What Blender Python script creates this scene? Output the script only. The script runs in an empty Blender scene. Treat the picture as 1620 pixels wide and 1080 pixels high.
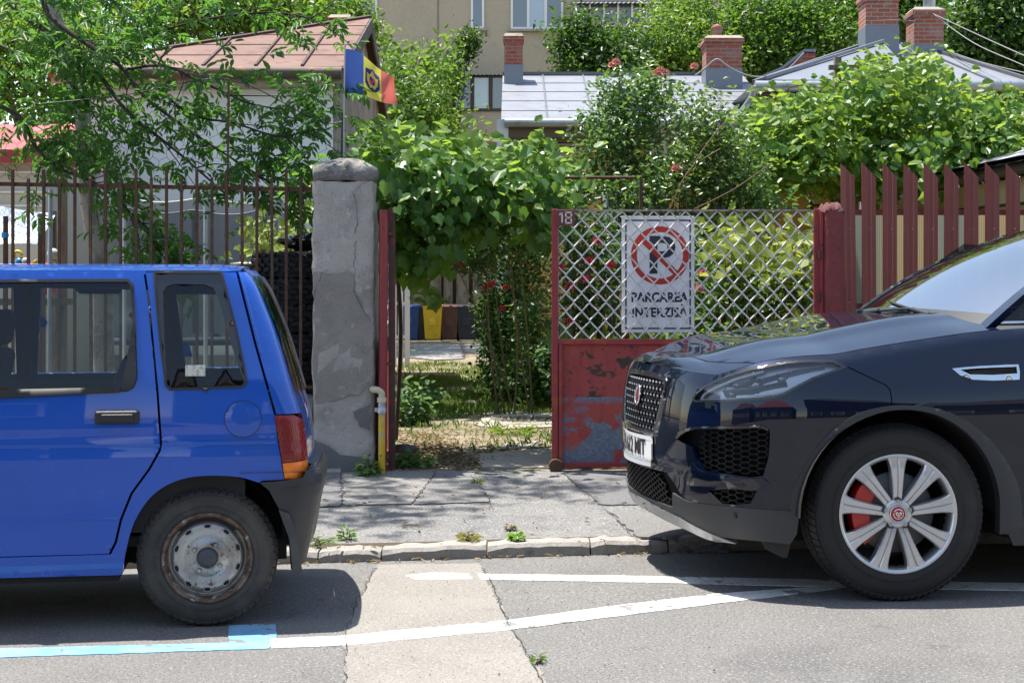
import bpy, bmesh, math, random
import numpy as np
from mathutils import Vector, Matrix
from mathutils.geometry import delaunay_2d_cdt

sc = bpy.context.scene
COL = sc.collection
R = math.radians
# ---------------------------------------------------------------- camera, sky, sun
F = 2250.0            # focal length in photo pixels (50 mm on 36 mm)
CZ = 1.25             # eye height
HX, HY = 810.0, 470.0 # principal column and horizon row of the photograph
cd = bpy.data.cameras.new('camera'); cam = bpy.data.objects.new('camera', cd); COL.objects.link(cam)
cd.sensor_width = 36; cd.lens = 36*F/1620; cd.shift_y = -(540-HY)/1620
cd.clip_end = 2000; cd.clip_start = .05
cam.location = (0, 0, CZ); cam.rotation_euler = (R(90), 0, 0)
sc.camera = cam
SUN = Vector((-.27, .13, 1)).normalized()      # towards the sun
world = bpy.data.worlds.new('World'); sc.world = world; world.use_nodes = True
nt = world.node_tree
sky = nt.nodes.new('ShaderNodeTexSky'); sky.sky_type = 'NISHITA'; sky.sun_disc = False
sky.sun_elevation = math.asin(SUN.z); sky.sun_rotation = math.atan2(SUN.x, SUN.y)
sky.dust_density = .6; sky.air_density = 1.0; sky.ozone_density = 1.0
bg = nt.nodes['Background']; wb = nt.nodes.new('ShaderNodeMix'); wb.data_type = 'RGBA'; wb.blend_type = 'MULTIPLY'; wb.inputs['Factor'].default_value = 1
wb.inputs['B'].default_value = (1.12, 1.0, .86, 1); nt.links.new(sky.outputs[0], wb.inputs['A']); nt.links.new(wb.outputs['Result'], bg.inputs[0]); bg.inputs[1].default_value = .138
sd = bpy.data.lights.new('sun', 'SUN'); sun = bpy.data.objects.new('sun', sd); COL.objects.link(sun)
sd.energy = 4.3; sd.angle = R(.55); sd.color = (1, .95, .87)
sun.rotation_euler = SUN.to_track_quat('Z', 'Y').to_euler(); sun.location = (0, 0, 30)
vs = sc.view_settings; vs.view_transform = 'Standard'; vs.look = 'None'; vs.gamma = 1; vs.exposure = 1.25
sc.cycles.max_bounces = 8; sc.cycles.transparent_max_bounces = 24
sc.cycles.caustics_reflective = False; sc.cycles.caustics_refractive = False

# ---------------------------------------------------------------- helpers
def W(px, py, Y):
    """the point at distance Y seen at photo column px, row py"""
    return Vector(((px-HX)/F*Y, Y, CZ-(py-HY)/F*Y))
def wx(px, Y): return (px-HX)/F*Y
def wz(py, Y): return CZ-(py-HY)/F*Y

def spl(xs, ys):
    """monotone cubic through the points"""
    xs = np.array(xs, float); ys = np.array(ys, float)
    h = np.diff(xs); d = np.diff(ys)/h; m = np.zeros(len(xs))
    m[0] = d[0]; m[-1] = d[-1]
    for i in range(1, len(xs)-1):
        if d[i-1]*d[i] > 0:
            w1 = 2*h[i]+h[i-1]; w2 = h[i]+2*h[i-1]
            m[i] = (w1+w2)/(w1/d[i-1]+w2/d[i])
    def f(x):
        x = np.clip(np.asarray(x, float), xs[0], xs[-1])
        i = np.clip(np.searchsorted(xs, x)-1, 0, len(xs)-2)
        t = (x-xs[i])/h[i]
        return ((2*t**3-3*t**2+1)*ys[i]+(t**3-2*t**2+t)*h[i]*m[i]+(-2*t**3+3*t**2)*ys[i+1]+(t**3-t**2)*h[i]*m[i+1])
    return f

def curve2(pts, n=8, closed=False):
    """smooth Catmull-Rom polyline through 2D/3D points"""
    P = [Vector(p) for p in pts]; out = []
    N = len(P); rng = range(N if closed else N-1)
    for i in rng:
        if closed: a, b, c, d = P[(i-1) % N], P[i], P[(i+1) % N], P[(i+2) % N]
        else: a, b, c, d = P[max(i-1, 0)], P[i], P[i+1], P[min(i+2, N-1)]
        for k in range(n):
            t = k/n
            out.append(.5*((2*b)+(c-a)*t+(2*a-5*b+4*c-d)*t*t+(3*b-a-3*c+d)*t**3))
    if not closed: out.append(P[-1])
    return [tuple(v) for v in out]

def inside(loops, pts):
    """even-odd test of pts (n,2) against loops"""
    c = np.zeros(len(pts), bool); x, y = pts[:, 0], pts[:, 1]
    for L in loops:
        L = np.asarray(L); A = L; B = np.roll(L, -1, 0)
        for (x1, y1), (x2, y2) in zip(A, B):
            if y1 == y2: continue
            k = ((y1 > y) != (y2 > y)) & (x < (x2-x1)*(y-y1)/(y2-y1)+x1)
            c ^= k
    return c

def resample(L, res):
    out = []; n = len(L)
    for i in range(n):
        a = np.array(L[i], float); b = np.array(L[(i+1) % n], float)
        k = max(1, int(math.ceil(np.linalg.norm(b-a)/res)))
        for j in range(k): out.append(a+(b-a)*j/k)
    res_ = [out[0]]
    for p in out[1:]:
        if np.linalg.norm(p-res_[-1]) > 1e-4: res_.append(p)
    if np.linalg.norm(res_[-1]-res_[0]) < 1e-4: res_.pop()
    return np.array(res_)

def tess(poly, holes=(), res=.03):
    loops = [resample(l, res) for l in [poly, *holes]]
    allb = np.vstack(loops)
    lo, hi = allb.min(0), allb.max(0)
    gx = np.arange(lo[0]+res*.5, hi[0], res); gy = np.arange(lo[1]+res*.5, hi[1], res*.87)
    X, Y = np.meshgrid(gx, gy); X[1::2] += res*.5
    g = np.stack([X.ravel(), Y.ravel()], 1)
    g = g[inside(loops, g)] if len(g) else g
    if len(g):
        d = np.full(len(g), 1e9)
        for s in range(0, len(allb), 64):
            d = np.minimum(d, np.sqrt(((g[:, None]-allb[None, s:s+64])**2).sum(2)).min(1))
        g = g[d > .55*res]
    V = [Vector(p) for p in allb]+[Vector(p) for p in g]
    E = []; o = 0
    for l in loops:
        n = len(l); E += [(o+i, o+(i+1) % n) for i in range(n)]; o += n
    r = delaunay_2d_cdt(V, E, [], 0, 1e-7)
    v = np.array([tuple(p) for p in r[0]]); f = np.array([t for t in r[2] if len(t) == 3])
    c = v[f].mean(1); f = f[inside(loops, c)]
    return v, f

class MB:
    """collects shapes and links them as ONE mesh object"""
    def __init__(s): s.v = []; s.f = []; s.m = []; s.s = []
    def add(s, vs, fs, m=0, smooth=False):
        o = len(s.v); s.v += [tuple(map(float, p)) for p in vs]
        for f in fs: s.f.append(tuple(int(i)+o for i in f)); s.m.append(m); s.s.append(smooth)
        return s
    def box(s, c, d, m=0, rot=None, taper=1.0):
        x, y, z = d[0]/2, d[1]/2, d[2]/2
        P = [Vector((a*x*(taper if k > 0 else 1), b*y*(taper if k > 0 else 1), k*z)) for k in (-1, 1) for b in (-1, 1) for a in (-1, 1)]
        if rot is not None: P = [rot @ p for p in P]
        c = Vector(c)
        return s.add([p+c for p in P], [(0, 2, 3, 1), (4, 5, 7, 6), (0, 1, 5, 4), (2, 6, 7, 3), (0, 4, 6, 2), (1, 3, 7, 5)], m)
    def span(s, a, b, m=0):
        a, b = Vector(a), Vector(b)
        return s.box((a+b)/2, (abs(b.x-a.x), abs(b.y-a.y), abs(b.z-a.z)), m)
    def bar(s, a, b, w, h=None, m=0, up=(0, 0, 1)):
        """square bar from a to b: w sideways, h along up"""
        a, b = Vector(a), Vector(b); h = h or w; d = (b-a); L = d.length; d.normalize()
        u = Vector(up)
        if abs(u.dot(d)) > .98: u = Vector((0, 1, 0))
        r = d.cross(u).normalized(); u = r.cross(d)
        P = [a+r*(i*w/2)+u*(j*h/2)+d*(k*L) for k in (0, 1) for j in (-1, 1) for i in (-1, 1)]
        return s.add(P, [(0, 1, 3, 2), (4, 6, 7, 5), (0, 4, 5, 1), (2, 3, 7, 6), (0, 2, 6, 4), (1, 5, 7, 3)], m)
    def tube(s, pts, r, n=8, m=0, caps=True, smooth=True, flat=1.0):
        P = [Vector(p) for p in pts]; k = len(P)
        rs = list(r) if hasattr(r, '__len__') else [r]*k
        vs = []; ref = None
        for i, p in enumerate(P):
            d = (P[min(i+1, k-1)]-P[max(i-1, 0)]).normalized()
            if ref is None:
                ref = Vector((0, 0, 1)) if abs(d.z) < .9 else Vector((0, 1, 0))
            a = d.cross(ref)
            if a.length < 1e-6: a = d.orthogonal()
            a.normalize(); b = a.cross(d).normalized(); ref = b
            for j in range(n):
                t = 2*math.pi*j/n
                vs.append(p+a*(math.cos(t)*rs[i])+b*(math.sin(t)*rs[i]*flat))
        fs = [(i*n+j, i*n+(j+1) % n, (i+1)*n+(j+1) % n, (i+1)*n+j) for i in range(k-1) for j in range(n)]
        s.add(vs, fs, m, smooth)
        if caps: s.add(vs[:n], [tuple(range(n))[::-1]], m); s.add(vs[-n:], [tuple(range(n))], m)
        return s
    def lathe(s, prof, c=(0, 0, 0), axis='z', n=32, m=0, smooth=True, rng=None):
        """prof: (radius, height) points spun about an axis through c"""
        c = Vector(c); vs = []; k = len(prof)
        for (r, h) in prof:
            for j in range(n):
                t = 2*math.pi*j/n; a, b = r*math.cos(t), r*math.sin(t)
                vs.append(c+Vector({'z': (a, b, h), 'y': (a, h, b), 'x': (h, a, b)}[axis]))
        fs = []
        for i in range(k-1):
            for j in range(n):
                q = (i*n+j, i*n+(j+1) % n, (i+1)*n+(j+1) % n, (i+1)*n+j)
                fs.append(q if axis != 'y' else q[::-1])
        return s.add(vs, fs, m, smooth)
    def prism(s, poly, fn0, fn1, m=0):
        """solid between two placements of a 2D outline"""
        n = len(poly); a = [fn0(*p) for p in poly]; b = [fn1(*p) for p in poly]
        return s.add(a+b, [tuple(range(n)), tuple(range(2*n-1, n-1, -1))]+[(i, i+n, (i+1) % n+n, (i+1) % n) for i in range(n)], m)
    def sheet(s, surf, us, vs_, m=0, smooth=True):
        P = [surf(u, v) for v in vs_ for u in us]; n = len(us)
        return s.add(P, [(j*n+i, j*n+i+1, (j+1)*n+i+1, (j+1)*n+i) for j in range(len(vs_)-1) for i in range(n-1)], m, smooth)
    def panel(s, poly, surf, out, holes=(), res=.03, thick=.012, m=0, mrim=None, lift=0.0, round_=.0):
        """a skin cut to a 2D outline and laid on a curved surface, with turned-in edges"""
        uv, f = tess(poly, holes, res)
        S = lambda q: np.stack(surf(q[:, 0], q[:, 1]), 1)
        P = S(uv); e = 1e-3
        n = np.cross((S(uv+[e, 0])-S(uv-[e, 0])), (S(uv+[0, e])-S(uv-[0, e])))
        n /= np.maximum(np.linalg.norm(n, axis=1), 1e-12)[:, None]
        fn = np.cross(P[f[:, 1]]-P[f[:, 0]], P[f[:, 2]]-P[f[:, 0]]).sum(0)
        if fn.dot(np.array(out)) < 0: f = f[:, ::-1]
        if n.sum(0).dot(np.array(out)) < 0: n = -n
        P = P+n*lift
        ed = {}
        for t in f:
            for i in range(3):
                a, b = t[i], t[(i+1) % 3]; ed[(a, b)] = 1
        bd = [(a, b) for (a, b) in ed if (b, a) not in ed]
        if round_:
            bv = sorted({i for e_ in bd for i in e_}); P[bv] -= n[bv]*round_
        s.add(P, f, m, True)
        if thick:
            idx = {}; vv = []; ff = []
            for (a, b) in bd:
                q = []
                for i in (a, b):
                    if i not in idx:
                        idx[i] = len(vv); vv += [P[i], P[i]-n[i]*thick]
                    q.append(idx[i])
                ff.append((q[0], q[0]+1, q[1]+1, q[1]))
            s.add(vv, ff, m if mrim is None else mrim, False)
        return s
    def build(s, name, mats, parent=None, loc=None, bevel=0, seg=2, weighted=False):
        me = bpy.data.meshes.new(name)
        me.from_pydata(s.v, [], s.f)
        mats = mats if isinstance(mats, (list, tuple)) else [mats]
        for x in mats: me.materials.append(x)
        me.polygons.foreach_set('material_index', s.m)
        me.polygons.foreach_set('use_smooth', s.s)
        me.update()
        o = bpy.data.objects.new(name, me); COL.objects.link(o)
        if parent is not None: o.parent = parent
        if loc is not None: o.location = loc
        if bevel:
            b = o.modifiers.new('bevel', 'BEVEL'); b.width = bevel; b.segments = seg; b.limit_method = 'ANGLE'; b.angle_limit = R(40)
        return o

def mirrored(surf): return lambda u, v: (lambda t: (t[0], -t[1], t[2]))(surf(u, v))
def tag(o, label=None, cat=None, group=None, kind=None):
    if label: o['label'] = label
    if cat: o['category'] = cat
    if group: o['group'] = group
    if kind: o['kind'] = kind
    return o
def thing(name, label, cat, loc=(0, 0, 0), rz=0, group=None):
    o = bpy.data.objects.new(name, None); COL.objects.link(o); o.empty_display_size = .1
    o.location = loc; o.rotation_euler = (0, 0, rz)
    return tag(o, label, cat, group)
def copy_tree(o, parent=None, loc=None, rz=None):
    c = o.copy(); COL.objects.link(c)
    if parent is not None: c.parent = parent
    if loc is not None: c.location = loc
    if rz is not None: c.rotation_euler.z = rz
    for ch in list(o.children): copy_tree(ch, c)
    return c
def text_mb(mb, txt, fn, size=1.0, sx=1.0, bold=0.0, depth=.001, m=0, align='CENTER', space=1.0):
    """flat lettering as mesh: fn maps (u,v,w) to a point"""
    cu = bpy.data.curves.new('lettering', 'FONT'); cu.body = txt; cu.size = size; cu.align_x = align; cu.offset = bold
    cu.resolution_u = 3; cu.space_character = space
    cu.extrude = depth/2
    o = bpy.data.objects.new('lettering', cu); COL.objects.link(o)
    me = o.to_mesh()
    vs = [fn(v.co.x*sx, v.co.y, v.co.z) for v in me.vertices]
    mb.add(vs, [tuple(p.vertices) for p in me.polygons], m)
    o.to_mesh_clear(); bpy.data.objects.remove(o); bpy.data.curves.remove(cu)

# ---------------------------------------------------------------- materials
def mat(name, col, rough=.6, metal=0, var=(), bump=(), coat=0, spec=.5, coatr=.03, trans=0, scale=(1, 1, 1), rvar=None):
    """principled material; var: (scale, detail, lo, hi, colour[, distortion]) noise layers; bump: (scale, strength, detail)"""
    m = bpy.data.materials.new(name); m.use_nodes = True; n = m.node_tree; N = n.nodes; L = n.links
    p = N['Principled BSDF']
    p.inputs['Base Color'].default_value = (*col, 1); p.inputs['Roughness'].default_value = rough
    p.inputs['Metallic'].default_value = metal; p.inputs['Specular IOR Level'].default_value = spec
    p.inputs['Coat Weight'].default_value = coat; p.inputs['Coat Roughness'].default_value = coatr
    tc = N.new('ShaderNodeTexCoord'); mp = N.new('ShaderNodeMapping'); L.new(tc.outputs['Object'], mp.inputs[0])
    mp.inputs['Scale'].default_value = scale
    src = None
    for k, lay in enumerate(var):
        sc_, det, lo, hi, c2 = lay[:5]
        tx = N.new('ShaderNodeTexNoise'); tx.inputs['Scale'].default_value = sc_; tx.inputs['Detail'].default_value = det
        tx.inputs['Roughness'].default_value = .65
        if len(lay) > 5: tx.inputs['Distortion'].default_value = lay[5]
        off = N.new('ShaderNodeVectorMath'); off.inputs[1].default_value = (k*7.3, k*3.1, k*5.7); L.new(mp.outputs[0], off.inputs[0]); L.new(off.outputs[0], tx.inputs['Vector'])
        mr = N.new('ShaderNodeMapRange'); mr.inputs['From Min'].default_value = lo; mr.inputs['From Max'].default_value = hi
        L.new(tx.outputs['Fac'], mr.inputs['Value'])
        mx = N.new('ShaderNodeMix'); mx.data_type = 'RGBA'; mx.inputs['B'].default_value = (*c2, 1)
        if src is None: mx.inputs['A'].default_value = (*col, 1)
        else: L.new(src, mx.inputs['A'])
        L.new(mr.outputs[0], mx.inputs['Factor']); src = mx.outputs['Result']
        if rvar is not None and k == rvar[0]:
            rr = N.new('ShaderNodeMapRange'); rr.inputs['To Min'].default_value = rough; rr.inputs['To Max'].default_value = rvar[1]
            L.new(mr.outputs[0], rr.inputs['Value']); L.new(rr.outputs[0], p.inputs['Roughness'])
    if src is not None: L.new(src, p.inputs['Base Color'])
    prev = None
    for (sc_, st, det) in bump:
        tx = N.new('ShaderNodeTexNoise'); tx.inputs['Scale'].default_value = sc_; tx.inputs['Detail'].default_value = det
        tx.inputs['Roughness'].default_value = .6; L.new(mp.outputs[0], tx.inputs['Vector'])
        b = N.new('ShaderNodeBump'); b.inputs['Strength'].default_value = st; b.inputs['Distance'].default_value = .01 if sc_ > 12 else .04
        L.new(tx.outputs['Fac'], b.inputs['Height'])
        if prev: L.new(prev, b.inputs['Normal'])
        prev = b.outputs[0]
    if prev: L.new(prev, p.inputs['Normal'])
    return m
def glass(name, tint=(.9, .95, .93), rough=0.0, refl=1.0):
    m = bpy.data.materials.new(name); m.use_nodes = True; n = m.node_tree; N = n.nodes; L = n.links
    N.remove(N['Principled BSDF']); out = N['Material Output']
    t = N.new('ShaderNodeBsdfTransparent'); t.inputs[0].default_value = (*tint, 1)
    g = N.new('ShaderNodeBsdfGlossy'); g.inputs['Roughness'].default_value = rough
    fr = N.new('ShaderNodeFresnel'); fr.inputs[0].default_value = 1.5
    mu = N.new('ShaderNodeMath'); mu.operation = 'MULTIPLY'; mu.inputs[1].default_value = refl; mu.use_clamp = True; L.new(fr.outputs[0], mu.inputs[0])
    mx = N.new('ShaderNodeMixShader'); L.new(mu.outputs[0], mx.inputs[0]); L.new(t.outputs[0], mx.inputs[1]); L.new(g.outputs[0], mx.inputs[2])
    L.new(mx.outputs[0], out.inputs[0]); return m
def leafmat(name, c1, c2, trans=.5, tcol=(.35, .5, .06), rough=.45, spec=.35):
    """leaf: two greens by leaf, light shines through"""
    m = bpy.data.materials.new(name); m.use_nodes = True; n = m.node_tree; N = n.nodes; L = n.links
    p = N['Principled BSDF']; out = N['Material Output']
    a = N.new('ShaderNodeAttribute'); a.attribute_name = 'tint'
    mx = N.new('ShaderNodeMix'); mx.data_type = 'RGBA'; mx.inputs['A'].default_value = (*c1, 1); mx.inputs['B'].default_value = (*c2, 1)
    L.new(a.outputs['Fac'], mx.inputs['Factor']); L.new(mx.outputs['Result'], p.inputs['Base Color'])
    p.inputs['Roughness'].default_value = rough; p.inputs['Specular IOR Level'].default_value = spec
    t = N.new('ShaderNodeBsdfTranslucent'); mt = N.new('ShaderNodeMix'); mt.data_type = 'RGBA'; mt.inputs['Factor'].default_value = .6
    L.new(mx.outputs['Result'], mt.inputs['A']); mt.inputs['B'].default_value = (*tcol, 1); L.new(mt.outputs['Result'], t.inputs[0])
    ms = N.new('ShaderNodeMixShader'); ms.inputs[0].default_value = trans
    L.new(p.outputs[0], ms.inputs[1]); L.new(t.outputs[0], ms.inputs[2]); L.new(ms.outputs[0], out.inputs[0])
    return m
def brickmat(name, c1, c2, mortar, bw=.24, bh=.075, stain=(.25, .22, .2)):
    m = bpy.data.materials.new(name); m.use_nodes = True; n = m.node_tree; N = n.nodes; L = n.links; p = N['Principled BSDF']
    tc = N.new('ShaderNodeTexCoord'); sp = N.new('ShaderNodeSeparateXYZ'); L.new(tc.outputs['Object'], sp.inputs[0])
    ad = N.new('ShaderNodeMath'); L.new(sp.outputs[0], ad.inputs[0]); L.new(sp.outputs[1], ad.inputs[1])
    cb = N.new('ShaderNodeCombineXYZ'); L.new(ad.outputs[0], cb.inputs[0]); L.new(sp.outputs[2], cb.inputs[1])
    b = N.new('ShaderNodeTexBrick'); L.new(cb.outputs[0], b.inputs['Vector'])
    b.inputs['Color1'].default_value = (*c1, 1); b.inputs['Color2'].default_value = (*c2, 1); b.inputs['Mortar'].default_value = (*mortar, 1)
    b.inputs['Scale'].default_value = 1; b.inputs['Brick Width'].default_value = bw; b.inputs['Row Height'].default_value = bh; b.inputs['Mortar Size'].default_value = .008
    no = N.new('ShaderNodeTexNoise'); no.inputs['Scale'].default_value = 4; no.inputs['Detail'].default_value = 6; L.new(tc.outputs['Object'], no.inputs['Vector'])
    mr = N.new('ShaderNodeMapRange'); mr.inputs['From Min'].default_value = .5; mr.inputs['From Max'].default_value = .8; L.new(no.outputs['Fac'], mr.inputs[0])
    mx = N.new('ShaderNodeMix'); mx.data_type = 'RGBA'; L.new(mr.outputs[0], mx.inputs['Factor']); L.new(b.outputs['Color'], mx.inputs['A']); mx.inputs['B'].default_value = (*stain, 1)
    L.new(mx.outputs['Result'], p.inputs['Base Color']); p.inputs['Roughness'].default_value = .9
    bu = N.new('ShaderNodeBump'); bu.inputs['Strength'].default_value = .6; bu.inputs['Distance'].default_value = .01; bu.invert = True
    L.new(b.outputs['Fac'], bu.inputs['Height']); L.new(bu.outputs[0], p.inputs['Normal'])
    return m
BLACK = mat('black_plastic', (.018, .019, .021), .5, bump=((220, .12, 2),))
RUBBER = mat('rubber', (.022, .022, .023), .85, var=((6, 5, .45, .75, (.06, .055, .05)),), bump=((60, .15, 3),))
CHROME = mat('chrome', (.75, .76, .78), .12, 1)
STEEL = mat('dull_steel', (.42, .43, .44), .4, .9, var=((9, 5, .5, .7, (.22, .2, .18)),))
RUST = mat('rusty_iron', (.10, .045, .022), .85, var=((14, 6, .45, .65, (.05, .032, .024)), (30, 4, .62, .75, (.2, .085, .035))), bump=((60, .3, 3),))
# ================================================================ GROUND
rnd = random.Random(4)
def KY(X): return 7.10+.158*max(-14, min(16, X))                # kerb line, the street runs 9 degrees off the fence line
FY = 9.25                                                        # fence line
def road_z(X, Y):
    t = max(0, min(1, (Y-5.5)/(KY(X)-5.5))); return -.05*t*t
def walk_z(X, Y):
    t = max(0, min(1, (Y-KY(X)-.16)/max(.3, FY-KY(X)-.16))); return .016+.104*t
def yard_z(X, Y): return .12+.012*math.sin(X*2.1+Y*.7)*math.sin(Y*1.3)*min(1, max(0, Y-9.6))
def ground_z(X, Y):
    if Y < KY(X): return road_z(X, Y)
    if Y < FY: return walk_z(X, Y)
    return yard_z(X, Y)
def G(px, py, z=0.0):
    """where the sight line through a photo pixel meets the ground"""
    for _ in range(6):
        D = F*(CZ-z)/(py-HY); X = (px-HX)/F*D; z = ground_z(X, D)
    return X, D
ASPHALT = mat('road_asphalt', (.135, .13, .125), .93, var=((1.3, 6, .35, .7, (.17, .163, .152)), (.7, 4, .52, .70, (.095, .092, .09)), (.35, 3, .5, .62, (.165, .158, .148)), (2.2, 8, .60, .70, (.075, .072, .07)), (70, 2, .54, .68, (.25, .245, .24)), (110, 2, .55, .66, (.04, .04, .04))),
              bump=((90, .55, 4), (25, .25, 3)))
ASPH2 = mat('patch_asphalt', (.21, .195, .175), .93, var=((1.6, 6, .35, .7, (.25, .232, .208)), (3, 6, .6, .75, (.15, .14, .13)), (1.4, 8, .58, .70, (.165, .152, .138)), (80, 2, .55, .7, (.33, .31, .285)), (120, 2, .57, .68, (.09, .085, .08))),
            bump=((100, .4, 4),))
WALK = mat('pavement_asphalt', (.155, .152, .15), .93, var=((1.1, 6, .35, .7, (.205, .198, .188)), (4, 8, .54, .66, (.125, .122, .12)), (2.4, 6, .58, .72, (.125, .12, .115)), (75, 2, .53, .67, (.31, .305, .295)), (110, 2, .55, .68, (.055, .053, .052))),
           bump=((90, .55, 4), (14, .35, 4)))
WALKP = [mat('pavement_patch_%s' % n, c, .93, var=((1.7, 6, .4, .7, tuple(k*1.18 for k in c)), (75, 2, .55, .7, tuple(min(1, k*1.6) for k in c)), (110, 2, .58, .7, tuple(k*.45 for k in c))), bump=((95, .5, 4),))
         for n, c in (('dark', (.125, .124, .125)), ('pale', (.19, .182, .17)), ('grey', (.15, .147, .143)))]
CONC = mat('worn_concrete', (.30, .27, .225), .92, var=((3, 7, .4, .7, (.36, .33, .28)), (9, 6, .55, .72, (.20, .175, .14)), (80, 2, .56, .7, (.42, .40, .36))), bump=((40, .4, 5),))
KERBM = mat('kerb_stone', (.25, .235, .215), .92, var=((4, 7, .4, .65, (.31, .29, .262)), (12, 6, .56, .72, (.16, .15, .135)), (90, 2, .58, .7, (.36, .35, .33))), bump=((35, .5, 5),))
CRACK = mat('crack_dirt', (.045, .042, .036), 1)
DIRT = mat('yard_soil', (.20, .155, .105), .97, var=((1.2, 6, .42, .62, (.28, .235, .165)), (2.2, 7, .5, .62, (.10, .12, .045)), (16, 5, .5, .68, (.10, .08, .055)), (60, 3, .56, .7, (.36, .31, .24))), bump=((30, .8, 5), (6, .6, 4)))
PAINTW = mat('road_paint_white', (.66, .65, .625), .8, var=((2.6, 7, .54, .64, (.40, .39, .38)), (60, 3, .57, .66, (.22, .215, .21)), (7, 9, .575, .60, (.20, .195, .185))), bump=((90, .35, 3),))
PAINTB = mat('road_paint_blue', (.13, .33, .53), .8, var=((3, 6, .42, .62, (.23, .41, .55)), (60, 3, .58, .68, (.15, .22, .28)), (7, 9, .575, .60, (.16, .17, .18))), bump=((90, .35, 3),))

def grid_sheet(mb, x0, x1, nx, fy0, fy1, ny, fz):
    P = []
    for j in range(ny+1):
        for i in range(nx+1):
            X = x0+(x1-x0)*i/nx; Y = fy0(X)+(fy1(X)-fy0(X))*j/ny; P.append((X, Y, fz(X, Y)))
    mb.add(P, [(j*(nx+1)+i, j*(nx+1)+i+1, (j+1)*(nx+1)+i+1, (j+1)*(nx+1)+i) for j in range(ny) for i in range(nx)], 0, True)
mb = MB(); grid_sheet(mb, -60, 60, 240, lambda X: -7, lambda X: KY(X)+.1, 120, road_z)
tag(mb.build('road', ASPHALT), kind='structure')
mb = MB(); grid_sheet(mb, -60, 60, 240, lambda X: KY(X)+.155, lambda X: max(FY+.02, KY(X)+.3), 16, lambda X, Y: walk_z(X, Y)+.006*math.sin(X*3.1+1)*math.sin(Y*2.7+X))
tag(mb.build('pavement', WALK), kind='structure')
mb = MB(); grid_sheet(mb, -60, 60, 240, lambda X: FY+.01, lambda X: 70, 160, yard_z)
mb.add([(-400, 69.9, .115), (400, 69.9, .115), (400, 900, .115), (-400, 900, .115)], [(0, 1, 2, 3)])
mb.add([(-400, -900, -.02), (400, -900, -.02), (400, -7.0, -.02), (-400, -7.0, -.02)], [(0, 1, 2, 3)])
tag(mb.build('yard_ground', DIRT), kind='structure')
# kerb: separate stones laid end to end, worn and tilted
mb = MB(); x = -26.0; kr = random.Random(11)
joints = [wx(505, 7), wx(603, 7), wx(770, 7.05), wx(935, 7.1), wx(1058, 7.2)]
edges = [joints[0]-1.0*k for k in range(24, 0, -1)]+joints+[joints[-1]+.95*k for k in range(1, 26)]
for a, b in zip(edges[:-1], edges[1:]):
    n = 10; dz = kr.uniform(-.004, .008)+(.012 if a > joints[3] else 0)-(.008 if b <= joints[1] and b > joints[0] else 0); tl = kr.uniform(-.012, .012)
    P = []
    for i in range(n+1):
        X = a+.004+(b-a-.008)*i/n; e = min(i, n-i); c = .007 if e == 0 else (.002 if e == 1 else 0)
        w = kr.uniform(-.006, .006); zt = .017+dz+tl*(i/n-.5)-c+kr.uniform(-.004, .004)
        for (oy, z) in ((.0, -.12), (.004+w, zt-.020-c), (.022+w, zt-.003), (.07, zt), (.165, zt-.003+kr.uniform(-.004, .003)), (.172, -.12)): P.append((X, KY(X)+oy, z))
    fs = [(i*6+k, i*6+k+1, (i+1)*6+k+1, (i+1)*6+k) for i in range(n) for k in range(5)]
    mb.add(P, fs, 0, False); mb.add(P[:6], [(0, 1, 2, 3, 4, 5)]); mb.add(P[-6:], [(5, 4, 3, 2, 1, 0)])
tag(mb.build('kerb', KERBM), kind='structure')

def flat(name, pts, m, lift, res=.12, kind='structure', px=True, jit=0.0):
    """a thin sheet following the ground"""
    P = [G(*p) for p in pts] if px else pts
    if jit:
        jr = random.Random(len(pts)); P = [(p[0]+jr.uniform(-jit, jit), p[1]+jr.uniform(-jit, jit)) for p in resample(P, .035)]
    uv, f = tess(P, (), res)
    a = MB(); P3 = [(u, v, ground_z(u, v)+lift) for u, v in uv]; a.add(P3, f, 0, True)
    ed_ = {(t[i], t[(i+1) % 3]) for t in f for i in range(3)}
    for (i, j) in ed_:
        if (j, i) not in ed_: p, q = P3[i], P3[j]; a.add([p, q, (q[0], q[1], q[2]-.012), (p[0], p[1], p[2]-.012)], [(0, 1, 2, 3)])
    return tag(a.build(name, m), kind=kind)
flat('road_patch', [(545, 1130), (547, 1000), (570, 945), (597, 893), (760, 891), (770, 915), (803, 985), (830, 1030), (905, 1130)], ASPH2, .002, jit=.012)
flat('road_marking', [(-200, 1031), (362, 1017), (363, 990), (437, 986), (437, 1020), (425, 1026), (-200, 1047)], PAINTB, .003, jit=.004)
flat('road_marking', [(427, 1011), (540, 1006), (805, 981), (1000, 955), (1130, 940), (1330, 925), (1330, 931), (1000, 972), (810, 996), (550, 1021), (430, 1026)], PAINTW, .0032, jit=.004)
flat('road_marking', [(640, 911), (680, 906), (740, 907), (748, 916), (660, 917)], PAINTW, .003, jit=.005)
flat('road_marking', [(757, 908), (1040, 912), (1300, 917), (1700, 924), (1700, 936), (1300, 928), (1040, 922), (760, 917)], PAINTW, .0034, jit=.004)
flat('pavement_patch', [(430, 742), (538, 745), (541, 800), (430, 806)], WALKP[0], .007, jit=.012)
flat('pavement_patch', [(541, 746), (688, 749), (652, 797), (545, 800)], WALKP[1], .008, jit=.012)
flat('pavement_patch', [(690, 748), (748, 748), (776, 795), (654, 798)], WALKP[2], .007, jit=.012)
flat('pavement_patch', [(892, 750), (1150, 748), (1150, 802), (950, 799)], WALKP[0], .007, jit=.012)
flat('pavement_patch', [(965, 812), (1150, 812), (1150, 852), (1012, 852)], WALKP[2], .013, jit=.012)
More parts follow.
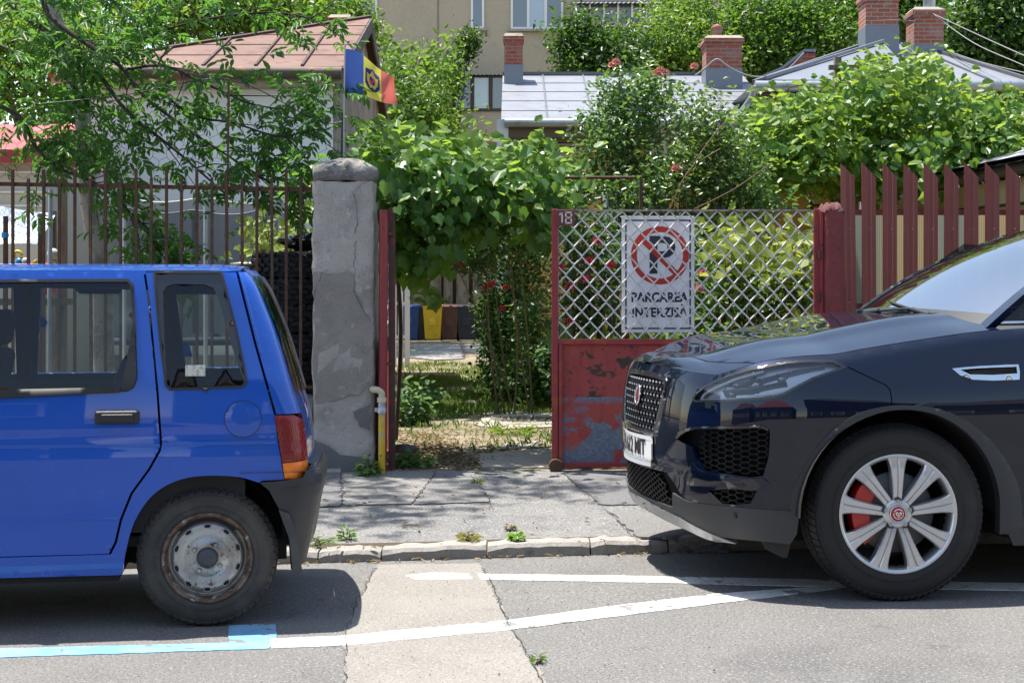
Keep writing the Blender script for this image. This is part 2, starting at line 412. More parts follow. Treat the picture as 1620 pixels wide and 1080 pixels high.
flat('concrete_apron', [(757, 741), (760, 720), (830, 712), (1010, 716), (1010, 742)], CONC, .012, jit=.01)
flat('concrete_path', [(642, 566), (655, 547), (728, 546), (733, 568), (690, 571)], mat('path_concrete', (.22, .215, .21), .9, var=((2, 6, .4, .7, (.28, .275, .265)),)), .02, jit=.05, res=.3)
flat('concrete_path', [(736, 558), (735, 545), (760, 545), (765, 560)], CONC, .02, jit=.05, res=.3)
flat('concrete_path', [(752, 674), (775, 658), (880, 655), (882, 676), (800, 680)], CONC, .012, jit=.03, res=.2)
flat('concrete_path', [(792, 712), (800, 702), (850, 700), (852, 710)], CONC, .016, jit=.02, res=.1)
def ribbon(mb, pts, w, lift):
    jr = random.Random(int(pts[0][0])); Q = resample([G(*p) for p in pts]+[G(*p) for p in pts[::-1]], .05)
    Q = Q[:len(Q)//2]; P = []
    for i, q in enumerate(Q):
        d = Q[min(i+1, len(Q)-1)]-Q[max(i-1, 0)]; d /= max(1e-6, np.linalg.norm(d)); n = np.array([-d[1], d[0]])
        q = q+n*jr.uniform(-.007, .007); hw = w*jr.uniform(.1, .6)
        for s in (-1, 1): r = q+n*hw*s; P.append((r[0], r[1], ground_z(*r)+lift))
    mb.add(P, [(2*i, 2*i+1, 2*i+3, 2*i+2) for i in range(len(Q)-1)])
mb = MB()
for pts, w in (([(541, 803), (600, 801), (650, 798), (780, 797), (900, 800), (1050, 799), (1150, 802)], .007), ([(539, 746), (541, 775), (543, 803)], .009), ([(690, 748), (672, 772), (652, 799)], .010),
               ([(740, 746), (757, 770), (776, 796), (782, 812)], .006), ([(892, 750), (920, 778), (950, 800), (980, 828), (1012, 856)], .007), ([(546, 1090), (547, 1000), (570, 945), (596, 896)], .007),
               ([(862, 1090), (830, 1030), (803, 985), (780, 930), (760, 895)], .008)):
    ribbon(mb, pts, w*.6, .0095)
tag(mb.build('pavement_crack', CRACK), kind='structure')
# fine grit and crumbs of asphalt on road and pavement
mb = MB()
for _ in range(600):
    px, py = rnd.uniform(430, 1150), rnd.uniform(748, 1075)
    X, Y = G(px, py); s = rnd.uniform(.0015, .004)*(2 if rnd.random() < .05 else 1)
    mb.box((X, Y, ground_z(X, Y)+.006+s*.3), (s*rnd.uniform(.8, 1.6), s, s*.8), 0, Matrix.Rotation(rnd.uniform(0, 3), 3, 'Z'), .6)
tag(mb.build('grit', mat('grit_stone', (.3, .28, .25), .9, var=((3, 2, .4, .6, (.12, .11, .10)),))), kind='stuff')

# manhole cover
t = thing('manhole_cover', 'round iron manhole cover in a concrete ring on the driveway', 'manhole cover', (wx(836, 12.9), 12.9, .125))
mb = MB(); mb.lathe([(.33, -.03), (.33, .022), (.43, .022), (.44, -.03)], n=40); mb.build('ring', CONC, t)
mb = MB(); mb.lathe([(0, .014), (.315, .014), (.328, .022), (.328, -.02)], n=40)
for k in range(-4, 5):
    h = math.sqrt(max(0, .28**2-(k*.06)**2))
    if h > .05: mb.span((k*.06-.012, -h, .0145), (k*.06+.012, h, .024))
mb.build('lid', mat('cast_iron', (.11, .095, .08), .8, .3, var=((8, 5, .45, .65, (.20, .16, .12)),), bump=((50, .3, 3),)), t)
# ================================================================ BLUE HATCHBACK
class Body:
    """a car's own frame: x rearwards, y away from the viewer, z up"""
    def __init__(s, O, phi):
        s.O = np.array([O[0], O[1], O[2]]); s.phi = phi
        s.e1 = np.array([math.cos(phi), math.sin(phi), 0]); s.e2 = np.array([-math.sin(phi), math.cos(phi), 0])
        c = np.array([0, 0, CZ])-s.O; s.c = np.array([c.dot(s.e1), c.dot(s.e2), c[2]])
    def ray(s, px, py):
        d = np.array([(px-HX)/F, 1, -(py-HY)/F]); return np.array([d.dot(s.e1), d.dot(s.e2), d[2]])
    def at_y(s, px, py, y):
        d = s.ray(px, py); t = (y-s.c[1])/d[1]; p = s.c+t*d; return p[0], p[2]
def shrink(poly, d):
    P = [np.array(p, float) for p in poly]; n = len(P); A = sum(P[i][0]*P[(i+1) % n][1]-P[(i+1) % n][0]*P[i][1] for i in range(n)); sg = 1 if A > 0 else -1
    out = []
    for i in range(n):
        a = P[i]-P[i-1]; b = P[(i+1) % n]-P[i]
        a = a/max(1e-9, np.linalg.norm(a)); b = b/max(1e-9, np.linalg.norm(b))
        na = np.array([-a[1], a[0]]); nb = np.array([-b[1], b[0]]); k = na+nb; k = k/max(.35, (1+na.dot(nb)))
        out.append(tuple(P[i]+k*d*sg))
    return out

tico = Body((-1.267, 6.06, 0), R(9.5))
Wz = spl([.15, .26, .40, .55, .66, .685, .80, .90, 1.0, 1.15, 1.30, 1.40], [.640, .676, .692, .698, .701, .696, .693, .684, .664, .632, .598, .566])
_sil = [(383, 424), (393, 433), (401, 443), (419, 482), (441, 540), (456, 590), (467, 626), (477, 655), (483, 690), (486, 725), (487, 760), (487, 800)]
_xs = [tico.at_y(px, py, -.62) for px, py in _sil][::-1]
XR = spl([p[1] for p in _xs], [p[0] for p in _xs])
XFt = spl([.2, .35, .5, .65, .72, .78], [-2.93, -2.97, -2.97, -2.95, -2.93, -2.88])
def Wt(x, z):
    x = np.asarray(x, float); z = np.asarray(z, float)
    r = .085; dx = np.clip(x-(XR(z)-r), 0, r*.9999); rf = .45; df = np.clip(XFt(z)+rf-x, 0, rf*.9999)
    return Wz(z)-(r-np.sqrt(r*r-dx*dx))-(rf-np.sqrt(rf*rf-df*df))*.55+.010*np.exp(-((x+2.335)/.30)**2)*(z < .72)+.006*np.exp(-((x)/.3)**2)*(z < .7)
def surfT(x, z): return (np.asarray(x, float), -Wt(x, z), np.asarray(z, float))
def T(px, py):
    w = .69
    for _ in range(12):
        x, z = tico.at_y(px, py, -w); w = .5*w+.5*float(Wt(x, z))
    return (x, z)
def TT(L): return [T(*p) for p in L]
PAINT = mat('blue_paint', (.007, .082, .45), .4, 0, coat=.9, coatr=.02, spec=.15, var=((1.5, 5, .5, .8, (.008, .072, .40)), (3, 7, .56, .8, (.03, .09, .36)), (55, 4, .62, .72, (.05, .11, .36))))
DARKIN = mat('cabin_trim', (.02, .02, .022), .8)
SEATM = mat('seat_cloth', (.012, .018, .07), .9, var=((60, 3, .4, .7, (.02, .03, .10)),))
BLKGLOSS = mat('black_trim_paint', (.012, .013, .016), .25, coat=.6)
SEALM = mat('rubber_seal', (.02, .02, .022), .6)
TGLASS = glass('car_glass', (.80, .86, .84), 0, 1.0)
CAR = thing('hatchback', 'small bright blue hatchback with a rusty steel wheel and grey plastic bumper', 'car', (-1.267, 6.06, 0), R(9.5))
OUT = (0, -1, 0)
gap_l = [(229, 431), (235, 470), (249.5, 620), (255, 700), (253, 712), (237, 741), (208.5, 780), (191.5, 822), (183.5, 857), (174, 876)]
gap_d = TT([(x-2.2, y-.6) for x, y in gap_l]); gap_q = TT([(x+1.6, y+.6) for x, y in gap_l])
arch = TT(curve2([(194, 907), (199, 872), (214, 822), (247, 778), (298, 755), (368, 753), (410, 763)], 5))
win = TT([(203, 441.5), (211, 450), (215, 520), (217.5, 598), (212, 613), (202, 619), (100, 624), (0, 629)])+[(-.85, .873), (-.85, 1.315), (-.6, 1.317)]
qwin = TT([(242, 429), (349, 429), (353, 434), (375, 520), (391, 598), (390, 608), (384, 613), (268, 617.5), (261, 610), (252, 540)])
qglass = TT([(258, 462), (263, 453), (275, 449), (325, 450), (338, 456), (347, 475), (366, 545), (385, 600), (384, 607), (380, 610), (270, 614), (264, 607), (260, 540)])
xs_sill = -2.0
farch = [(-2.335+.285*math.cos(a), .29+.285*math.sin(a)) for a in np.linspace(math.pi, 0, 22)]
farch = [(p[0], max(p[1], .24)) for p in farch]
quarter = gap_q[::-1]+TT([(373, 431), (376, 441), (401, 540), (432, 650), (434, 656), (440, 700), (449.5, 758), (414, 760)])
quarter += arch[::-1][0:]+[(arch[0][0]-.01, .205), (-2.05, .215), (-2.05, .285)]
# order: gap bottom -> gap top -> roof edge -> hatch gap -> lamp -> arch -> sill
quarter = quarter
a = MB(); a.panel(quarter, surfT, OUT, [qwin], res=.022, thick=.02)
# front wing (beyond the frame of the photograph)
wing = [(-1.80, .285), (-1.80, .86), (-2.2, .86), (-2.6, .80), (-2.86, .74), (-2.93, .66), (-2.93, .24)]+farch+[(-1.98, .24)]
a.panel(wing, surfT, OUT, res=.05, thick=.02)
apil = [(-1.80, .875), (-1.42, 1.345), (-.60, 1.345), (.0, 1.347), (.07, 1.347), (.07, 1.334), (-.6, 1.332), (-1.40, 1.332), (-1.78, .862)]
a.panel([(-1.83, .865), (-1.44, 1.35), (-.84, 1.352), (-.235, 1.352), (-.235, 1.338), (-.84, 1.336), (-1.42, 1.334), (-1.79, .862)], surfT, OUT, res=.05, thick=.02)
# far side in one skin
FO = (0, 1, 0); fs = mirrored(surfT)
farwin = [(-.83, .90), (-.33, .90), (-.30, 1.29), (-.80, 1.30)]
farq = [(-.16, .92), (.13, .92), (.06, 1.27), (-.20, 1.27)]
farf = [(-.92, .90), (-1.68, .90), (-1.40, 1.28), (-.92, 1.30)]
fara = [(.285*math.cos(t), max(.22, .29+.285*math.sin(t))) for t in np.linspace(0, math.pi, 20)]
fsk = [(.36, .24)]+fara+[(-.3, .215), (-2.0, .215)]+farch[::-1]+[(-2.93, .24), (-2.93, .66), (-2.86, .74), (-2.6, .80), (-1.84, .865), (-1.44, 1.35), (-.5, 1.352), (.10, 1.352), (.19, 1.20), (.26, 1.0), (.31, .85), (.33, .6), (.35, .45)]
a.panel(fsk, fs, FO, [farwin, farq, farf], res=.05, thick=.03)
# roof, bonnet, tail
def surfRoof(x, y):
    x = np.asarray(x, float); y = np.asarray(y, float)
    return (x, y, 1.352+.036*(1-np.abs(y/.585)**2.4)-.05*np.clip((x+.02)/.18, 0, 1)**2*.25-.03*np.clip((-x-1.2)/.3, 0, 1)**2)
a.panel([(-1.43, -.578), (-1.5, 0), (-1.43, .578), (.06, .575), (.12, .52), (.145, 0), (.12, -.52), (.06, -.578)], surfRoof, (0, 0, 1), res=.06, thick=.02)
def surfBon(x, y):
    return (x, y, .80+.075*(np.clip((x+2.95)/1.15, 0, 1))**.8+.03*(1-(y/.6)**2))
a.panel([(-1.80, -.66), (-1.86, 0), (-1.80, .66), (-2.6, .62), (-2.86, .5), (-2.93, 0), (-2.86, -.5), (-2.6, -.62)], surfBon, (0, 0, 1), res=.08, thick=.02)
a.sheet(lambda u, v: (float(XFt(v))+.10*abs(u/.55)**3, u, v), np.linspace(-.60, .60, 15), np.linspace(.22, .80, 8))
a.build('body', PAINT, CAR)
# tailgate: side strips wrapping round to the rear face
hs = TT([(377, 431)])+TT([(380, 441), (405, 540), (436, 650), (437, 655)])
zt = np.linspace(hs[-1][1], 1.345, 16)
strip = hs[::-1][0:0]+hs+[(float(XR(z))-.0006, float(z)) for z in zt]
b = MB(); hz_ = [q[1] for q in hs][::-1]; hx_s = [q[0] for q in hs][::-1]
for sg in (-1, 1):
    V = []; zz_ = np.linspace(hs[-1][1], 1.348, 26); nc = 16
    for z in zz_:
        xg = float(np.interp(z, hz_, hx_s)); xe = float(XR(z)); r_ = .085; x0_ = xe-r_; w0 = float(Wz(z))
        pts = [(xg+(x0_-xg)*k/5, w0) for k in range(5)] if xg < x0_-.002 else [(xg+(xe-xg)*.02*k, w0-(r_-math.sqrt(max(0, r_*r_-max(0, xg+(xe-xg)*.02*k-x0_)**2)))) for k in range(5)]
        t0 = 0 if xg < x0_-.002 else math.asin(min(1, (xg-x0_)/r_))+.04
        pts += [(x0_+r_*math.sin(t), w0-r_+r_*math.cos(t)) for t in np.linspace(t0, math.pi/2, nc-5)]
        V += [(x, sg*w, float(z)) for x, w in pts]
    b.add(V, [(i*nc+k, i*nc+k+1, (i+1)*nc+k+1, (i+1)*nc+k) for i in range(25) for k in range(nc-1)], 0, True)
    E_ = [V[i*nc] for i in range(26)]; b.add(E_+[(p[0], p[1]-sg*.02, p[2]) for p in E_], [(i, i+1, i+27, i+26) for i in range(25)])
def tail(u, v): return (float(XR(v))+.045*(1-u*u), u*(float(Wz(v))-.085), v)
b.sheet(tail, np.linspace(-1, 1, 17), np.linspace(.40, .90, 10)); b.sheet(tail, np.linspace(-1, 1, 17), np.linspace(1.31, 1.36, 4))
for u0, u1 in ((-1, -.93), (.93, 1)): b.sheet(tail, np.linspace(u0, u1, 3), np.linspace(.90, 1.31, 8))
tg = b.build('tailgate', PAINT, CAR)
b = MB(); b.sheet(lambda u, v: (lambda p: (p[0]+.012*(1-abs(u)**6), p[1], p[2]))(tail(u, v)), np.linspace(-.97, .97, 17), np.linspace(.875, 1.335, 10)); b.build('rear_window', glass('rear_glass', (.35, .42, .40)), CAR)
# rear door
door = gap_d+TT([(0, 880)])+[(-.865, .282), (-.865, 1.338)]
d = MB(); d.panel(door, surfT, OUT, [win], res=.022, thick=.02)
do = d.build('door', PAINT, CAR)
s = MB(); s.panel(win, surfT, OUT, [shrink(win, .011)], res=.03, thick=.012, lift=.004)
s.panel(TT([(-27, 617), (190, 612.5), (190, 620.5), (0, 630), (-27, 631)]), surfT, OUT, res=.03, thick=.01, lift=.010)
s.build('window_seal', SEALM, do)
s = MB(); s.panel(TT([(209, 518), (213.5, 522), (216, 598), (211, 612), (203, 617), (192, 618), (199, 580)]), surfT, OUT, res=.02, thick=.012, lift=.008); s.build('corner_trim', BLACK, do)
s = MB(); s.panel(shrink(win, .006), surfT, OUT, res=.06, thick=0, lift=-.006); s.build('window', TGLASS, do)
hx, hz = T(185.5, 659.5); hy = -float(Wt(hx, hz))
h = MB(); h.box((hx, hy-.006, hz), (.162, .030, .052)); h.build('handle_bezel', BLACK, do, bevel=.012, seg=3)
h = MB(); h.box((hx+.002, hy-.020, hz-.002), (.118, .016, .030)); h.build('handle', BLACK, do, bevel=.006, seg=3)
# front door beyond the frame
fd = [(-.872, .282), (-1.79, .282), (-1.79, .855), (-1.43, 1.335), (-.872, 1.338)]; fw = [(-.90, .885), (-1.70, .885), (-1.40, 1.295), (-.90, 1.31)]
d = MB(); d.panel(fd, surfT, OUT, [fw], res=.05, thick=.02); df_ = d.build('door', PAINT, CAR)
s = MB(); s.panel(shrink(fw, -.004), surfT, OUT, res=.08, thick=0, lift=-.006); s.build('window', TGLASS, df_)
s = MB()
for w_ in (farwin, farq, farf): s.panel(w_, fs, FO, res=.1, thick=0, lift=-.01)
s.build('side_window', TGLASS, CAR)
s = MB(); s.panel([(-.58, 0), (-.6, .48), (.6, .48), (.58, 0)], lambda u, v: (-1.84+.42*v/.48-.04*(1-(u/.6)**2), u*(1-.12*v/.48), .88+v), (-1, 0, .5), res=.1, thick=0); s.build('windscreen', TGLASS, CAR)
# quarter window with its black surround
s = MB(); s.panel(qwin, surfT, OUT, [shrink(qwin, .0085)], res=.03, thick=.012, lift=.005); s.build('window_seal', SEALM, CAR)
s = MB(); s.panel(shrink(qwin, .006), surfT, OUT, [qglass], res=.03, thick=.008, lift=.0); s.build('window_surround', BLKGLOSS, CAR)
s = MB(); s.panel(shrink(qglass, -.004), surfT, OUT, res=.06, thick=0, lift=-.005); qg = s.build('quarter_window', TGLASS, CAR)
sx, sz = T(309, 586); sy = -float(Wt(sx, sz))
s = MB(); s.box((sx, sy-.001, sz), (.074, .0015, .042)); st = s.build('window_sticker', mat('pale_sticker', (.62, .64, .55), .6, var=((70, 2, .5, .6, (.35, .38, .33)),)), CAR)
x1, z1 = T(325, 618); s = MB(); s.box((x1, -float(Wt(x1, z1))-.006, z1+.005), (.018, .014, .012)); s.build('window_catch', BLACK, CAR, bevel=.003)
# fuel flap
fx, fz = T(384.5, 662.5); rr = .0705
circ = [(fx+rr*math.cos(t), fz+rr*math.sin(t)) for t in np.linspace(0, 2*math.pi, 40, endpoint=False)]
s = MB(); s.panel(circ, surfT, OUT, [shrink(circ, .0028)], res=.02, thick=.001, lift=.0012); s.build('fuel_flap_gap', SEALM, CAR)
s = MB(); s.panel(shrink(circ, .003), surfT, OUT, res=.02, thick=.004, lift=.0022, round_=.0012); s.build('fuel_flap', PAINT, CAR)
# crease mouldings pressed into the flank
s = MB()
for L in ([(-300, 709), (0, 708), (253, 705)], [(259, 703), (350, 700), (437, 699)], [(-300, 826), (0, 824), (188, 820)]):
    P = TT(resample(L, 20)[:len(resample(L, 20))//2+1]) if False else [T(*p) for p in (np.array(L[0])+(np.array(L[-1])-np.array(L[0]))*k/24 for k in range(25))]
    V = []
    for (x, z) in P:
        w = float(Wt(x, z)); V += [(x, -w-.0004, z+.007), (x, -w-.0042, z), (x, -w-.0004, z-.005)]
    s.add(V, [(3*i+k, 3*i+k+1, 3*i+k+4, 3*i+k+3) for i in range(24) for k in (0, 1)], 0, True)
s.build('body_crease', PAINT, CAR)
# tail lamp
def lens(name, col): return mat(name, col, .25, 0, coat=.45, spec=.4, scale=(1, 1, 1), var=((5, 2, .3, .9, tuple(c*.8 for c in col)),), bump=((140, .25, 1),))
lamp = thing('tail_lamp', None, None); lamp.parent = CAR
def edge_pts(z0, z1, n=8): return [(float(XR(z))-.0008, float(z)) for z in np.linspace(z0, z1, n)]
r1 = TT([(434.5, 656.5), (464, 656.5)]); z_b = T(480, 727)[1]
red = r1+edge_pts(r1[-1][1]-.02, z_b+.001)+[T(446.5, 731)]
amb = [T(447, 732.5)]+edge_pts(z_b-.002, T(480, 753)[1], 5)+TT([(478, 755.5), (450.5, 757)])
for side, (sf, o) in enumerate(((surfT, OUT), (fs, FO))):
    s = MB(); s.panel(red, sf, o, res=.014, thick=.03, lift=.005, round_=.002); s.build('red_lens', lens('red_lens', (.22, .003, .005)), lamp)
    s = MB(); s.panel(amb, sf, o, res=.014, thick=.03, lift=.005, round_=.002); s.build('amber_lens', lens('amber_lens', (.85, .20, .008)), lamp)
s = MB()
for k in range(9):
    x0, z0 = T(437.5+k*3.4, 664); x1, z1 = T(449+k*3.6, 727)
    for j in range(6):
        a_, b_ = (x0+(x1-x0)*j/6, z0+(z1-z0)*j/6), (x0+(x1-x0)*(j+1)/6, z0+(z1-z0)*(j+1)/6)
        if a_[0] < float(XR(a_[1]))-.01 and b_[0] < float(XR(b_[1]))-.01:
            s.bar((a_[0], -float(Wt(*a_))-.0055, a_[1]), (b_[0], -float(Wt(*b_))-.0055, b_[1]), .002, .003)
s.build('lens_ribs', lens('dark_red_lens', (.2, .004, .005)), lamp)
# rear bumper and mud flap
_bs = [(500, 736), (507, 744), (510, 756), (508, 772), (503, 790), (498, 815), (493, 845), (488, 870), (482, 896)]
_bx = [tico.at_y(px, py, -.60) for px, py in _bs][::-1]
XB = spl([p[1] for p in _bx], [p[0] for p in _bx])
def Wb(x, z):
    x = np.asarray(x, float); z = np.asarray(z, float); r = .10; dx = np.clip(x-(XB(z)-r), 0, r*.9999)
    zt_ = .615; cr = np.clip(z-(zt_-.03), 0, .0299)
    return .712-.10*np.clip(.45-z, 0, 1)-(r-np.sqrt(r*r-dx*dx))-(.03-np.sqrt(.03**2-cr*cr))
surfB = lambda x, z: (np.asarray(x, float), -Wb(x, z), np.asarray(z, float))
def TB(px, py):
    w = .70
    for _ in range(12):
        x, z = tico.at_y(px, py, -w); w = .5*w+.5*float(Wb(x, z))
    return x, z
b0 = [TB(*p) for p in [(411, 763), (440, 761), (480, 755), (484, 745)]]
zb = np.linspace(.605, .24, 20)
bp = b0+[(float(XB(z))-.0006, float(z)) for z in zb]+[TB(*p) for p in [(465, 902), (461, 880), (457, 850), (442, 806), (426, 776)]]
s = MB(); s.panel(bp, surfB, OUT, res=.016, thick=.02); s.panel(bp, mirrored(surfB), FO, res=.03, thick=.02)
s.sheet(lambda u, v: (float(XB(v))+.04*(1-u*u), u*.61, v), np.linspace(-1, 1, 15), np.linspace(.30, .60, 8))
s.sheet(lambda u, v: (float(XB(.6))+.04*(1-u*u)-.10*v, u*.61, .603+.012*v), np.linspace(-1, 1, 15), np.linspace(0, 1, 3))
gl = [TB(*p) for p in [(446, 774), (470, 772), (492, 766), (505, 762)]]
for p, q in zip(gl[:-1], gl[1:]):
    s.bar((p[0], -float(Wb(*p))-.001, p[1]), (q[0], -float(Wb(*q))-.001, q[1]), .004, .006)
for sg in (1, -1):
    xx = np.linspace(.12, float(XB(.58))-.001, 14); cap_ = [(x, -sg*(float(Wb(x, .58))-.004)) for x in xx]+[(float(XB(.58))-.02, -sg*.40), (.12, -sg*.40)]
    uv, f = tess(cap_, (), .06); s.add([(u, v, .585) for u, v in uv], f)
s.build('bumper', mat('grey_bumper_plastic', (.022, .023, .027), .5, var=((5, 4, .5, .75, (.04, .041, .046)),), bump=((250, .12, 2),)), CAR)
s = MB(); s.panel([TB(*p) for p in [(441, 806), (458, 812), (470, 850), (478, 898), (472, 903), (463, 901), (458, 852)]], lambda x, z: (np.asarray(x, float), -.700+0*np.asarray(z), np.asarray(z, float)), OUT, res=.03, thick=.01, lift=.02)
s.build('mud_flap', mat('mud_flap_rubber', (.045, .044, .045), .8, var=((8, 4, .45, .7, (.08, .078, .075)),)), CAR)
# underside, wheel wells, cabin
s = MB(); s.span((-2.7, -.58, .17), (-2.62, .58, .5)); s.span((-2.02, -.64, .18), (-.33, .64, .30)); s.span((-2.7, -.38, .20), (.30, .38, .33)); s.span((.28, -.55, .28), (.36, .55, .57))
for cx in (0, -2.335):
    for sd_ in (-1, 1):
        n = 20; P = []
        for i in range(n+1):
            t = math.pi*i/n
            for y in (.40, .685 if sd_ < 0 else .66): P.append((cx+.30*math.cos(t), sd_*y, .29+.30*math.sin(t)))
        s.add(P, [(2*i, 2*i+1, 2*i+3, 2*i+2) for i in range(n)], 0, True)
        s.add([(cx-.3, sd_*.40, .2), (cx+.3, sd_*.40, .2), (cx+.3, sd_*.40, .62), (cx-.3, sd_*.40, .62)], [(0, 1, 2, 3)])
s.tube([(.0, -.5, .26), (0, .5, .26)], .03); s.tube([(.2, .35, .25), (.42, .35, .24)], .03)
s.build('underbody', mat('underbody_black', (.012, .012, .012), .9), CAR)
s = MB(); s.span((-1.9, -.60, .30), (.20, .60, .34)); s.span((-1.8, .585, .34), (.22, .625, .86)); s.span((-1.8, -.64, .36), (.14, -.60, .845)); s.span((-1.86, -.6, .5), (-1.55, .6, .86))
s.span((-.02, -.58, .80), (.26, .58, .82)); s.span((-.885, .56, .86), (-.845, .62, 1.33)); s.span((-.885, -.64, .86), (-.845, -.60, 1.33)); s.span((-.26, .56, .86), (-.22, .61, 1.32))
s.build('cabin', DARKIN, CAR)
def seat(x, y, w, nm='front_seat', tilt=14, hr=True):
    s = MB(); rot = Matrix.Rotation(R(tilt), 3, 'Y')
    s.box((x-.22, y, .50), (.46, w, .15)); s.box((x+.06, y, .78), (.13, w, .52), 0, rot, .86)
    if hr: s.box((x+.14, y, 1.12), (.09, w*.55, .16), 0, rot, .85)
    return s.build(nm, SEATM, CAR, bevel=.045, seg=3)
seat(-1.06, -.30, .44); seat(-1.06, .30, .44)
seat(-.42, 0, 1.08, 'rear_seat', 20, False)
s = MB(); s.lathe([(.155, -.014), (.172, -.014), (.178, 0), (.172, .014), (.155, .014), (.15, 0), (.155, -.014)], axis='x', n=28, c=(-1.56, -.30, .88)); s.bar((-1.56, -.46, .88), (-1.56, -.14, .88), .04, .05); s.tube([(-1.68, -.3, .82), (-1.56, -.3, .88)], .03)
s.build('steering_wheel', BLACK, CAR)
# wheels
RIMP = mat('worn_silver_wheel', (.40, .40, .39), .38, .7, var=((9, 7, .48, .60, (.27, .255, .235)), (26, 6, .60, .67, (.12, .06, .035)), (90, 2, .64, .70, (.03, .025, .02))))
RIMR = mat('rusty_wheel_lip', (.20, .14, .105), .65, .3, var=((14, 6, .40, .56, (.085, .045, .03)), (30, 4, .56, .68, (.40, .38, .35))))
TYREM = mat('old_tyre', (.034, .033, .032), .85, var=((5, 5, .42, .68, (.085, .075, .062)), (40, 3, .55, .7, (.05, .045, .04))), bump=((70, .2, 3),))
def tyre_mb(Rr, rr, w, nb, blk=(.4, .8), dep=.007):
    """tyre about y, outer face at y = -w/2"""
    s = MB(); sw = Rr-rr; h = w/2
    s.lathe([(rr, -h*.80), (rr+.012, -h*.97), (rr+sw*.25, -h*1.0), (rr+sw*.5, -h*1.015), (rr+sw*.75, -h*.985), (Rr-.016, -h*.90), (Rr-.004-dep, -h*.74), (Rr-dep, -h*.4), (Rr-dep, h*.4), (Rr-.004-dep, h*.74), (Rr-.016, h*.90), (rr+sw*.5, h*1.0), (rr, h*.8)], axis='y', n=80)
    # raised rings on the sidewall
    for q in (.30, .80): s.lathe([(rr+sw*(q-.02), -h*1.0-.001), (rr+sw*q, -h*1.02-.002), (rr+sw*(q+.02), -h*1.0-.001)], axis='y', n=80)
    for i in range(nb):
        for (yy, ww, ph) in ((-.80, .34, 0), (-.36, .30, .5), (0, .22, 0), (.36, .30, .5), (.80, .34, 0)):
            t = 2*math.pi*(i+ph)/nb; rot = Matrix.Rotation(-t, 3, 'Y'); rad = Rr-dep*.5-(.010 if abs(yy) > .7 else 0)
            c = Vector((rad*math.cos(t), yy*h, rad*math.sin(t)))
            s.box(c, (dep*1.9, ww*h, 2*math.pi*Rr/nb*blk[1]), 0, rot @ Matrix.Rotation(R(18*(-1 if yy < 0 else 1)), 3, 'X') @ Matrix.Rotation(R(-24 if yy < -.7 else (24 if yy > .7 else 0)), 3, 'Z'))
    return s
wh = bpy.data.objects.new('wheel', None); COL.objects.link(wh); wh.parent = CAR; wh.location = (0, -.605, .2615)
s = tyre_mb(.2615, .166, .145, 52); s.build('tyre', TYREM, wh)
rim = MB(); yo = -.068
rim.lathe([(.150, yo+.03), (.160, yo+.002), (.168, yo-.004), (.172, yo+.004), (.168, yo+.02)], axis='y', n=64, m=1)
rim.lathe([(.150, yo+.03), (.147, yo+.045), (.140, yo+.046), (.134, yo+.030), (.128, yo+.014), (.110, yo+.008), (.090, yo+.018), (.080, yo+.022), (.070, yo+.010), (.050, yo+.010), (.042, yo+.006), (.038, yo+.010), (0, yo+.010)], axis='y', n=64, m=0)
s = rim
for k in range(10):
    t = 2*math.pi*(k+.5)/10; c = Vector((.120*math.cos(t), yo+.0085, .120*math.sin(t)))
    P = [c+Vector((-math.sin(t)*a_*.0125+math.cos(t)*b_*.0065, -.0025, math.cos(t)*a_*.0125+math.sin(t)*b_*.0065)) for a_, b_ in [(math.cos(q), math.sin(q)) for q in np.linspace(0, 2*math.pi, 14, endpoint=False)]]
    s.add(P, [tuple(range(14))], 2)
for k in range(10):
    t = 2*math.pi*(k+.5)/10; c = Vector((.120*math.cos(t), yo+.006, .120*math.sin(t)))
    s.tube([c+Vector((-math.sin(t)*math.cos(q)*.0145+math.cos(t)*math.sin(q)*.0085, 0, math.cos(t)*math.cos(q)*.0145+math.sin(t)*math.sin(q)*.0085)) for q in np.linspace(0, 2*math.pi, 15)], .0012, 5)
ro = rim.build('rim', [RIMP, RIMR, mat('hole_black', (.006, .006, .006), .9)], wh)
for k in range(4):
    t = R(45+12)+k*math.pi/2; s = MB(); s.lathe([(.0, -.012), (.007, -.012), (.0105, -.004), (.0105, .006)], axis='y', n=6, c=(.057*math.cos(t), yo+.010, .057*math.sin(t)), smooth=False); s.build('wheel_nut', RIMP, ro)
s = MB(); s.lathe([(0, yo-.012), (.030, yo-.011), (.036, yo-.004), (.037, yo+.012)], axis='y', n=32); s.build('hub_cap', mat('hub_cap_grey', (.05, .055, .065), .5), ro)
for (x, y, rz) in ((0, .605, math.pi), (-2.335, -.605, 0), (-2.335, .605, math.pi)):
    copy_tree(wh, CAR, (x, y, .2615), rz)
# ================================================================ DARK SUV
PHJ = R(10)
suv = Body((1.442, 6.766, -.004), PHJ)
_pl = [(-.872, 0), (-.868, .12), (-.860, .25), (-.842, .40), (-.805, .54), (-.745, .66), (-.66, .76), (-.54, .838), (-.38, .893), (-.18, .928), (.05, .945), (.4, .952), (1.0, .950), (1.8, .95), (2.8, .945), (3.3, .90), (3.47, .70), (3.50, .35), (3.50, 0)]
_pc = np.array(curve2(_pl, 12)); _pa = np.concatenate([[0], np.cumsum(np.linalg.norm(np.diff(_pc, axis=0), axis=1))])
_ak = np.linspace(0, _pa[-1], 600); _px = np.interp(_ak, _pa, _pc[:, 0]); _py = np.interp(_ak, _pa, _pc[:, 1])
for _ in range(4):
    _px[1:-1] = (_px[:-2]+2*_px[1:-1]+_px[2:])/4; _py[1:-1] = (_py[:-2]+2*_py[1:-1]+_py[2:])/4
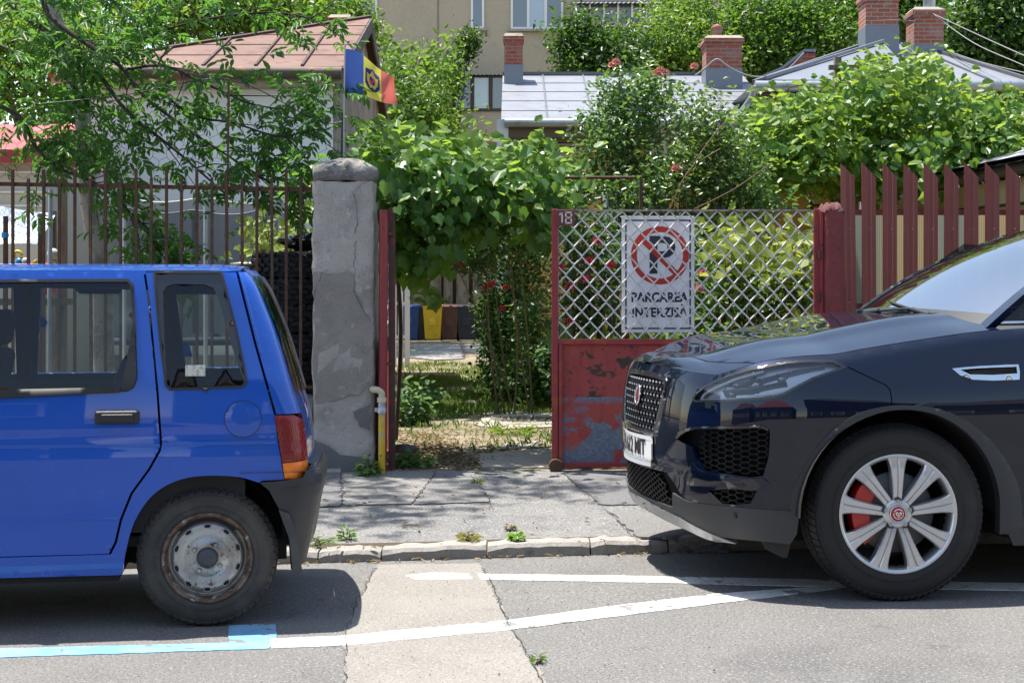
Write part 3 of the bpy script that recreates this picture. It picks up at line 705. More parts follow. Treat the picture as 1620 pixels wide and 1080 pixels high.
_tx = np.gradient(_px, _ak); _ty = np.gradient(_py, _ak); _l = np.hypot(_tx, _ty); _nx = -_ty/_l; _ny = _tx/_l
ZTX = spl([-.86, -.80, -.746, -.694, -.618, -.469, -.36, -.27, -.135, .10, .40, .55, .8, 1.3, 3.6], [.945, .930, .926, .946, .974, 1.003, 1.012, 1.017, 1.038, 1.071, 1.108, 1.12, 1.13, 1.135, 1.15])
GF = spl([.18, .24, .30, .36, .45, .55, .64, .72, .80, .87, .95], [.115, .075, .040, .022, .010, 0, 0, .004, .012, .024, .042])
GS = spl([.18, .30, .42, .55, .68, .76, .84, .92, 1.0, 1.15], [.030, .012, .004, .000, .002, .001, .012, .035, .066, .12])
def surfJ(a, z):
    a = np.asarray(a, float); z = np.asarray(z, float); s = np.abs(a)
    x = np.interp(s, _ak, _px); y = np.interp(s, _ak, _py); nx = np.interp(s, _ak, _nx); ny = np.interp(s, _ak, _ny)
    b = np.clip(-nx, 0, 1)**1.6; rear = np.clip(nx, 0, 1)
    top = ZTX(x); k = np.clip((z-(top-.055))/.055, 0, 1)
    ins = b*GF(z)+(1-b)*GS(z)+(1-np.sqrt(np.clip(1-(k*.93)**2, 0, 1)))*.050*(1-.7*b)+rear*.25*np.clip(z-.7, 0, 1)
    # haunch over the front wheel and scooped flank behind it
    ins = ins-.012*np.exp(-((x+.02)/.38)**2-((z-.80)/.16)**2)*(1-b)+.016*np.exp(-((x-.95)/.5)**2-((z-.55)/.18)**2)*(1-b)
    sg = np.where(a < 0, 1, -1)
    return (x-nx*ins, sg*(y-ny*ins), z)
# a>0 is the near side
_AA, _ZZ = np.meshgrid(np.linspace(-.75, 3.4, 500), np.linspace(.16, 1.14, 200))
_S = np.stack(surfJ(_AA, _ZZ), -1)
_Q = suv.O+_S[..., 0:1]*suv.e1+_S[..., 1:2]*suv.e2+_S[..., 2:]*np.array([0, 0, 1])
_U = HX+F*_Q[..., 0]/_Q[..., 1]; _V = HY-F*(_Q[..., 2]-CZ)/_Q[..., 1]
_n = np.cross(np.gradient(_S, axis=1), np.gradient(_S, axis=0)); _vw = _S-suv.c
_face = (_n*_vw).sum(-1) < 0
if _face.mean() < .5: _face = ~_face
def J(px, py):
    d = (_U-px)**2+(_V-py)**2+np.where(_face, 0, 400.)
    j, i = np.unravel_index(np.argmin(d), d.shape); a, z = _AA[j, i], _ZZ[j, i]
    def pr(a, z):
        p = np.array([float(t) for t in surfJ(a, z)]); q = suv.O+p[0]*suv.e1+p[1]*suv.e2+np.array([0, 0, p[2]])
        return np.array([HX+F*q[0]/q[1], HY-F*(q[2]-CZ)/q[1]])
    t = np.array([px, py])
    if d[j, i] > 16: return (float(a), float(z))
    for _ in range(4):
        r = pr(a, z)-t; e = 1e-4
        Jm = np.stack([(pr(a+e, z)-pr(a-e, z))/(2*e), (pr(a, z+e)-pr(a, z-e))/(2*e)], 1)
        if abs(np.linalg.det(Jm)) < 2e3: break
        st = np.linalg.solve(Jm, r); st = np.clip(st, -.02, .02); a -= st[0]; z -= st[1]
    return (float(a), float(z))
def JJ(L): return [J(*p) for p in L]
def c3(L): return [(960+x/2.4545, 360+y/2.4545) for x, y in L]
def c4(L): return [(960+x/2.4545, 640+y/2.4545) for x, y in L]
NAVY = mat('dark_navy_paint', (.0026, .0065, .021), .40, .4, coat=1, coatr=.008, spec=.0); NAVY.node_tree.nodes['Principled BSDF'].inputs['Coat IOR'].default_value = 1.53
CLAD = mat('grey_cladding', (.034, .036, .040), .55, bump=((300, .12, 2),))
SILVER = mat('satin_silver', (.36, .37, .39), .36, .8)
JGLASS = glass('clear_glass', (.60, .68, .69), 0, .78)
SUV = thing('suv', 'dark navy suv with silver spoked wheels, red brake caliper and mesh grille', 'car', tuple(suv.O), PHJ)
VIEW = tuple((suv.c*np.array([1, 1, 0]))/np.linalg.norm(suv.c[:2]))
aA = lambda x: float(np.interp(x, _px[:420], _ak[:420]))       # arc position of a side station
def TOP(a): return float(ZTX(np.interp(abs(a), _ak, _px)))
WX, WZc, WR = 0.0, .366, .3665
# openings in the skin, traced on the near side
lampP = JJ(c3([(331, 664), (345, 640), (372, 618), (410, 598), (480, 568), (560, 544), (700, 518), (800, 512), (878, 514), (932, 540), (900, 556), (800, 590), (720, 634), (690, 650), (650, 663), (560, 671), (440, 677), (340, 678)]))
ventP = JJ(c4([(262, 128), (275, 104), (300, 92), (345, 82), (600, 77), (632, 92), (634, 130), (628, 205), (607, 276), (560, 282), (470, 270), (380, 258), (345, 215), (330, 165)]))
fogP = JJ(c4([(395, 332), (480, 326), (582, 334), (560, 382), (500, 388), (450, 384)]))
fvent = JJ(c3([(1340, 547), (1400, 541), (1500, 535), (1598, 531), (1603, 560), (1602, 590), (1500, 594), (1420, 590), (1372, 574)]))
archO = JJ(curve2(c4([(706, 412), (722, 335), (760, 250), (800, 185), (850, 125), (920, 65), (1000, 25), (1100, 4), (1200, 4), (1300, 20), (1400, 64), (1490, 140), (1550, 220), (1590, 300), (1608, 380), (1614, 490)]), 3))
wa = np.linspace(0, math.pi, 30)
xg, zg = suv.at_y(966+1427-966, 700, -.95)
archI = [(aA(WX+.432*math.cos(t)), WZc+.432*math.sin(t)) for t in wa]           # from rear to front
archI[0] = (archI[0][0]+.012, .285); archI[-1] = (archI[-1][0], .33)
# --- body skin: near front wing + nose, ahead of the door
gapx = aA(.915)
def top_edge(a0, a1, n): return [(a, TOP(a)-.001) for a in np.linspace(a0, a1, n)]
aH = J(*c3([(440, 583)])[0])[0]         # where the bonnet joint meets the lamp
front_bot = J(*c4([(745, 415)])[0])
skin = top_edge(-.72, gapx, 60)+[(gapx, .30), (aA(.45), .30)]
arc2 = [(a, z) for a, z in archI if z > .30]
skin += arc2+[(front_bot[0], .40)]
clad_top = JJ(c4([(705, 412), (600, 405), (520, 398), (430, 390), (320, 375), (290, 350), (262, 305), (232, 262), (165, 245)]))
skin += clad_top
a_end = clad_top[-1][0]
grO = [(-.27, .905), (-.10, .912), (.10, .912), (.27, .905), (.325, .885), (.335, .84), (.31, .74), (.275, .665), (.22, .635), (-.22, .635), (-.275, .665), (-.31, .74), (-.335, .84), (-.325, .885)]
grO = curve2(grO, 3, True)
lowG = [(-.40, .335), (.40, .335), (.36, .40), (.29, .47), (-.29, .47), (-.36, .40)]
skin += [(a, .475) for a in np.linspace(max(.02, a_end-.02), -.40, 8)] if a_end > 0 else []
skin += [(-.72, .475)]
s = MB(); s.panel(skin, surfJ, VIEW, [lampP, ventP, fogP, fvent, grO], res=.024, thick=.03)
# far wing, and both flanks behind the doors' gap
far = [(-.72, .475), (-.72, TOP(.72))]+[(-a, TOP(a)-.001) for a in np.linspace(.75, 3.5, 40)]+[(-aA(2.6), .30), (-aA(.45), .30)]+[(-a, z) for a, z in arc2]+[(-front_bot[0]+.0, .40)]
s.panel(far, surfJ, (0, 1, 0), res=.08, thick=.03)
rearq = [(aA(2.15), .30), (aA(2.15), TOP(aA(2.15)))]+top_edge(aA(2.2), _pa[-1], 20)+[(_pa[-1], .40), (aA(3.05), .40)]
rarch = [(aA(2.681+.432*math.cos(t)), WZc+.432*math.sin(t)) for t in wa if WZc+.432*math.sin(t) > .38]
for side in (1, -1): s.panel([(side*a, z) for a, z in rearq+rarch], surfJ, (0, -side, 0), res=.09, thick=.03)
# hood is its own panel; roof and pillars
def cab(u, v):
    """windscreen: u across -1..1, v from base to roof"""
    bx, bz, by = .335+.15*abs(u)**2.2, 1.150-.025*abs(u)**2, .735; tx, tz, ty = 1.22+.10*abs(u)**2.2, 1.602-.035*u*u, .585
    bul = .05*math.sin(math.pi*v)
    return (bx+(tx-bx)*v-bul*.5, u*(by+(ty-by)*v), bz+(tz-bz)*v+bul*.8)
s.sheet(lambda u, v: (1.22+.10*abs(u)**2.2+v, u*(.585-.06*(v/1.9)**3), 1.602-.035*u*u+.045*math.sin(min(1, v/1.1)*math.pi/2)-.10*(max(0, v-.7)/1.2)**2), np.linspace(-1, 1, 15), np.linspace(0, 1.9, 14))
s.sheet(lambda u, v: (3.12+.30*v, u*(.525+.25*v), 1.535-.40*v-.03*u*u*(1-v)), np.linspace(-1, 1, 9), np.linspace(0, 1, 3))
for sg in (-1, 1):
    P = [cab(sg*.985, v) for v in np.linspace(-.03, 1, 9)]
    for p, q in zip(P[:-1], P[1:]):
        s.bar((p[0]+.005, p[1]+sg*.012, p[2]+.002), (q[0]+.005, q[1]+sg*.012, q[2]+.002), .075 if sg < 0 else .055, .03, 0, up=(-.45, 0, .9))
    s.bar((1.30, sg*.59, 1.565), (3.15, sg*.53, 1.50), .04, .04); s.bar((2.25, sg*.70, 1.13), (2.35, sg*.60, 1.54), .10, .03, up=(0, sg, 0)); s.bar((2.95, sg*.70, 1.13), (3.15, sg*.55, 1.52), .5, .03, up=(0, sg, .2))
s.build('body', NAVY, SUV)
# bonnet
def yE(x):
    aa = np.interp(x, _px[:420], _ak[:420]); X, Y, Z = surfJ(aa, ZTX(np.interp(aa, _ak, _px)))
    return X, np.abs(Y), Z
_as = np.linspace(0, 2.2, 300); _E = np.stack(surfJ(_as, ZTX(np.interp(_as, _ak, _px))), 1); _E[:, 1] = np.abs(_E[:, 1])
CX = spl([-.826, -.80, -.76, -.715, -.6, -.42, -.125, .19, .4], [0, .028, .052, .064, .056, .062, .074, .087, .075])
def surfH(x, u):
    x = np.asarray(x, float); u = np.asarray(u, float)
    ye = np.interp(x, _E[:, 0], _E[:, 1]); ze = np.interp(x, _E[:, 0], _E[:, 2])
    c = CX(x)
    ridge = .010*np.exp(-((np.abs(u)-.62)/.09)**2)*np.clip((x+.7)/.3, 0, 1)
    return (x, u*ye, ze+c*(1-np.clip(1-(1-np.abs(u))/.52, 0, 1)**1.4)+ridge)
xn = float(_E[0, 0])
def edge_x(k): return float(np.interp(k, _as, _E[:, 0]))
hood = [(x, -.995) for x in np.linspace(-.56, .50, 30)]+[(.44, -.8), (.385, -.55), (.335, 0), (.385, .55), (.44, .8)]+[(x, .995) for x in np.linspace(.50, -.56, 30)]+[(-.63, .85), (-.68, .7), (-.715, .45), (-.725, 0), (-.715, -.45), (-.68, -.7), (-.63, -.85)]
h = MB(); h.panel(hood, surfH, (0, 0, 1), res=.035, thick=.012); h.build('bonnet', NAVY, SUV)
nose = [(-.637, .85), (-.687, .7), (-.722, .45), (-.732, 0), (-.722, -.45), (-.687, -.7), (-.637, -.85), (-.567, -.998)]+[(x, -.998) for x in np.linspace(-.60, xn+.002, 16)]+[(x, .998) for x in np.linspace(xn+.002, -.60, 16)]+[(-.567, .998)]
h = MB(); h.panel(nose, surfH, (0, 0, 1), res=.03, thick=.012); h.build('nose_panel', NAVY, SUV)
JOINT = mat('joint_black', (.002, .002, .002), 1, spec=0)
# panel joints on the wing
def line(name, L, w=.0035, m=None, lift=.0012, par=SUV):
    P = JJ(L); s = MB(); V = []
    P = [np.array(p) for p in resample(P+P[::-1], .03)]; P = P[:len(P)//2+1]
    for i, p in enumerate(P):
        d = P[min(i+1, len(P)-1)]-P[max(i-1, 0)]; d /= max(1e-9, np.linalg.norm(d)); n = np.array([-d[1], d[0]])*w/2
        for q in (p+n, p-n):
            a = np.array([float(t) for t in surfJ(*q)]); e = 1e-3
            t1 = np.array([float(t) for t in surfJ(q[0]+e, q[1])])-a; t2 = np.array([float(t) for t in surfJ(q[0], q[1]+e)])-a
            nn = np.cross(t1, t2); nn /= np.linalg.norm(nn)
            if nn.dot(suv.c-a) < 0: nn = -nn
            V.append(a+nn*lift)
    s.add(V, [(2*i, 2*i+1, 2*i+3, 2*i+2) for i in range(len(P)-1)], 0, True); return s.build(name, m or JOINT, par)
line('panel_joint', c3([(936, 541), (1010, 576), (1084, 611), (1100, 630), (1105, 660), (1107, 690)]))
# near doors
dp = [(gapx+.006, .335), (gapx+.006, TOP(gapx)-.002)]+top_edge(gapx+.02, aA(2.14), 14)+[(aA(2.14), .335)]
s = MB(); s.panel(dp, surfJ, OUT, res=.05, thick=.03); dj = s.build('door', NAVY, SUV)
s = MB(); s.sheet(lambda u, v: (.52+u+(.55*v*(1-u/2.4)), -(.735-.14*v), 1.135+.40*v-.03*u*v), np.linspace(0, 2.4, 14), np.linspace(0, 1, 5)); s.build('side_window', glass('dark_glass', (.10, .11, .12), 0, 1.2), SUV)
s = MB(); s.sheet(lambda u, v: (.52+u+(.55*v*(1-u/2.4)), (.735-.14*v), 1.135+.40*v-.03*u*v), np.linspace(0, 2.4, 14), np.linspace(0, 1, 5)); s.build('side_window', glass('dark_glass', (.25, .28, .28), 0, 1.2), SUV)
s = MB(); s.tube([(.50, -.752, 1.142), (1.4, -.752, 1.150), (2.6, -.74, 1.165)], .011, 8); s.build('window_chrome', CHROME, SUV)
m_ = thing('door_mirror', None, None); m_.parent = SUV
s = MB(); s.box((.83, -1.02, 1.17), (.14, .22, .15), 0, Matrix.Rotation(R(8), 3, 'Z'), .85); s.build('mirror_shell', NAVY, m_, bevel=.05, seg=4)
s = MB(); s.bar((.86, -.93, 1.12), (.84, -.80, 1.13), .06, .03); s.build('mirror_arm', BLACK, m_)
# windscreen
s = MB(); s.sheet(cab, np.linspace(-.955, .955, 29), np.linspace(.0, .985, 16)); s.build('windscreen', JGLASS, SUV)
s = MB(); s.sheet(lambda u, v: tuple(np.array(cab(u, v*.10-.01))+np.array([-.003, 0, .003])), np.linspace(-.955, .955, 23), np.linspace(0, 1, 3))
s.sheet(lambda u, v: (.20+.16*v+.14*abs(u)**2.2, u*.72, 1.128+.015*v-.03*u*u), np.linspace(-1, 1, 19), np.linspace(0, 1, 3)); s.build('scuttle_panel', BLACK, SUV)
for (u0, v0, u1, v1) in ((-.62, .015, .04, .10), (.30, .01, -.35, .055)):
    w = MB(); P = [Vector(cab(u0+(u1-u0)*k/10, v0+(v1-v0)*k/10))+Vector((-.020, 0, .022)) for k in range(11)]
    w.tube(P, .007, 6); w.tube([P[0]+Vector((-.03, 0, -.03)), P[1], P[4]], .012, 6); w.box(P[0]+Vector((-.01, 0, 0)), (.05, .05, .025))
    w.tube([p+Vector((.008, 0, -.012)) for p in P], .004, 5); w.build('wiper', BLACK, SUV)
s = MB(); s.span((.40, -.68, .70), (.75, .68, 1.10)); s.sheet(lambda u, v: (.36+.5*v+.12*u*u, u*.69, 1.118+.02*v-.03*u*u), np.linspace(-1, 1, 13), np.linspace(0, 1, 4))
s.box((.95, -.36, 1.10), (.05, .36, .04)); s.span((1.4, -.66, .55), (2.9, .66, .95))
for y in (-.36, .36): s.box((1.62, y, 1.05), (.16, .5, .62), 0, Matrix.Rotation(R(14), 3, 'Y'), .8); s.box((1.72, y, 1.40), (.10, .26, .17), 0, Matrix.Rotation(R(10), 3, 'Y'))
s.build('cabin', mat('grey_cabin', (.09, .09, .092), .85), SUV)
# grille
gr_t = thing('grille', None, None); gr_t.parent = SUV
inn = shrink(grO, .022)
s = MB(); s.panel(grO, surfJ, VIEW, [inn], res=.03, thick=.03, lift=.004); s.build('grille_surround', BLKGLOSS, gr_t)
s = MB(); lo = [p for p in grO if p[1] < .80]; 
ring = [p for p in curve2([(-.335, .80), (-.312, .735), (-.278, .66), (-.22, .628), (.22, .628), (.278, .66), (.312, .735), (.335, .80)], 5)]
s.panel(ring+[(a*.945, z+.018) for a, z in ring[::-1]], surfJ, VIEW, res=.03, thick=.02, lift=.010, round_=.003); s.build('grille_chrome', CHROME, gr_t)
s = MB(); s.panel(grO, lambda a, z: (lambda p: (p[0]+.035, p[1], p[2]))(surfJ(a, z)), VIEW, res=.05, thick=0); s.build('grille_backing', mat('grille_black', (.004, .004, .004), .9), gr_t)
def in_poly(poly, p): return bool(inside([np.array(poly)], np.array([p]))[0])
def on(a, z, lift):
    p = np.array([float(t) for t in surfJ(a, z)]); e = 1e-3
    n = np.cross(np.array([float(t) for t in surfJ(a+e, z)])-p, np.array([float(t) for t in surfJ(a, z+e)])-p); n /= np.linalg.norm(n)
    if n.dot(suv.c-p) < 0 and abs(a) > .4: n = -n
    if abs(a) <= .4 and n[0] > 0: n = -n
    return p+n*lift
s = MB(); st = MB(); da, dz = .046, .030
row = 0; z = .63
while z < .92:
    a = -.35+(da/2 if row % 2 else 0)
    while a < .35:
        for (b, y) in ((a+da/2, z+dz), (a-da/2, z+dz)):
            if in_poly(inn, (a, z)) and in_poly(inn, (b, y)): s.bar(on(a, z, -.010), on(b, y, -.010), .007, .018, up=(-1, 0, 0))
        if in_poly(inn, (a, z)):
            p = [on(a-.009, z-.002, -.003), on(a+.009, z-.002, -.003), on(a, z+.011, -.003), on(a, z+.002, .004)]
            st.add(p, [(0, 1, 3), (1, 2, 3), (2, 0, 3)])
        a += da
    z += dz; row += 1
s.build('grille_mesh', BLKGLOSS, gr_t); st.build('grille_studs', mat('stud_metal', (.22, .23, .24), .3, .8), gr_t)
s = MB(); P = [on(.036*math.cos(t), .80+.044*math.sin(t), .012) for t in np.linspace(0, 2*math.pi, 24, endpoint=False)]
s.add(P+[on(0, .80, .018)], [(i, (i+1) % 24, 24) for i in range(24)], 0, True); s.tube(P+[P[0]], .005, 6, 1); s.build('grille_badge', [mat('badge_red', (.16, .02, .03), .3), CHROME], gr_t)
# number plate
pl_ = thing('number_plate', None, None); pl_.parent = SUV
zp, hp, wp = .575, .051, .238
xp = float(surfJ(0, .575)[0])-.030
pf = lambda u, v, w=0: (xp-w+.03*(u/wp)**2, -u, zp+v)
s = MB(); s.sheet(lambda u, v: pf(u, v), np.linspace(-wp, wp, 9), np.linspace(-hp, hp, 3)); s.sheet(lambda u, v: pf(u, v, -.006), np.linspace(-wp, wp, 9), np.linspace(-hp, hp, 3)); s.build('plate', mat('plate_white', (.78, .78, .76), .35, coat=.4), pl_)
s = MB(); s.sheet(lambda u, v: pf(u, v, .002), np.linspace(-wp, -wp+.042, 3), np.linspace(-hp, hp, 3)); s.build('plate_band', mat('plate_blue', (.01, .05, .42), .4), pl_)
s = MB(); text_mb(s, 'B 612 MIT', lambda u, v, w: pf(u+.020, v-.034, .0024+w), .100, .78, .002, .001); s.build('lettering', mat('plate_ink', (.01, .01, .012), .5), pl_)
s = MB(); s.sheet(lambda u, v: pf(u, v, .003), np.linspace(-wp, wp, 9), np.linspace(-hp-.03, -hp-.003, 3))
for (z0, z1) in ((-hp-.006, -hp), (hp, hp+.005)): s.sheet(lambda u, v: pf(u, v, .004), np.linspace(-wp-.005, wp+.005, 9), np.linspace(z0, z1, 2))
s.build('plate_holder', [mat('holder_white', (.55, .56, .57), .5)], pl_)
# lower grille, side vents
def hexmesh(poly, cw, ch, dep, t=.006, th=.02):
    s = MB(); zs = [p[1] for p in poly]; as_ = [p[0] for p in poly]; row = 0; z = min(zs)-ch
    while z < max(zs)+ch:
        a = min(as_)-cw+(cw*.72 if row % 2 else 0)
        while a < max(as_)+cw:
            H = [(a-cw*.5, z), (a-cw*.22, z+ch*.5), (a+cw*.22, z+ch*.5), (a+cw*.5, z)]
            for p, q in zip(H[:-1], H[1:]):
                for sg in (1, -1):
                    pp, qq = (p[0], z+sg*(p[1]-z)), (q[0], z+sg*(q[1]-z))
                    if in_poly(poly, pp) and in_poly(poly, qq): s.bar(on(*pp, dep), on(*qq, dep), t, th, up=tuple(on(*pp, 1)-on(*pp, 0)))
            a += cw*1.44
        z += ch*.5; row += 1
    return s
VENTM = mat('vent_plastic', (.02, .021, .023), .35)
s = hexmesh(lowG, .046, .024, -.012, .005); s.build('lower_grille', VENTM, SUV)
dark = mat('vent_dark', (.003, .003, .003), .95)
off = lambda d: (lambda a, z: tuple(np.stack(surfJ(a, z))+np.array([d*.6, d*.8, 0])[:, None] if np.ndim(a) else np.array(surfJ(a, z))+np.array([d*.6, d*.8, 0])))
s = MB(); s.panel(lowG, off(.05), VIEW, res=.06, thick=0); s.panel(shrink(ventP, -.02), off(.07), VIEW, res=.05, thick=0); s.panel(shrink(fogP, -.02), off(.05), VIEW, res=.05, thick=0); s.build('vent_backing', dark, SUV)
meshP = JJ(c4([(362, 100), (430, 92), (600, 90), (628, 100), (624, 200), (603, 272), (560, 277), (470, 266), (385, 254), (350, 210), (350, 150)]))
s = hexmesh(shrink(meshP, -.004), .050, .0235, -.020, .0042, .02); s.build('side_vent', VENTM, SUV)
s = hexmesh(shrink(fogP, -.006), .050, .0235, -.015, .0042, .02); s.build('fog_vent', VENTM, SUV)
vi = shrink(ventP, .012)
s = MB(); s.panel(JJ(c4([(265, 128), (278, 106), (305, 93), (345, 84), (600, 79), (630, 92), (626, 101), (600, 90), (350, 94), (310, 104), (288, 118), (276, 132)])), surfJ, VIEW, res=.03, thick=.02, lift=.003); s.build('vent_trim', BLKGLOSS, SUV)
s = MB(); s.panel(JJ(c4([(334, 222), (352, 246), (380, 262), (470, 273), (560, 285), (606, 282), (628, 300), (640, 314), (560, 316), (440, 318), (318, 312), (322, 260)])), surfJ, VIEW, res=.025, thick=.02, lift=.012, round_=.004); s.build('vent_blade', NAVY, SUV)
# headlamp
hl = thing('headlamp', None, None); hl.parent = SUV
hs_ = off(.045)
s = MB(); s.panel(shrink(lampP, -.01), hs_, VIEW, res=.04, thick=0); s.build('lamp_bowl', mat('lamp_bowl', (.66, .70, .76), .3, .3), hl)
s = MB(); s.panel(shrink(lampP, .002), surfJ, VIEW, res=.03, thick=.0, lift=-.001); s.build('lamp_lens', glass('lamp_glass', (.97, .98, .99), 0, 2.2), hl)
s = MB(); s.panel(lampP, surfJ, VIEW, [shrink(lampP, .010)], res=.03, thick=.02, lift=.001); s.build('lamp_edge', BLKGLOSS, hl)
def lring(L, dep, r, name, m):
    q = MB(); q.tube([on(*J(*p), dep) for p in resample(c3(L)+c3(L)[::-1], 6)[:len(resample(c3(L)+c3(L)[::-1], 6))//2]], r, 6); q.build(name, m, hl)
lring([(352, 668), (365, 645), (420, 612), (500, 578), (620, 545)], -.022, .007, 'light_guide', mat('light_guide', (.8, .82, .84), .2))
lring([(352, 668), (460, 664), (600, 655), (690, 636), (760, 600), (880, 545)], -.022, .006, 'light_guide', mat('light_guide', (.8, .82, .84), .2))
for (u, v, r) in ((480, 632, .040), (585, 606, .044), (690, 580, .040)):
    p = on(*J(*c3([(u, v)])[0]), -.05); q = MB(); q.lathe([(0, -.01), (r*.7, -.012), (r*.75, .01), (r, .012), (r, .03)], axis='y', n=28, c=p); q.build('lamp_projector', mat('projector', (.25, .26, .28), .12, .8), hl)
q = MB()
for L in ([(440, 640), (560, 628), (700, 600)], [(500, 610), (600, 590), (720, 560), (850, 530)]):
    P = [on(*J(*p), -.03) for p in c3(L)]
    for a_, b_ in zip(P[:-1], P[1:]): q.bar(a_, b_, .008, .035, up=(0, -.7, .7))
q.build('lamp_fin', mat('lamp_fin', (.45, .47, .5), .25, .7), hl)
s = MB(); s.panel([(-a, z) for a, z in lampP], surfJ, (-1, 1, 0), res=.05, thick=.0, lift=.004); s.build('headlamp_far', JGLASS, SUV).name = 'headlamp'
# wing vent
fv = thing('wing_vent', None, None); fv.parent = SUV
fin = JJ(c3([(1372, 552), (1440, 546), (1590, 540), (1593, 566), (1500, 572), (1410, 570)]))
s = MB(); s.panel(fvent, surfJ, OUT, [fin], res=.03, thick=.02, lift=.006, round_=.004); s.build('vent_frame', CHROME, fv)
s = MB(); s.panel(shrink(fin, -.006), surfJ, OUT, res=.05, thick=0, lift=-.012); s.build('vent_insert', dark, fv)
s = MB()
for k in range(5): 
    p, q_ = J(*c3([(1400+8*k, 556+3*k)])[0]), J(*c3([(1588, 543+6*k)])[0]); s.bar(on(*p, -.006), on(*q_, -.006), .003, .008, up=(0, -1, 0))
s.build('vent_slats', VENTM, fv)
# cladding: wheel arch, bumper bottom, sill
def archring(sign, x0, L=None):
    out = [(sign*a, z) for a, z in (L if L else [(aA(x0+.50*math.cos(t)), WZc+.50*math.sin(t)) for t in wa][::-1])]
    inn_ = [(sign*aA(x0+.428*math.cos(t)), WZc+.428*math.sin(t)) for t in wa]
    return out, inn_
for sign, x0 in ((1, 0), (1, 2.681), (-1, 0), (-1, 2.681)):
    o_, i_ = archring(sign, x0, archO if (sign == 1 and x0 == 0) else None)
    i_[0] = (i_[0][0], .27); i_[-1] = (i_[-1][0], .32)
    o_[0] = (o_[0][0], max(o_[0][1], .395)); o_[-1] = (sign*max(abs(o_[-1][0]), abs(i_[0][0])+.05), .27)
    s = MB(); s.panel(o_+i_, surfJ, (0, -sign, 0), res=.03, thick=.04, lift=.010, round_=.004); s.build('arch_cladding', CLAD, SUV)
s = MB()
for sg in (1, -1): s.panel([(sg*(gapx-.45), .275), (sg*(gapx-.45), .335), (sg*aA(2.15), .335), (sg*aA(2.15), .22), (sg*(gapx-.42), .22)], surfJ, (0, -sg, 0), res=.05, thick=.03, lift=.006)
s.build('sill_cladding', CLAD, SUV)
low_bot = JJ(c4([(712, 540), (640, 532), (560, 524), (425, 508)]))
low = JJ(c4([(746, 416), (705, 412), (600, 405), (520, 398), (430, 390), (320, 375)]))+[(.42, .40), (.40, .335), (.0, .335), (-.40, .335), (-.8, .40), (-1.2, .40), (-1.2, .24), (-.8, .25), (-.45, .285), (0, .30), (.45, .27)]+low_bot[::-1]+JJ(c4([(738, 500)]))
s = MB(); s.panel(low, surfJ, VIEW, res=.03, thick=.03, lift=.004); s.build('bumper_bottom', CLAD, SUV)
skid = [(-.62, .262), (-.45, .30), (0, .325), (.45, .300), (.62, .262)]+[(.80, .226), (.62, .222), (.45, .245), (0, .262), (-.45, .245), (-.62, .225)]
s = MB(); s.panel(skid, surfJ, VIEW, res=.03, thick=.02, lift=.012, round_=.004); s.build('skid_plate', SILVER, SUV)
p_ = on(*J(*c4([(502, 428)])[0]), .006); s = MB(); s.lathe([(0, -.004), (.011, -.003), (.012, .004)], axis='y', n=18, c=p_); s.build('parking_sensor', BLACK, SUV)
s = MB(); s.add([on(*J(*p), -.02) for p in c4([(590, 528), (715, 538), (710, 560), (700, 597), (680, 597), (610, 568)])], [tuple(range(6))]); q = [on(*J(*p), -.06) for p in c4([(590, 528), (715, 538), (710, 560), (700, 597), (680, 597), (610, 568)])]; s.add(q, [tuple(range(6))]); s.build('air_deflector', RUBBER, SUV)
# underside, wheel wells
s = MB(); s.span((-.55, -.62, .22), (3.2, .62, .34)); s.span((.50, -.86, .24), (2.15, .86, .32)); s.span((-.62, -.55, .3), (-.5, .55, .85)); s.span((-.5, -.5, .34), (.4, .5, .86))
for cx in (0, 2.681):
    for sg in (-1, 1):
        P = []
        for i in range(25):
            t = math.pi*i/24
            for y in (.55, .93): P.append((cx+.440*math.cos(t), sg*y, WZc+.440*math.sin(t)-.01))
        s.add(P, [(2*i, 2*i+1, 2*i+3, 2*i+2) for i in range(24)], 0, True); s.add([(cx-.43, sg*.55, .2), (cx+.43, sg*.55, .2), (cx+.43, sg*.55, .85), (cx-.43, sg*.55, .85)], [(0, 1, 2, 3)])
s.build('underbody', mat('underbody_black', (.010, .010, .010), .9), SUV)
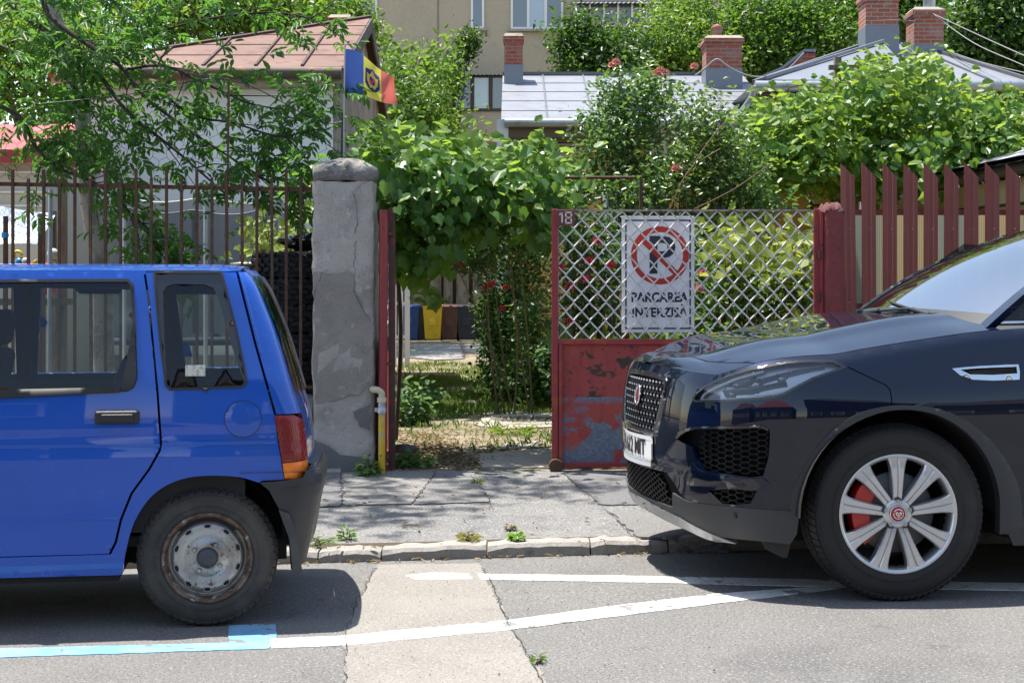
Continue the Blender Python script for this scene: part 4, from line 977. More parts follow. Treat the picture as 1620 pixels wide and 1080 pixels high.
# wheels
JT = mat('black_tyre', (.011, .011, .0115), .7, var=((4, 5, .5, .75, (.028, .027, .026)),), bump=((90, .1, 2),))
ALLOY = mat('silver_alloy', (.60, .61, .63), .30, .75, var=((8, 4, .5, .75, (.50, .51, .53)),))
wj = bpy.data.objects.new('wheel', None); COL.objects.link(wj); wj.parent = SUV; wj.location = (WX, -.815, WR-.004)
s = tyre_mb(WR, .236, .235, 76, (.4, .86), .006)
s.build('tyre', JT, wj)
yo = -.112
r = MB()
r.lathe([(.228, yo+.16), (.224, yo+.05), (.226, yo+.012), (.238, yo-.002), (.246, yo-.004), (.249, yo+.006), (.247, yo+.02)], axis='y', n=80)
r.lathe([(.060, yo+.03), (.060, yo+.004), (.046, yo+.002), (.034, yo+.002), (.034, yo+.02)], axis='y', n=48)
for k in range(9):
    t = math.pi/2+2*math.pi*k/9; er = Vector((math.cos(t), 0, math.sin(t))); et = Vector((-math.sin(t), 0, math.cos(t)))
    prof = []
    for (rad, w0, y, dp_) in ((.045, .019, .010, .05), (.085, .021, .004, .05), (.14, .0245, .000, .05), (.19, .030, -.001, .045), (.215, .036, .001, .04), (.238, .048, .002, .03)):
        row_ = []
        for (q, dy) in ((-1, dp_), (-1, .006), (-.84, .0), (-.14, .0), (0, .0045), (.14, .0), (.84, .0), (1, .006), (1, dp_)):
            row_.append(er*rad+et*(q*w0)+Vector((0, yo+y+dy, 0)))
        prof.append(row_)
    V = [p for row_ in prof for p in row_]; nn = 9
    r.add(V, [(i*nn+j, i*nn+j+1, (i+1)*nn+j+1, (i+1)*nn+j) for i in range(5) for j in range(nn-1)])
ro = r.build('rim', ALLOY, wj)
s = MB(); s.lathe([(.225, .12), (.225, yo+.05)], axis='y', n=48); s.lathe([(.0, -.02), (.10, -.02), (.10, .0)], axis='y', n=40); s.build('wheel_barrel', mat('barrel_dark', (.025, .025, .027), .5, .2), wj)
s = MB(); s.lathe([(.05, yo+.055), (.165, yo+.055), (.168, yo+.06), (.168, yo+.08), (.05, yo+.085)], axis='y', n=56); s.build('brake_disc', mat('brake_steel', (.10, .10, .10), .5, .7), wj)
s = MB()
for i in range(9):
    pass
P = []; n = 14
for i in range(n+1):
    t = R(140)+R(85)*i/n
    for (rad, y) in ((.110, yo+.030), (.185, yo+.030), (.192, yo+.09), (.105, yo+.09)): P.append((rad*math.cos(t), y, rad*math.sin(t)))
s.add(P, [(4*i+a, 4*i+(a+1) % 4, 4*i+4+(a+1) % 4, 4*i+4+a) for i in range(n) for a in range(4)]); s.add(P[:4], [(0, 1, 2, 3)]); s.add(P[-4:], [(3, 2, 1, 0)])
cal = s.build('brake_caliper', mat('caliper_red', (.50, .012, .010), .35, coat=.5), wj, bevel=.006)
for k in range(5):
    t = math.pi/2+2*math.pi*k/5; s = MB(); s.lathe([(0, -.004), (.009, -.004), (.0115, .0), (.0115, .02)], axis='y', n=6, c=(.052*math.cos(t), yo+.004, .052*math.sin(t)), smooth=False); s.lathe([(.0165, .0), (.0165, .003), (.012, .004)], axis='y', n=16, c=(.052*math.cos(t), yo+.001, .052*math.sin(t)), m=1)
    s.build('wheel_nut', [STEEL, BLACK], ro)
s = MB(); s.lathe([(0, yo-.004), (.018, yo-.004), (.026, yo-.001), (.031, yo+.004)], axis='y', n=32, m=0); s.lathe([(.0305, yo+.001), (.033, yo-.001), (.0345, yo+.004)], axis='y', n=32, m=1)
s.lathe([(.0185, yo-.0046), (.0215, yo-.0036)], axis='y', n=32, m=1)
for (x0, z0, x1, z1, w) in ((-.012, .010, .0, .002, .004), (.012, .010, 0, .002, .004), (-.009, -.004, .009, -.004, .004), (-.012, .010, -.009, -.004, .004), (.012, .010, .009, -.004, .004), (-.006, -.011, .006, -.011, .004)):
    s.bar((x0, yo-.0055, z0), (x1, yo-.0055, z1), w, .002, 1, up=(0, 1, 0))
s.build('centre_cap', [mat('cap_red', (.42, .02, .025), .3), CHROME], ro)
for (x, y, rz) in ((0, .815, math.pi), (2.681, -.815, 0), (2.681, .815, math.pi)):
    copy_tree(wj, SUV, (x, y, WR-.004), rz)
wj.rotation_euler.z = R(-7)
# ================================================================ GATEWAY: fences, pillar, gates, signs
S9 = FY/F
REDP = mat('peeling_red_paint', (.27, .030, .035), .6, var=((9, 6, .55, .62, (.30, .055, .02)), (7, 6, .62, .66, (.035, .022, .018)), (22, 5, .64, .68, (.05, .03, .022))), bump=((40, .35, 4),))
PLAS = mat('weathered_concrete', (.36, .328, .285), .95, var=((1.6, 7, .42, .62, (.42, .39, .34)), (3.5, 8, .54, .68, (.25, .23, .20)), (9, 7, .58, .66, (.46, .43, .385)), (60, 4, .58, .74, (.20, .185, .165))),
           bump=((38, .8, 6), (7, .6, 5)))
# --- gate pillar: rough column with a capped top
t = thing('gate_pillar', 'tall cracked grey concrete gate pillar with a blunt pointed cap', 'pillar', (wx(542, 9.2), 9.41, .0))
x0 = t.location.x; pr = random.Random(5)
def ring_column(mb, sects, nper=9, jit=.004, m=0):
    """sections (z, x0, x1, y0, y1) joined into a rough four-sided column"""
    V = []; L = 4*nper
    for (z, xa, xb, ya, yb) in sects:
        c = .02
        for k in range(L):
            s_, q = divmod(k, nper); u = q/nper
            p = [(xa+(xb-xa)*u, ya), (xb, ya+(yb-ya)*u), (xb-(xb-xa)*u, yb), (xa, yb-(yb-ya)*u)][s_]
            if q == 0: p = (p[0]+(c if p[0] == xa else -c)*.7, p[1]+(c if p[1] == ya else -c)*.7)
            V.append((p[0]+pr.uniform(-jit, jit), p[1]+pr.uniform(-jit, jit), z+pr.uniform(-jit, jit)))
    n = len(sects)
    mb.add(V, [(i*L+k, i*L+(k+1) % L, (i+1)*L+(k+1) % L, (i+1)*L+k) for i in range(n-1) for k in range(L)], m, True)
    mb.add(V[-L:], [tuple(range(L))], m)
hw = .200; zc = wz(287, 9.2); sec = []
for i in range(34):
    z = -.05+(zc+.05)*i/33; e = .045*max(0, 1-z/.38)**.7 if z < .38 else 0
    e += .004*math.sin(z*9)+.003*math.sin(z*23+1); sec.append((z, -hw-e*.7, hw+e*.2, -.21-e, .21))
mb = MB(); ring_column(mb, sec, 9, .0065); mb.build('shaft', PLAS, t)
mb = MB(); ze = wz(264, 9.2)
ring_column(mb, [(zc+.004, -hw+.01, hw-.01, -.20, .20), (zc+.006, -hw-.004, hw+.004, -.213, .213), (ze, -hw-.002, hw+.006, -.212, .212), (ze+.018, -hw*.86, hw*.88, -.185, .185), (wz(253, 9.2), -.13, .135, -.13, .13), (wz(247, 9.2), -.055, .06, -.05, .05)], 9, .007)
mb.build('cap', mat('cap_concrete', (.20, .19, .175), .95, var=((5, 7, .45, .65, (.11, .105, .10)), (60, 3, .55, .7, (.32, .3, .28))), bump=((30, .9, 6),)), t)
mb = MB()
def crackline(pts, w, yf):
    P = [np.array([wx(a, 9.2)-x0, 0, wz(b, 9.2)]) for a, b in pts]; Q = []
    for a, b in zip(P[:-1], P[1:]):
        n = max(2, int(np.linalg.norm(b-a)/.025))
        for k in range(n): Q.append(a+(b-a)*k/n+np.array([pr.uniform(-.007, .007), 0, 0]))
    Q.append(P[-1]); V = []
    for q in Q:
        h = w*pr.uniform(.3, 1); V += [(q[0]-h, yf, q[2]), (q[0]+h, yf, q[2])]
    mb.add(V, [(2*i, 2*i+1, 2*i+3, 2*i+2) for i in range(len(Q)-1)])
crackline([(590, 284), (572, 292), (560, 305), (566, 335), (561, 395), (562, 468), (578, 495), (590, 512)], .0022, -.2165)
crackline([(494, 284), (530, 283), (575, 286)], .006, -.2245)
crackline([(497, 470), (510, 430), (540, 425), (562, 430)], .002, -.2165)
mb.build('crack', CRACK, t)
mb = MB()
def plast(pts, yf, jit=.012):
    P = [np.array([wx(a, 9.2)-x0, wz(b, 9.2)]) for a, b in pts]; P = [(p[0]+pr.uniform(-jit, jit), p[1]+pr.uniform(-jit, jit)) for p in resample(P, .05)]
    uv, f = tess(P, (), .06); mb.add([(u, yf+pr.uniform(-.002, .002), v) for u, v in uv], f, 0, True); 
plast([(497, 430), (560, 432), (562, 470), (588, 510), (587, 600), (575, 620), (500, 640), (496, 560)], -.2155)
mb.build('plaster_stain', mat('dark_plaster', (.275, .25, .215), .95, var=((3, 8, .42, .62, (.215, .195, .17)), (11, 7, .58, .68, (.36, .335, .30)), (60, 4, .58, .74, (.14, .13, .115))), bump=((38, .8, 6),)), t)
mb = MB(); plast([(558, 650), (585, 640), (587, 680), (570, 675)], -.219); plast([(486, 700), (500, 692), (540, 718), (586, 722), (586, 744), (486, 744)], -.246, .006); mb.build('plaster_scar', mat('grey_render', (.15, .145, .14), .95, bump=((40, .5, 5),)), t)
# --- gas pipe
t = thing('gas_pipe', 'yellow gas riser pipe with a cream elbow at the foot of the pillar', 'pipe', (wx(604, 9.12), 9.12, .11)); px0 = t.location
YEL = mat('yellow_pipe_paint', (.64, .42, .02), .5, var=((9, 6, .5, .62, (.40, .36, .26)), (26, 5, .60, .66, (.13, .10, .07))), bump=((50, .2, 4),))
CRM = mat('cream_pipe', (.55, .48, .33), .6, var=((20, 5, .52, .62, (.32, .22, .10)),))
mb = MB(); mb.tube([(0, 0, -.02), (0, 0, wz(652, 9.12)-.11)], .022, 14); mb.build('riser', YEL, t)
mb = MB(); z1 = wz(652, 9.12)-.11; z2 = wz(636, 9.12)-.11; mb.tube([(0, 0, z1), (0, 0, z2)], .024, 14); mb.lathe([(.03, z1-.004), (.03, z1+.03), (.024, z1+.034)], n=16); mb.span((-.045, -.02, z2-.06), (-.02, .02, z2-.035)); mb.build('joint', mat('galvanised', (.42, .44, .47), .45, .7, var=((15, 5, .5, .7, (.5, .42, .2)),)), t)
mb = MB(); zt2 = wz(617, 9.12)-.11; mb.tube(curve2([(0, 0, z2), (0, 0, z2+.05), (-.004, 0, zt2-.015), (-.025, .0, zt2), (-.05, .01, zt2+.002), (-.065, .07, zt2+.002), (-.065, .2, zt2)], 5), .021, 14); mb.lathe([(.030, z2), (.030, z2+.03), (.024, z2+.032)], n=16); mb.build('elbow', CRM, t)
# --- iron railing at the left
t = thing('railing_fence', 'rusty iron railing on a low rubble wall behind the blue car', 'fence', (wx(245, 9.35), 9.35, 0)); fx0 = t.location.x
bars = [66, 143, 219, 296, 372, 447, 522, 598, 673, 748, 823, 897, 972, 1046, 1118, 1194, 1268, 1340, 1412, 1484]
bars = [b*.321 for b in bars]; step = 24.05
xs_ = [bars[0]-step*k for k in range(14, 0, -1)]+bars
def raily(px): return 291+9*px/490
RST = [RUST, mat('brown_iron', (.07, .04, .028), .8, var=((20, 6, .5, .65, (.15, .07, .03)), (50, 4, .6, .7, (.05, .06, .035))), bump=((60, .3, 3),))]
for i, b in enumerate(xs_):
    k = i-14; tall = (k % 2 == 0)
    top = wz(266 if tall else 280, 9.35)
    if k == 14: top = wz(268, 9.35)
    mb = MB(); X = wx(b, 9.35)-fx0; ln = pr.uniform(-.008, .008)
    mb.bar((X+ln, -.012, .60), (X, -.012, top-.012), .0175, .0175, up=(0, 1, 0)); mb.add([(X-.00875, -.02, top-.012), (X+.00875, -.02, top-.012), (X+.00875, -.003, top-.012), (X-.00875, -.003, top-.012), (X, -.012, top+.004)], [(0, 1, 4), (1, 2, 4), (2, 3, 4), (3, 0, 4)])
    mb.build('bar', RST[i % 2], t)
xl, xr = wx(-280, 9.35)-fx0, wx(497, 9.35)-fx0
for (ya, yb, h) in ((286, 300, .026), (610, 612, .022)):
    mb = MB(); mb.bar((xl, .006, wz(ya, 9.35)), (xr, .006, wz(yb, 9.35)), .012, h); mb.build('rail', RST[0], t)
mb = MB(); mb.bar((wx(359, 9.35)-fx0+.004, .0, wz(300, 9.35)), (wx(362, 9.35)-fx0, .0, wz(126, 9.35)), .013, .013, up=(0, 1, 0)); mb.build('tall_rod', RST[0], t)
mb = MB(); sec = []
gx = np.linspace(xl, xr-.0, 60); V = []
prof = [(-.10, -.1), (-.10, .30), (-.085, .50), (-.05, .585), (.05, .60), (.12, .56), (.14, -.1)]
for X in gx:
    for (y, z) in prof: V.append((X, y+pr.uniform(-.014, .014), z+pr.uniform(-.02, .015)))
n = len(prof); mb.add(V, [(i*n+k, i*n+k+1, (i+1)*n+k+1, (i+1)*n+k) for i in range(59) for k in range(n-1)], 0, True); mb.add(V[-n:], [tuple(range(n))])
mb.build('base_wall', mat('rubble_wall', (.24, .225, .2), .95, var=((6, 7, .42, .62, (.15, .14, .13)), (14, 5, .58, .7, (.34, .32, .29))), bump=((18, .9, 6), (60, .5, 4))), t)
# wire netting over the railing
mb = MB(); cw, hh = .085, .10; z = wz(277, 9.42); K0, K1 = int(wx(-60, 9.42)/(cw/2)), int(wx(546, 9.42)/(cw/2))
jt = {}
def hx_(k, r_):
    if (k, r_) not in jt:
        x = k*cw/2; jt[k, r_] = (x+pr.uniform(-.009, .009), 9.42+pr.uniform(-.006, .006), z+r_*hh*.75+(hh*.25 if (k+r_) % 2 else 0)+.025*math.sin(x*2.3)+pr.uniform(-.008, .008))
    return jt[k, r_]
for r_ in range(6):
    for k in range(K0, K1):
        mb.bar(hx_(k, r_), hx_(k+1, r_), .0022, .0022)
        if (k+r_) % 2 and r_ < 5: mb.bar(hx_(k, r_), hx_(k, r_+1), .0022, .0022)
o = mb.build('wire_netting', mat('netting_wire', (.05, .045, .04), .6, .5)); tag(o, 'sagging hexagonal wire netting stretched above the rusty railing', 'netting')
# --- gate leaf standing open, seen edge on
gm = mat('rusty_red_iron', (.075, .033, .026), .75, var=((8, 6, .52, .62, (.20, .03, .035)), (25, 5, .58, .66, (.05, .03, .022))), bump=((50, .3, 4),))
t = thing('gate_leaf', 'rusty left gate leaf swung open and seen edge on beside the pillar', 'gate', (wx(620, 9.28), 9.28, .12))
d = Vector((wx(607, 11.0)-wx(620, 9.28), 11.0-9.28, 0)); L = d.length; d.normalize(); ztop = wz(329, 9.28)-.12
def along(k, z, o=0): return Vector((d.x*k+d.y*o, d.y*k-d.x*o, z))
mb = MB(); mb.bar(along(0, .01), along(0, ztop), .042, .04, up=(0, 1, 0)); mb.bar(along(L, .01), along(L, ztop), .04, .04, up=(0, 1, 0))
for z in (.03, wz(541, 9.28)-.12, ztop-.02): mb.bar(along(.02, z), along(L-.02, z), .03, .035)
mb.build('frame', gm, t)
mb = MB(); mb.add([along(.02, .03, .004), along(L, .03, .004), along(L, wz(541, 9.28)-.12, .004), along(.02, wz(541, 9.28)-.12, .004)], [(0, 1, 2, 3)]); mb.build('sheet_panel', REDP, t)
mb = MB()
for i in range(17):
    k0 = .05+(L-.1)*i/17; z = wz(541, 9.28)-.10; ph = i % 2; w = (L-.1)/17; P = []
    while z < ztop-.02: P.append(along(k0+(w/2 if ph else -w/2), z)); ph ^= 1; z += .058
    for a, b in zip(P[:-1], P[1:]): mb.bar(a, b, .008, .012)
mb.build('lattice', mat('lattice_white', (.50, .49, .47), .6, var=((20, 5, .55, .68, (.25, .2, .16)),)), t)
t = thing('red_pipe', 'round dark red pipe standing between the pillar and the open gate leaf', 'pipe', (wx(606, 9.24), 9.24, .11))
mb = MB(); mb.tube([(-.005, 0, 0), (0, 0, .8), (.004, 0, wz(332, 9.24)-.11)], .029, 16); mb.build('pipe_body', mat('dull_red_paint', (.26, .03, .035), .5, var=((7, 6, .52, .66, (.17, .03, .03)), (24, 5, .62, .68, (.06, .03, .02))), bump=((30, .15, 4),)), t)
for zz in (370, 575): mb = MB(); mb.span((.02, -.008, wz(zz, 9.24)-.12), (.06, .008, wz(zz, 9.24)-.10)); mb.build('bracket', RUST, t)
# --- right gate leaf
GY = 9.28; GX0, GX1 = wx(873, GY), wx(1297, GY)
t = thing('gate_leaf', 'red metal gate leaf with white lattice top and peeling rusty sheet below', 'gate', ((GX0+GX1)/2, GY, .12)); cx = t.location.x
def gp(px, py): return wx(px, GY)-cx, wz(py, GY)-.12
zt = gp(0, 333)[1]; zm = gp(0, 541)[1]; zb = gp(0, 742)[1]
gsheet = bpy.data.materials.new('peeling_sheet'); gsheet.use_nodes = True; N = gsheet.node_tree.nodes; Lk = gsheet.node_tree.links; P = N['Principled BSDF']; P.inputs['Roughness'].default_value = .6
tc = N.new('ShaderNodeTexCoord')
def noise(scale, det, lo, hi, off=(0, 0, 0), vs_=(1, 1, 1), rough=.6, dist=0):
    mp = N.new('ShaderNodeMapping'); Lk.new(tc.outputs['Object'], mp.inputs[0]); mp.inputs['Location'].default_value = off; mp.inputs['Scale'].default_value = vs_
    n_ = N.new('ShaderNodeTexNoise'); n_.inputs['Scale'].default_value = scale; n_.inputs['Detail'].default_value = det; n_.inputs['Roughness'].default_value = rough; n_.inputs['Distortion'].default_value = dist; Lk.new(mp.outputs[0], n_.inputs['Vector'])
    r_ = N.new('ShaderNodeMapRange'); r_.inputs['From Min'].default_value = lo; r_.inputs['From Max'].default_value = hi; Lk.new(n_.outputs['Fac'], r_.inputs[0]); return r_.outputs[0]
def mixc(fac, a, b):
    m_ = N.new('ShaderNodeMix'); m_.data_type = 'RGBA'; Lk.new(fac, m_.inputs['Factor'])
    for k, v in (('A', a), ('B', b)):
        if isinstance(v, tuple): m_.inputs[k].default_value = (*v, 1)
        else: Lk.new(v, m_.inputs[k])
    return m_.outputs['Result']
def mth(op, a, b):
    m_ = N.new('ShaderNodeMath'); m_.operation = op; m_.use_clamp = True
    for i, v in enumerate((a, b)):
        if isinstance(v, (int, float)): m_.inputs[i].default_value = v
        else: Lk.new(v, m_.inputs[i])
    return m_.outputs[0]
sep = N.new('ShaderNodeSeparateXYZ'); Lk.new(tc.outputs['Object'], sep.inputs[0])
def zband(a, b):
    r_ = N.new('ShaderNodeMapRange'); r_.inputs['From Min'].default_value = a; r_.inputs['From Max'].default_value = b; Lk.new(sep.outputs[2], r_.inputs[0]); return r_.outputs[0]
zsplit = gp(0, 628)[1]
low_m = zband(zsplit+.003, zsplit-.003); 
c = mixc(noise(3, 5, .4, .65), (.29, .042, .042), (.35, .055, .03)); c = mixc(noise(14, 5, .5, .7, (3, 0, 0), (1, 1, .25)), c, (.22, .022, .035))
up = mixc(noise(9, 3, .60, .63, (1, 2, 3), (1, 1, 1.2)), c, (.035, .022, .018)); up = mixc(noise(26, 2, .64, .67, (5, 2, 1)), up, (.03, .024, .022)); up = mixc(noise(2.6, 5, .56, .585, (.4, 0, .77), (1, 1, 2.2)), up, (.045, .026, .02))
lowc = mixc(mth('ADD', mth('MULTIPLY', noise(3.2, 8, .49, .53, (2, 0, 4.2), (1, 1, 1.3)), zband(zsplit+.05, zsplit-.18)), mth('MULTIPLY', noise(5, 6, .40, .46, (7, 0, 1)), mth('MAXIMUM', zband(.20, .10), zband(zsplit-.05, zsplit-.01)))), c, mixc(noise(60, 3, .45, .65), (.10, .125, .17), (.16, .19, .24)))
Lk.new(mixc(low_m, up, lowc), P.inputs['Base Color'])
bn = N.new('ShaderNodeBump'); bn.inputs['Strength'].default_value = .35; bn.inputs['Distance'].default_value = .01; Lk.new(noise(24, 5, .3, .7), bn.inputs['Height']); Lk.new(bn.outputs[0], P.inputs['Normal'])
mb = MB(); xa = gp(873, 0)[0]; xb = gp(1297, 0)[0]; pw = 9.5*GY/F
mb.span((xa, -.022, zb+.01), (xa+pw, .022, zt+.008)); mb.span((xb-pw, -.022, zb+.01), (xb, .022, zt+.008))
mb.span((xa+pw, -.018, zm-.014), (xb-pw, .018, zm+.020)); mb.span((xa+pw, -.018, zb+.015), (xb-pw, .018, zb+.045)); mb.span((gp(884, 0)[0], -.025, zb+.012), (gp(889.5, 0)[0], .010, zm-.014))
mb.build('frame', REDP, t, bevel=.003)
mb = MB(); mb.span((xa+pw, -.012, zt-.006), (xb-pw, .012, zt+.006)); mb.span((gp(1288.5, 0)[0], -.012, zm+.02), (gp(1292, 0)[0], .012, zt-.006)); mb.span((gp(882.5, 0)[0], -.010, zm+.02), (gp(884, 0)[0], .01, zt-.006)); mb.build('rod', mat('bleached_rod', (.34, .26, .22), .7, var=((15, 6, .5, .62, (.12, .06, .04)), (30, 5, .55, .7, (.5, .47, .44)))), t)
mb = MB(); uv, f = tess([(xa+pw, zb+.02), (xb-pw, zb+.02), (xb-pw, zm-.014), (xa+pw, zm-.014)], (), .08)
mb.add([(u, .004+.005*math.sin(u*9)*math.sin(v*11), v) for u, v in uv], f, 0, True); mb.build('sheet_panel', gsheet, t)
LAT = mat('lattice_white_paint', (.60, .585, .57), .55, var=((10, 6, .55, .66, (.42, .36, .33)), (30, 5, .62, .68, (.16, .10, .07))), bump=((40, .2, 3),))
mb = MB(); nW = 32; w = (xb-xa-2*pw)/nW; xz = xa+pw; hz = (zt-zm-.02)/14.0
for i in range(nW):
    P = []; c0 = xz+w*(i+.5); y_ = -.004 if i % 2 else .006
    for k in range(15):
        sgn = 1 if (k+i) % 2 else -1; z = zm+.02+hz*k; x = c0+sgn*w*.53
        P += [(x-sgn*w*.16, y_, z-hz*.16), (x, y_+sgn*.006, z), (x-sgn*w*.16, y_, z+hz*.16)] if 0 < k < 14 else [(x, y_, z)]
    P = [tuple(np.array(p)+[pr.uniform(-.0025, .0025), 0, pr.uniform(-.0025, .0025)]) for p in P]
    mb.tube(curve2(P, 2), .0056, 6, flat=1.0)
mb.build('lattice', LAT, t)
mb = MB(); mb.lathe([(.0, -.02), (.043, -.02), (.047, -.012), (.047, .012), (.043, .02), (0, .02)], axis='y', n=24, c=(gp(879, 0)[0], -.035, .035), smooth=False); mb.build('gate_wheel', RUST, t)
# house number
t = thing('house_number_sign', 'small maroon house number plate reading 18 at the gate corner', 'sign', (wx(895, 9.25), 9.245, wz(345, 9.25)))
mb = MB(); mb.span((-.058, -.003, -.050), (.058, .003, .052)); mb.build('plate', mat('maroon_plate', (.15, .03, .035), .45, var=((9, 5, .5, .7, (.11, .025, .03)),)), t, bevel=.002)
mb = MB(); 
def seg(x0, z0, x1, z1): mb.bar((x0, -.0045, z0), (x1, -.0045, z1),   .010, .003, up=(0, 1, 0))
seg(-.024, -.030, -.024, .034); seg(-.042, .020, -.024, .034)
for (a, b, c_, d_) in ((.0, -.032, .0, .036), (.036, -.032, .036, .036), (-.005, .036, .041, .036), (-.005, .002, .041, .002), (-.005, -.032, .041, -.032)): seg(a, b, c_, d_)
mb.build('number', mat('number_cream', (.62, .57, .48), .6), t)
# no-parking sign behind the lattice
SY = 9.315; t = thing('parking_sign', 'white no parking board behind the lattice with red ring and crossed letter P', 'sign', (wx(1041, SY), SY, wz(434, SY)))
hw_, hh_ = 57.5*SY/F, 92*SY/F; u_ = SY/F
mb = MB(); mb.span((-hw_, .0, -hh_), (hw_, .004, hh_)); mb.build('board', mat('sign_white', (.80, .81, .83), .4, var=((4, 5, .5, .75, (.72, .73, .76)),)), t, bevel=.0015)
INK = mat('sign_navy', (.018, .022, .045), .5, var=((30, 4, .6, .7, (.10, .11, .14)),)); REDS = mat('sign_red', (.50, .035, .02), .45)
mb = MB(); q = 5.5*u_; e = 2.4*u_
for (a, b, c_, d_) in ((-hw_+q, -hh_+q, -hw_+q+e, hh_-q), (hw_-q-e, -hh_+q, hw_-q, hh_-q), (-hw_+q+e, -hh_+q, hw_-q-e, -hh_+q+e), (-hw_+q+e, hh_-q-e, hw_-q-e, hh_-q)): mb.span((a, -.0012, b), (c_, -.0002, d_))
mb.build('border_line', INK, t)
cxs, czs = (1044-1041)*u_, (434-404)*u_; R1, R0 = 46*u_, 36.5*u_
mb = MB(); n = 64
P = [(cxs+r_*math.cos(2*math.pi*i/n), -.0014, czs+r_*math.sin(2*math.pi*i/n)) for i in range(n) for r_ in (R0, R1)]; mb.add(P, [(2*i, 2*i+1, (2*i+3) % (2*n), (2*i+2) % (2*n)) for i in range(n)])
a = Vector((cxs-R0*.78, -.0030, czs+R0*.70)); b = Vector((cxs+R0*.70, -.0030, czs-R0*.78)); mb.bar(a, b, 8.5*u_, .001, up=(0, 1, 0)); mb.build('red_ring', REDS, t)
mb = MB(); text_mb(mb, 'P', lambda x, y, z: (cxs+x+.006, -.0022, czs+y-27*u_), 82*u_, 1.05, .008, 0); mb.build('letter', INK, t)
mb = MB(); text_mb(mb, 'PARCAREA', lambda x, y, z: (x+2*u_, -.0014, y-(477-434)*u_), 20.5*u_, .86, .0032, 0, space=1.04); text_mb(mb, 'INTERZIS\u0102', lambda x, y, z: (x+2*u_, -.0014, y-(501-434)*u_), 20.5*u_, .86, .0032, 0, space=1.04); mb.build('lettering', INK, t)
# --- red masonry post
t = thing('gate_post', 'square red painted masonry post with a crumbling rough top', 'post', (wx(1321, 9.22), 9.34, .05))
mb = MB(); hw2 = 17.5*9.22/F; zt3 = wz(334, 9.22)-.05; pr = random.Random(8)
ring_column(mb, [(zt3*i/20, -hw2, hw2, -.12, .12) for i in range(21)], 6, .0035); mb.build('shaft', mat('red_masonry_paint', (.22, .042, .04), .75, var=((6, 7, .5, .68, (.15, .028, .032)), (40, 4, .62, .68, (.06, .03, .03))), bump=((45, .7, 6), (9, .4, 4))), t)
mb = MB(); ring_column(mb, [(zt3-.005, -hw2-.004, hw2+.004, -.124, .124), (zt3+.025, -hw2*.95, hw2*.95, -.115, .115), (zt3+.05, -hw2*.6, hw2*.7, -.08, .08), (zt3+.057, -.03, .04, -.03, .03)], 7, .010); mb.build('top', mat('crumbling_top', (.10, .05, .045), .95, var=((20, 6, .45, .6, (.15, .03, .032)), (40, 4, .58, .70, (.24, .20, .17))), bump=((40, 1, 6),)), t)
t = thing('hinge_post', 'narrow chipped dark red iron post between the gate leaf and the masonry post', 'post', (wx(1300, 9.25), 9.26, .11))
mb = MB(); mb.span((-.012, -.02, 0), (.010, .02, wz(334, 9.25)-.11)); mb.build('post_body', REDP, t, bevel=.003)
for py in (396, 462, 560): mb = MB(); mb.tube([(-.016, -.024, wz(py, 9.25)-.11), (-.016, -.024, wz(py+14, 9.25)-.11)], .011, 10); mb.build('hinge', RUST, t)
# --- maroon picket fence
t = thing('picket_fence', 'maroon metal picket fence with slanted tops and a pale ribbed screen behind', 'fence', (wx(1600, 9.27), 9.27, .1)); fx1 = t.location.x
PK = mat('maroon_paint', (.225, .055, .042), .42, var=((4, 5, .5, .75, (.19, .046, .036)), (25, 5, .66, .72, (.20, .07, .06))), coat=.15)
pl = [1330, 1363.5, 1397, 1430, 1462, 1494.5, 1526, 1559, 1592]+[1592+32.3*k for k in range(1, 13)]
for i, b in enumerate(pl):
    xa = wx(b, 9.24)-fx1; w = 22*9.24/F; za = wz(258+pr.uniform(-1.5, 1.5), 9.24)-.1; zb_ = wz(281, 9.24)-.1; sk = .03 if i == 0 else (.008 if i == 1 else 0)
    mb = MB(); V = []
    for (u, dy) in ((0, .010), (0, 0), (.30, -.004), (.36, .0), (.64, 0), (.70, -.004), (1, .0), (1, .010)):
        x = xa+u*w; V += [(x+sk, dy-.03, .04), (x, dy-.03, za+(zb_-za)*u)]
    V2 = [(p[0], p[1]+.003, p[2]) for p in V]
    mb.add(V, [(2*k, 2*k+2, 2*k+3, 2*k+1) for k in range(7)]); mb.add(V2, [(2*k+1, 2*k+3, 2*k+2, 2*k) for k in range(7)])
    mb.add([V[2*k+1] for k in range(8)]+[V2[2*k+1] for k in range(8)], [(k, k+1, k+9, k+8) for k in range(7)])
    for py in (362, 478):
        mb.lathe([(0, -.004), (.004, -.003), (.0045, .0)], axis='y', n=8, c=(xa+w*.62, -.031, wz(py, 9.24)-.1), m=1)
    mb.build('picket', [PK, STEEL], t)
for py in (336, 484): mb = MB(); z = wz(py, 9.28)-.1; mb.span((wx(1341, 9.28)-fx1, .0, z-.018), (wx(1990, 9.28)-fx1, .03, z+.018)); mb.build('rail', PK, t)
scr = bpy.data.materials.new('ribbed_screen'); scr.use_nodes = True; N = scr.node_tree.nodes; Lk = scr.node_tree.links; P = N['Principled BSDF']; P.inputs['Roughness'].default_value = .35
tc = N.new('ShaderNodeTexCoord'); wv = N.new('ShaderNodeTexWave'); wv.bands_direction = 'X'; wv.inputs['Scale'].default_value = 24; Lk.new(tc.outputs['Object'], wv.inputs[0])
w2 = N.new('ShaderNodeTexWave'); w2.bands_direction = 'X'; w2.inputs['Scale'].default_value = .55; w2.inputs['Phase Offset'].default_value = 1; Lk.new(tc.outputs['Object'], w2.inputs[0])
rp = N.new('ShaderNodeMapRange'); rp.inputs['From Min'].default_value = .5; rp.inputs['From Max'].default_value = .9; Lk.new(w2.outputs['Fac'], rp.inputs[0])
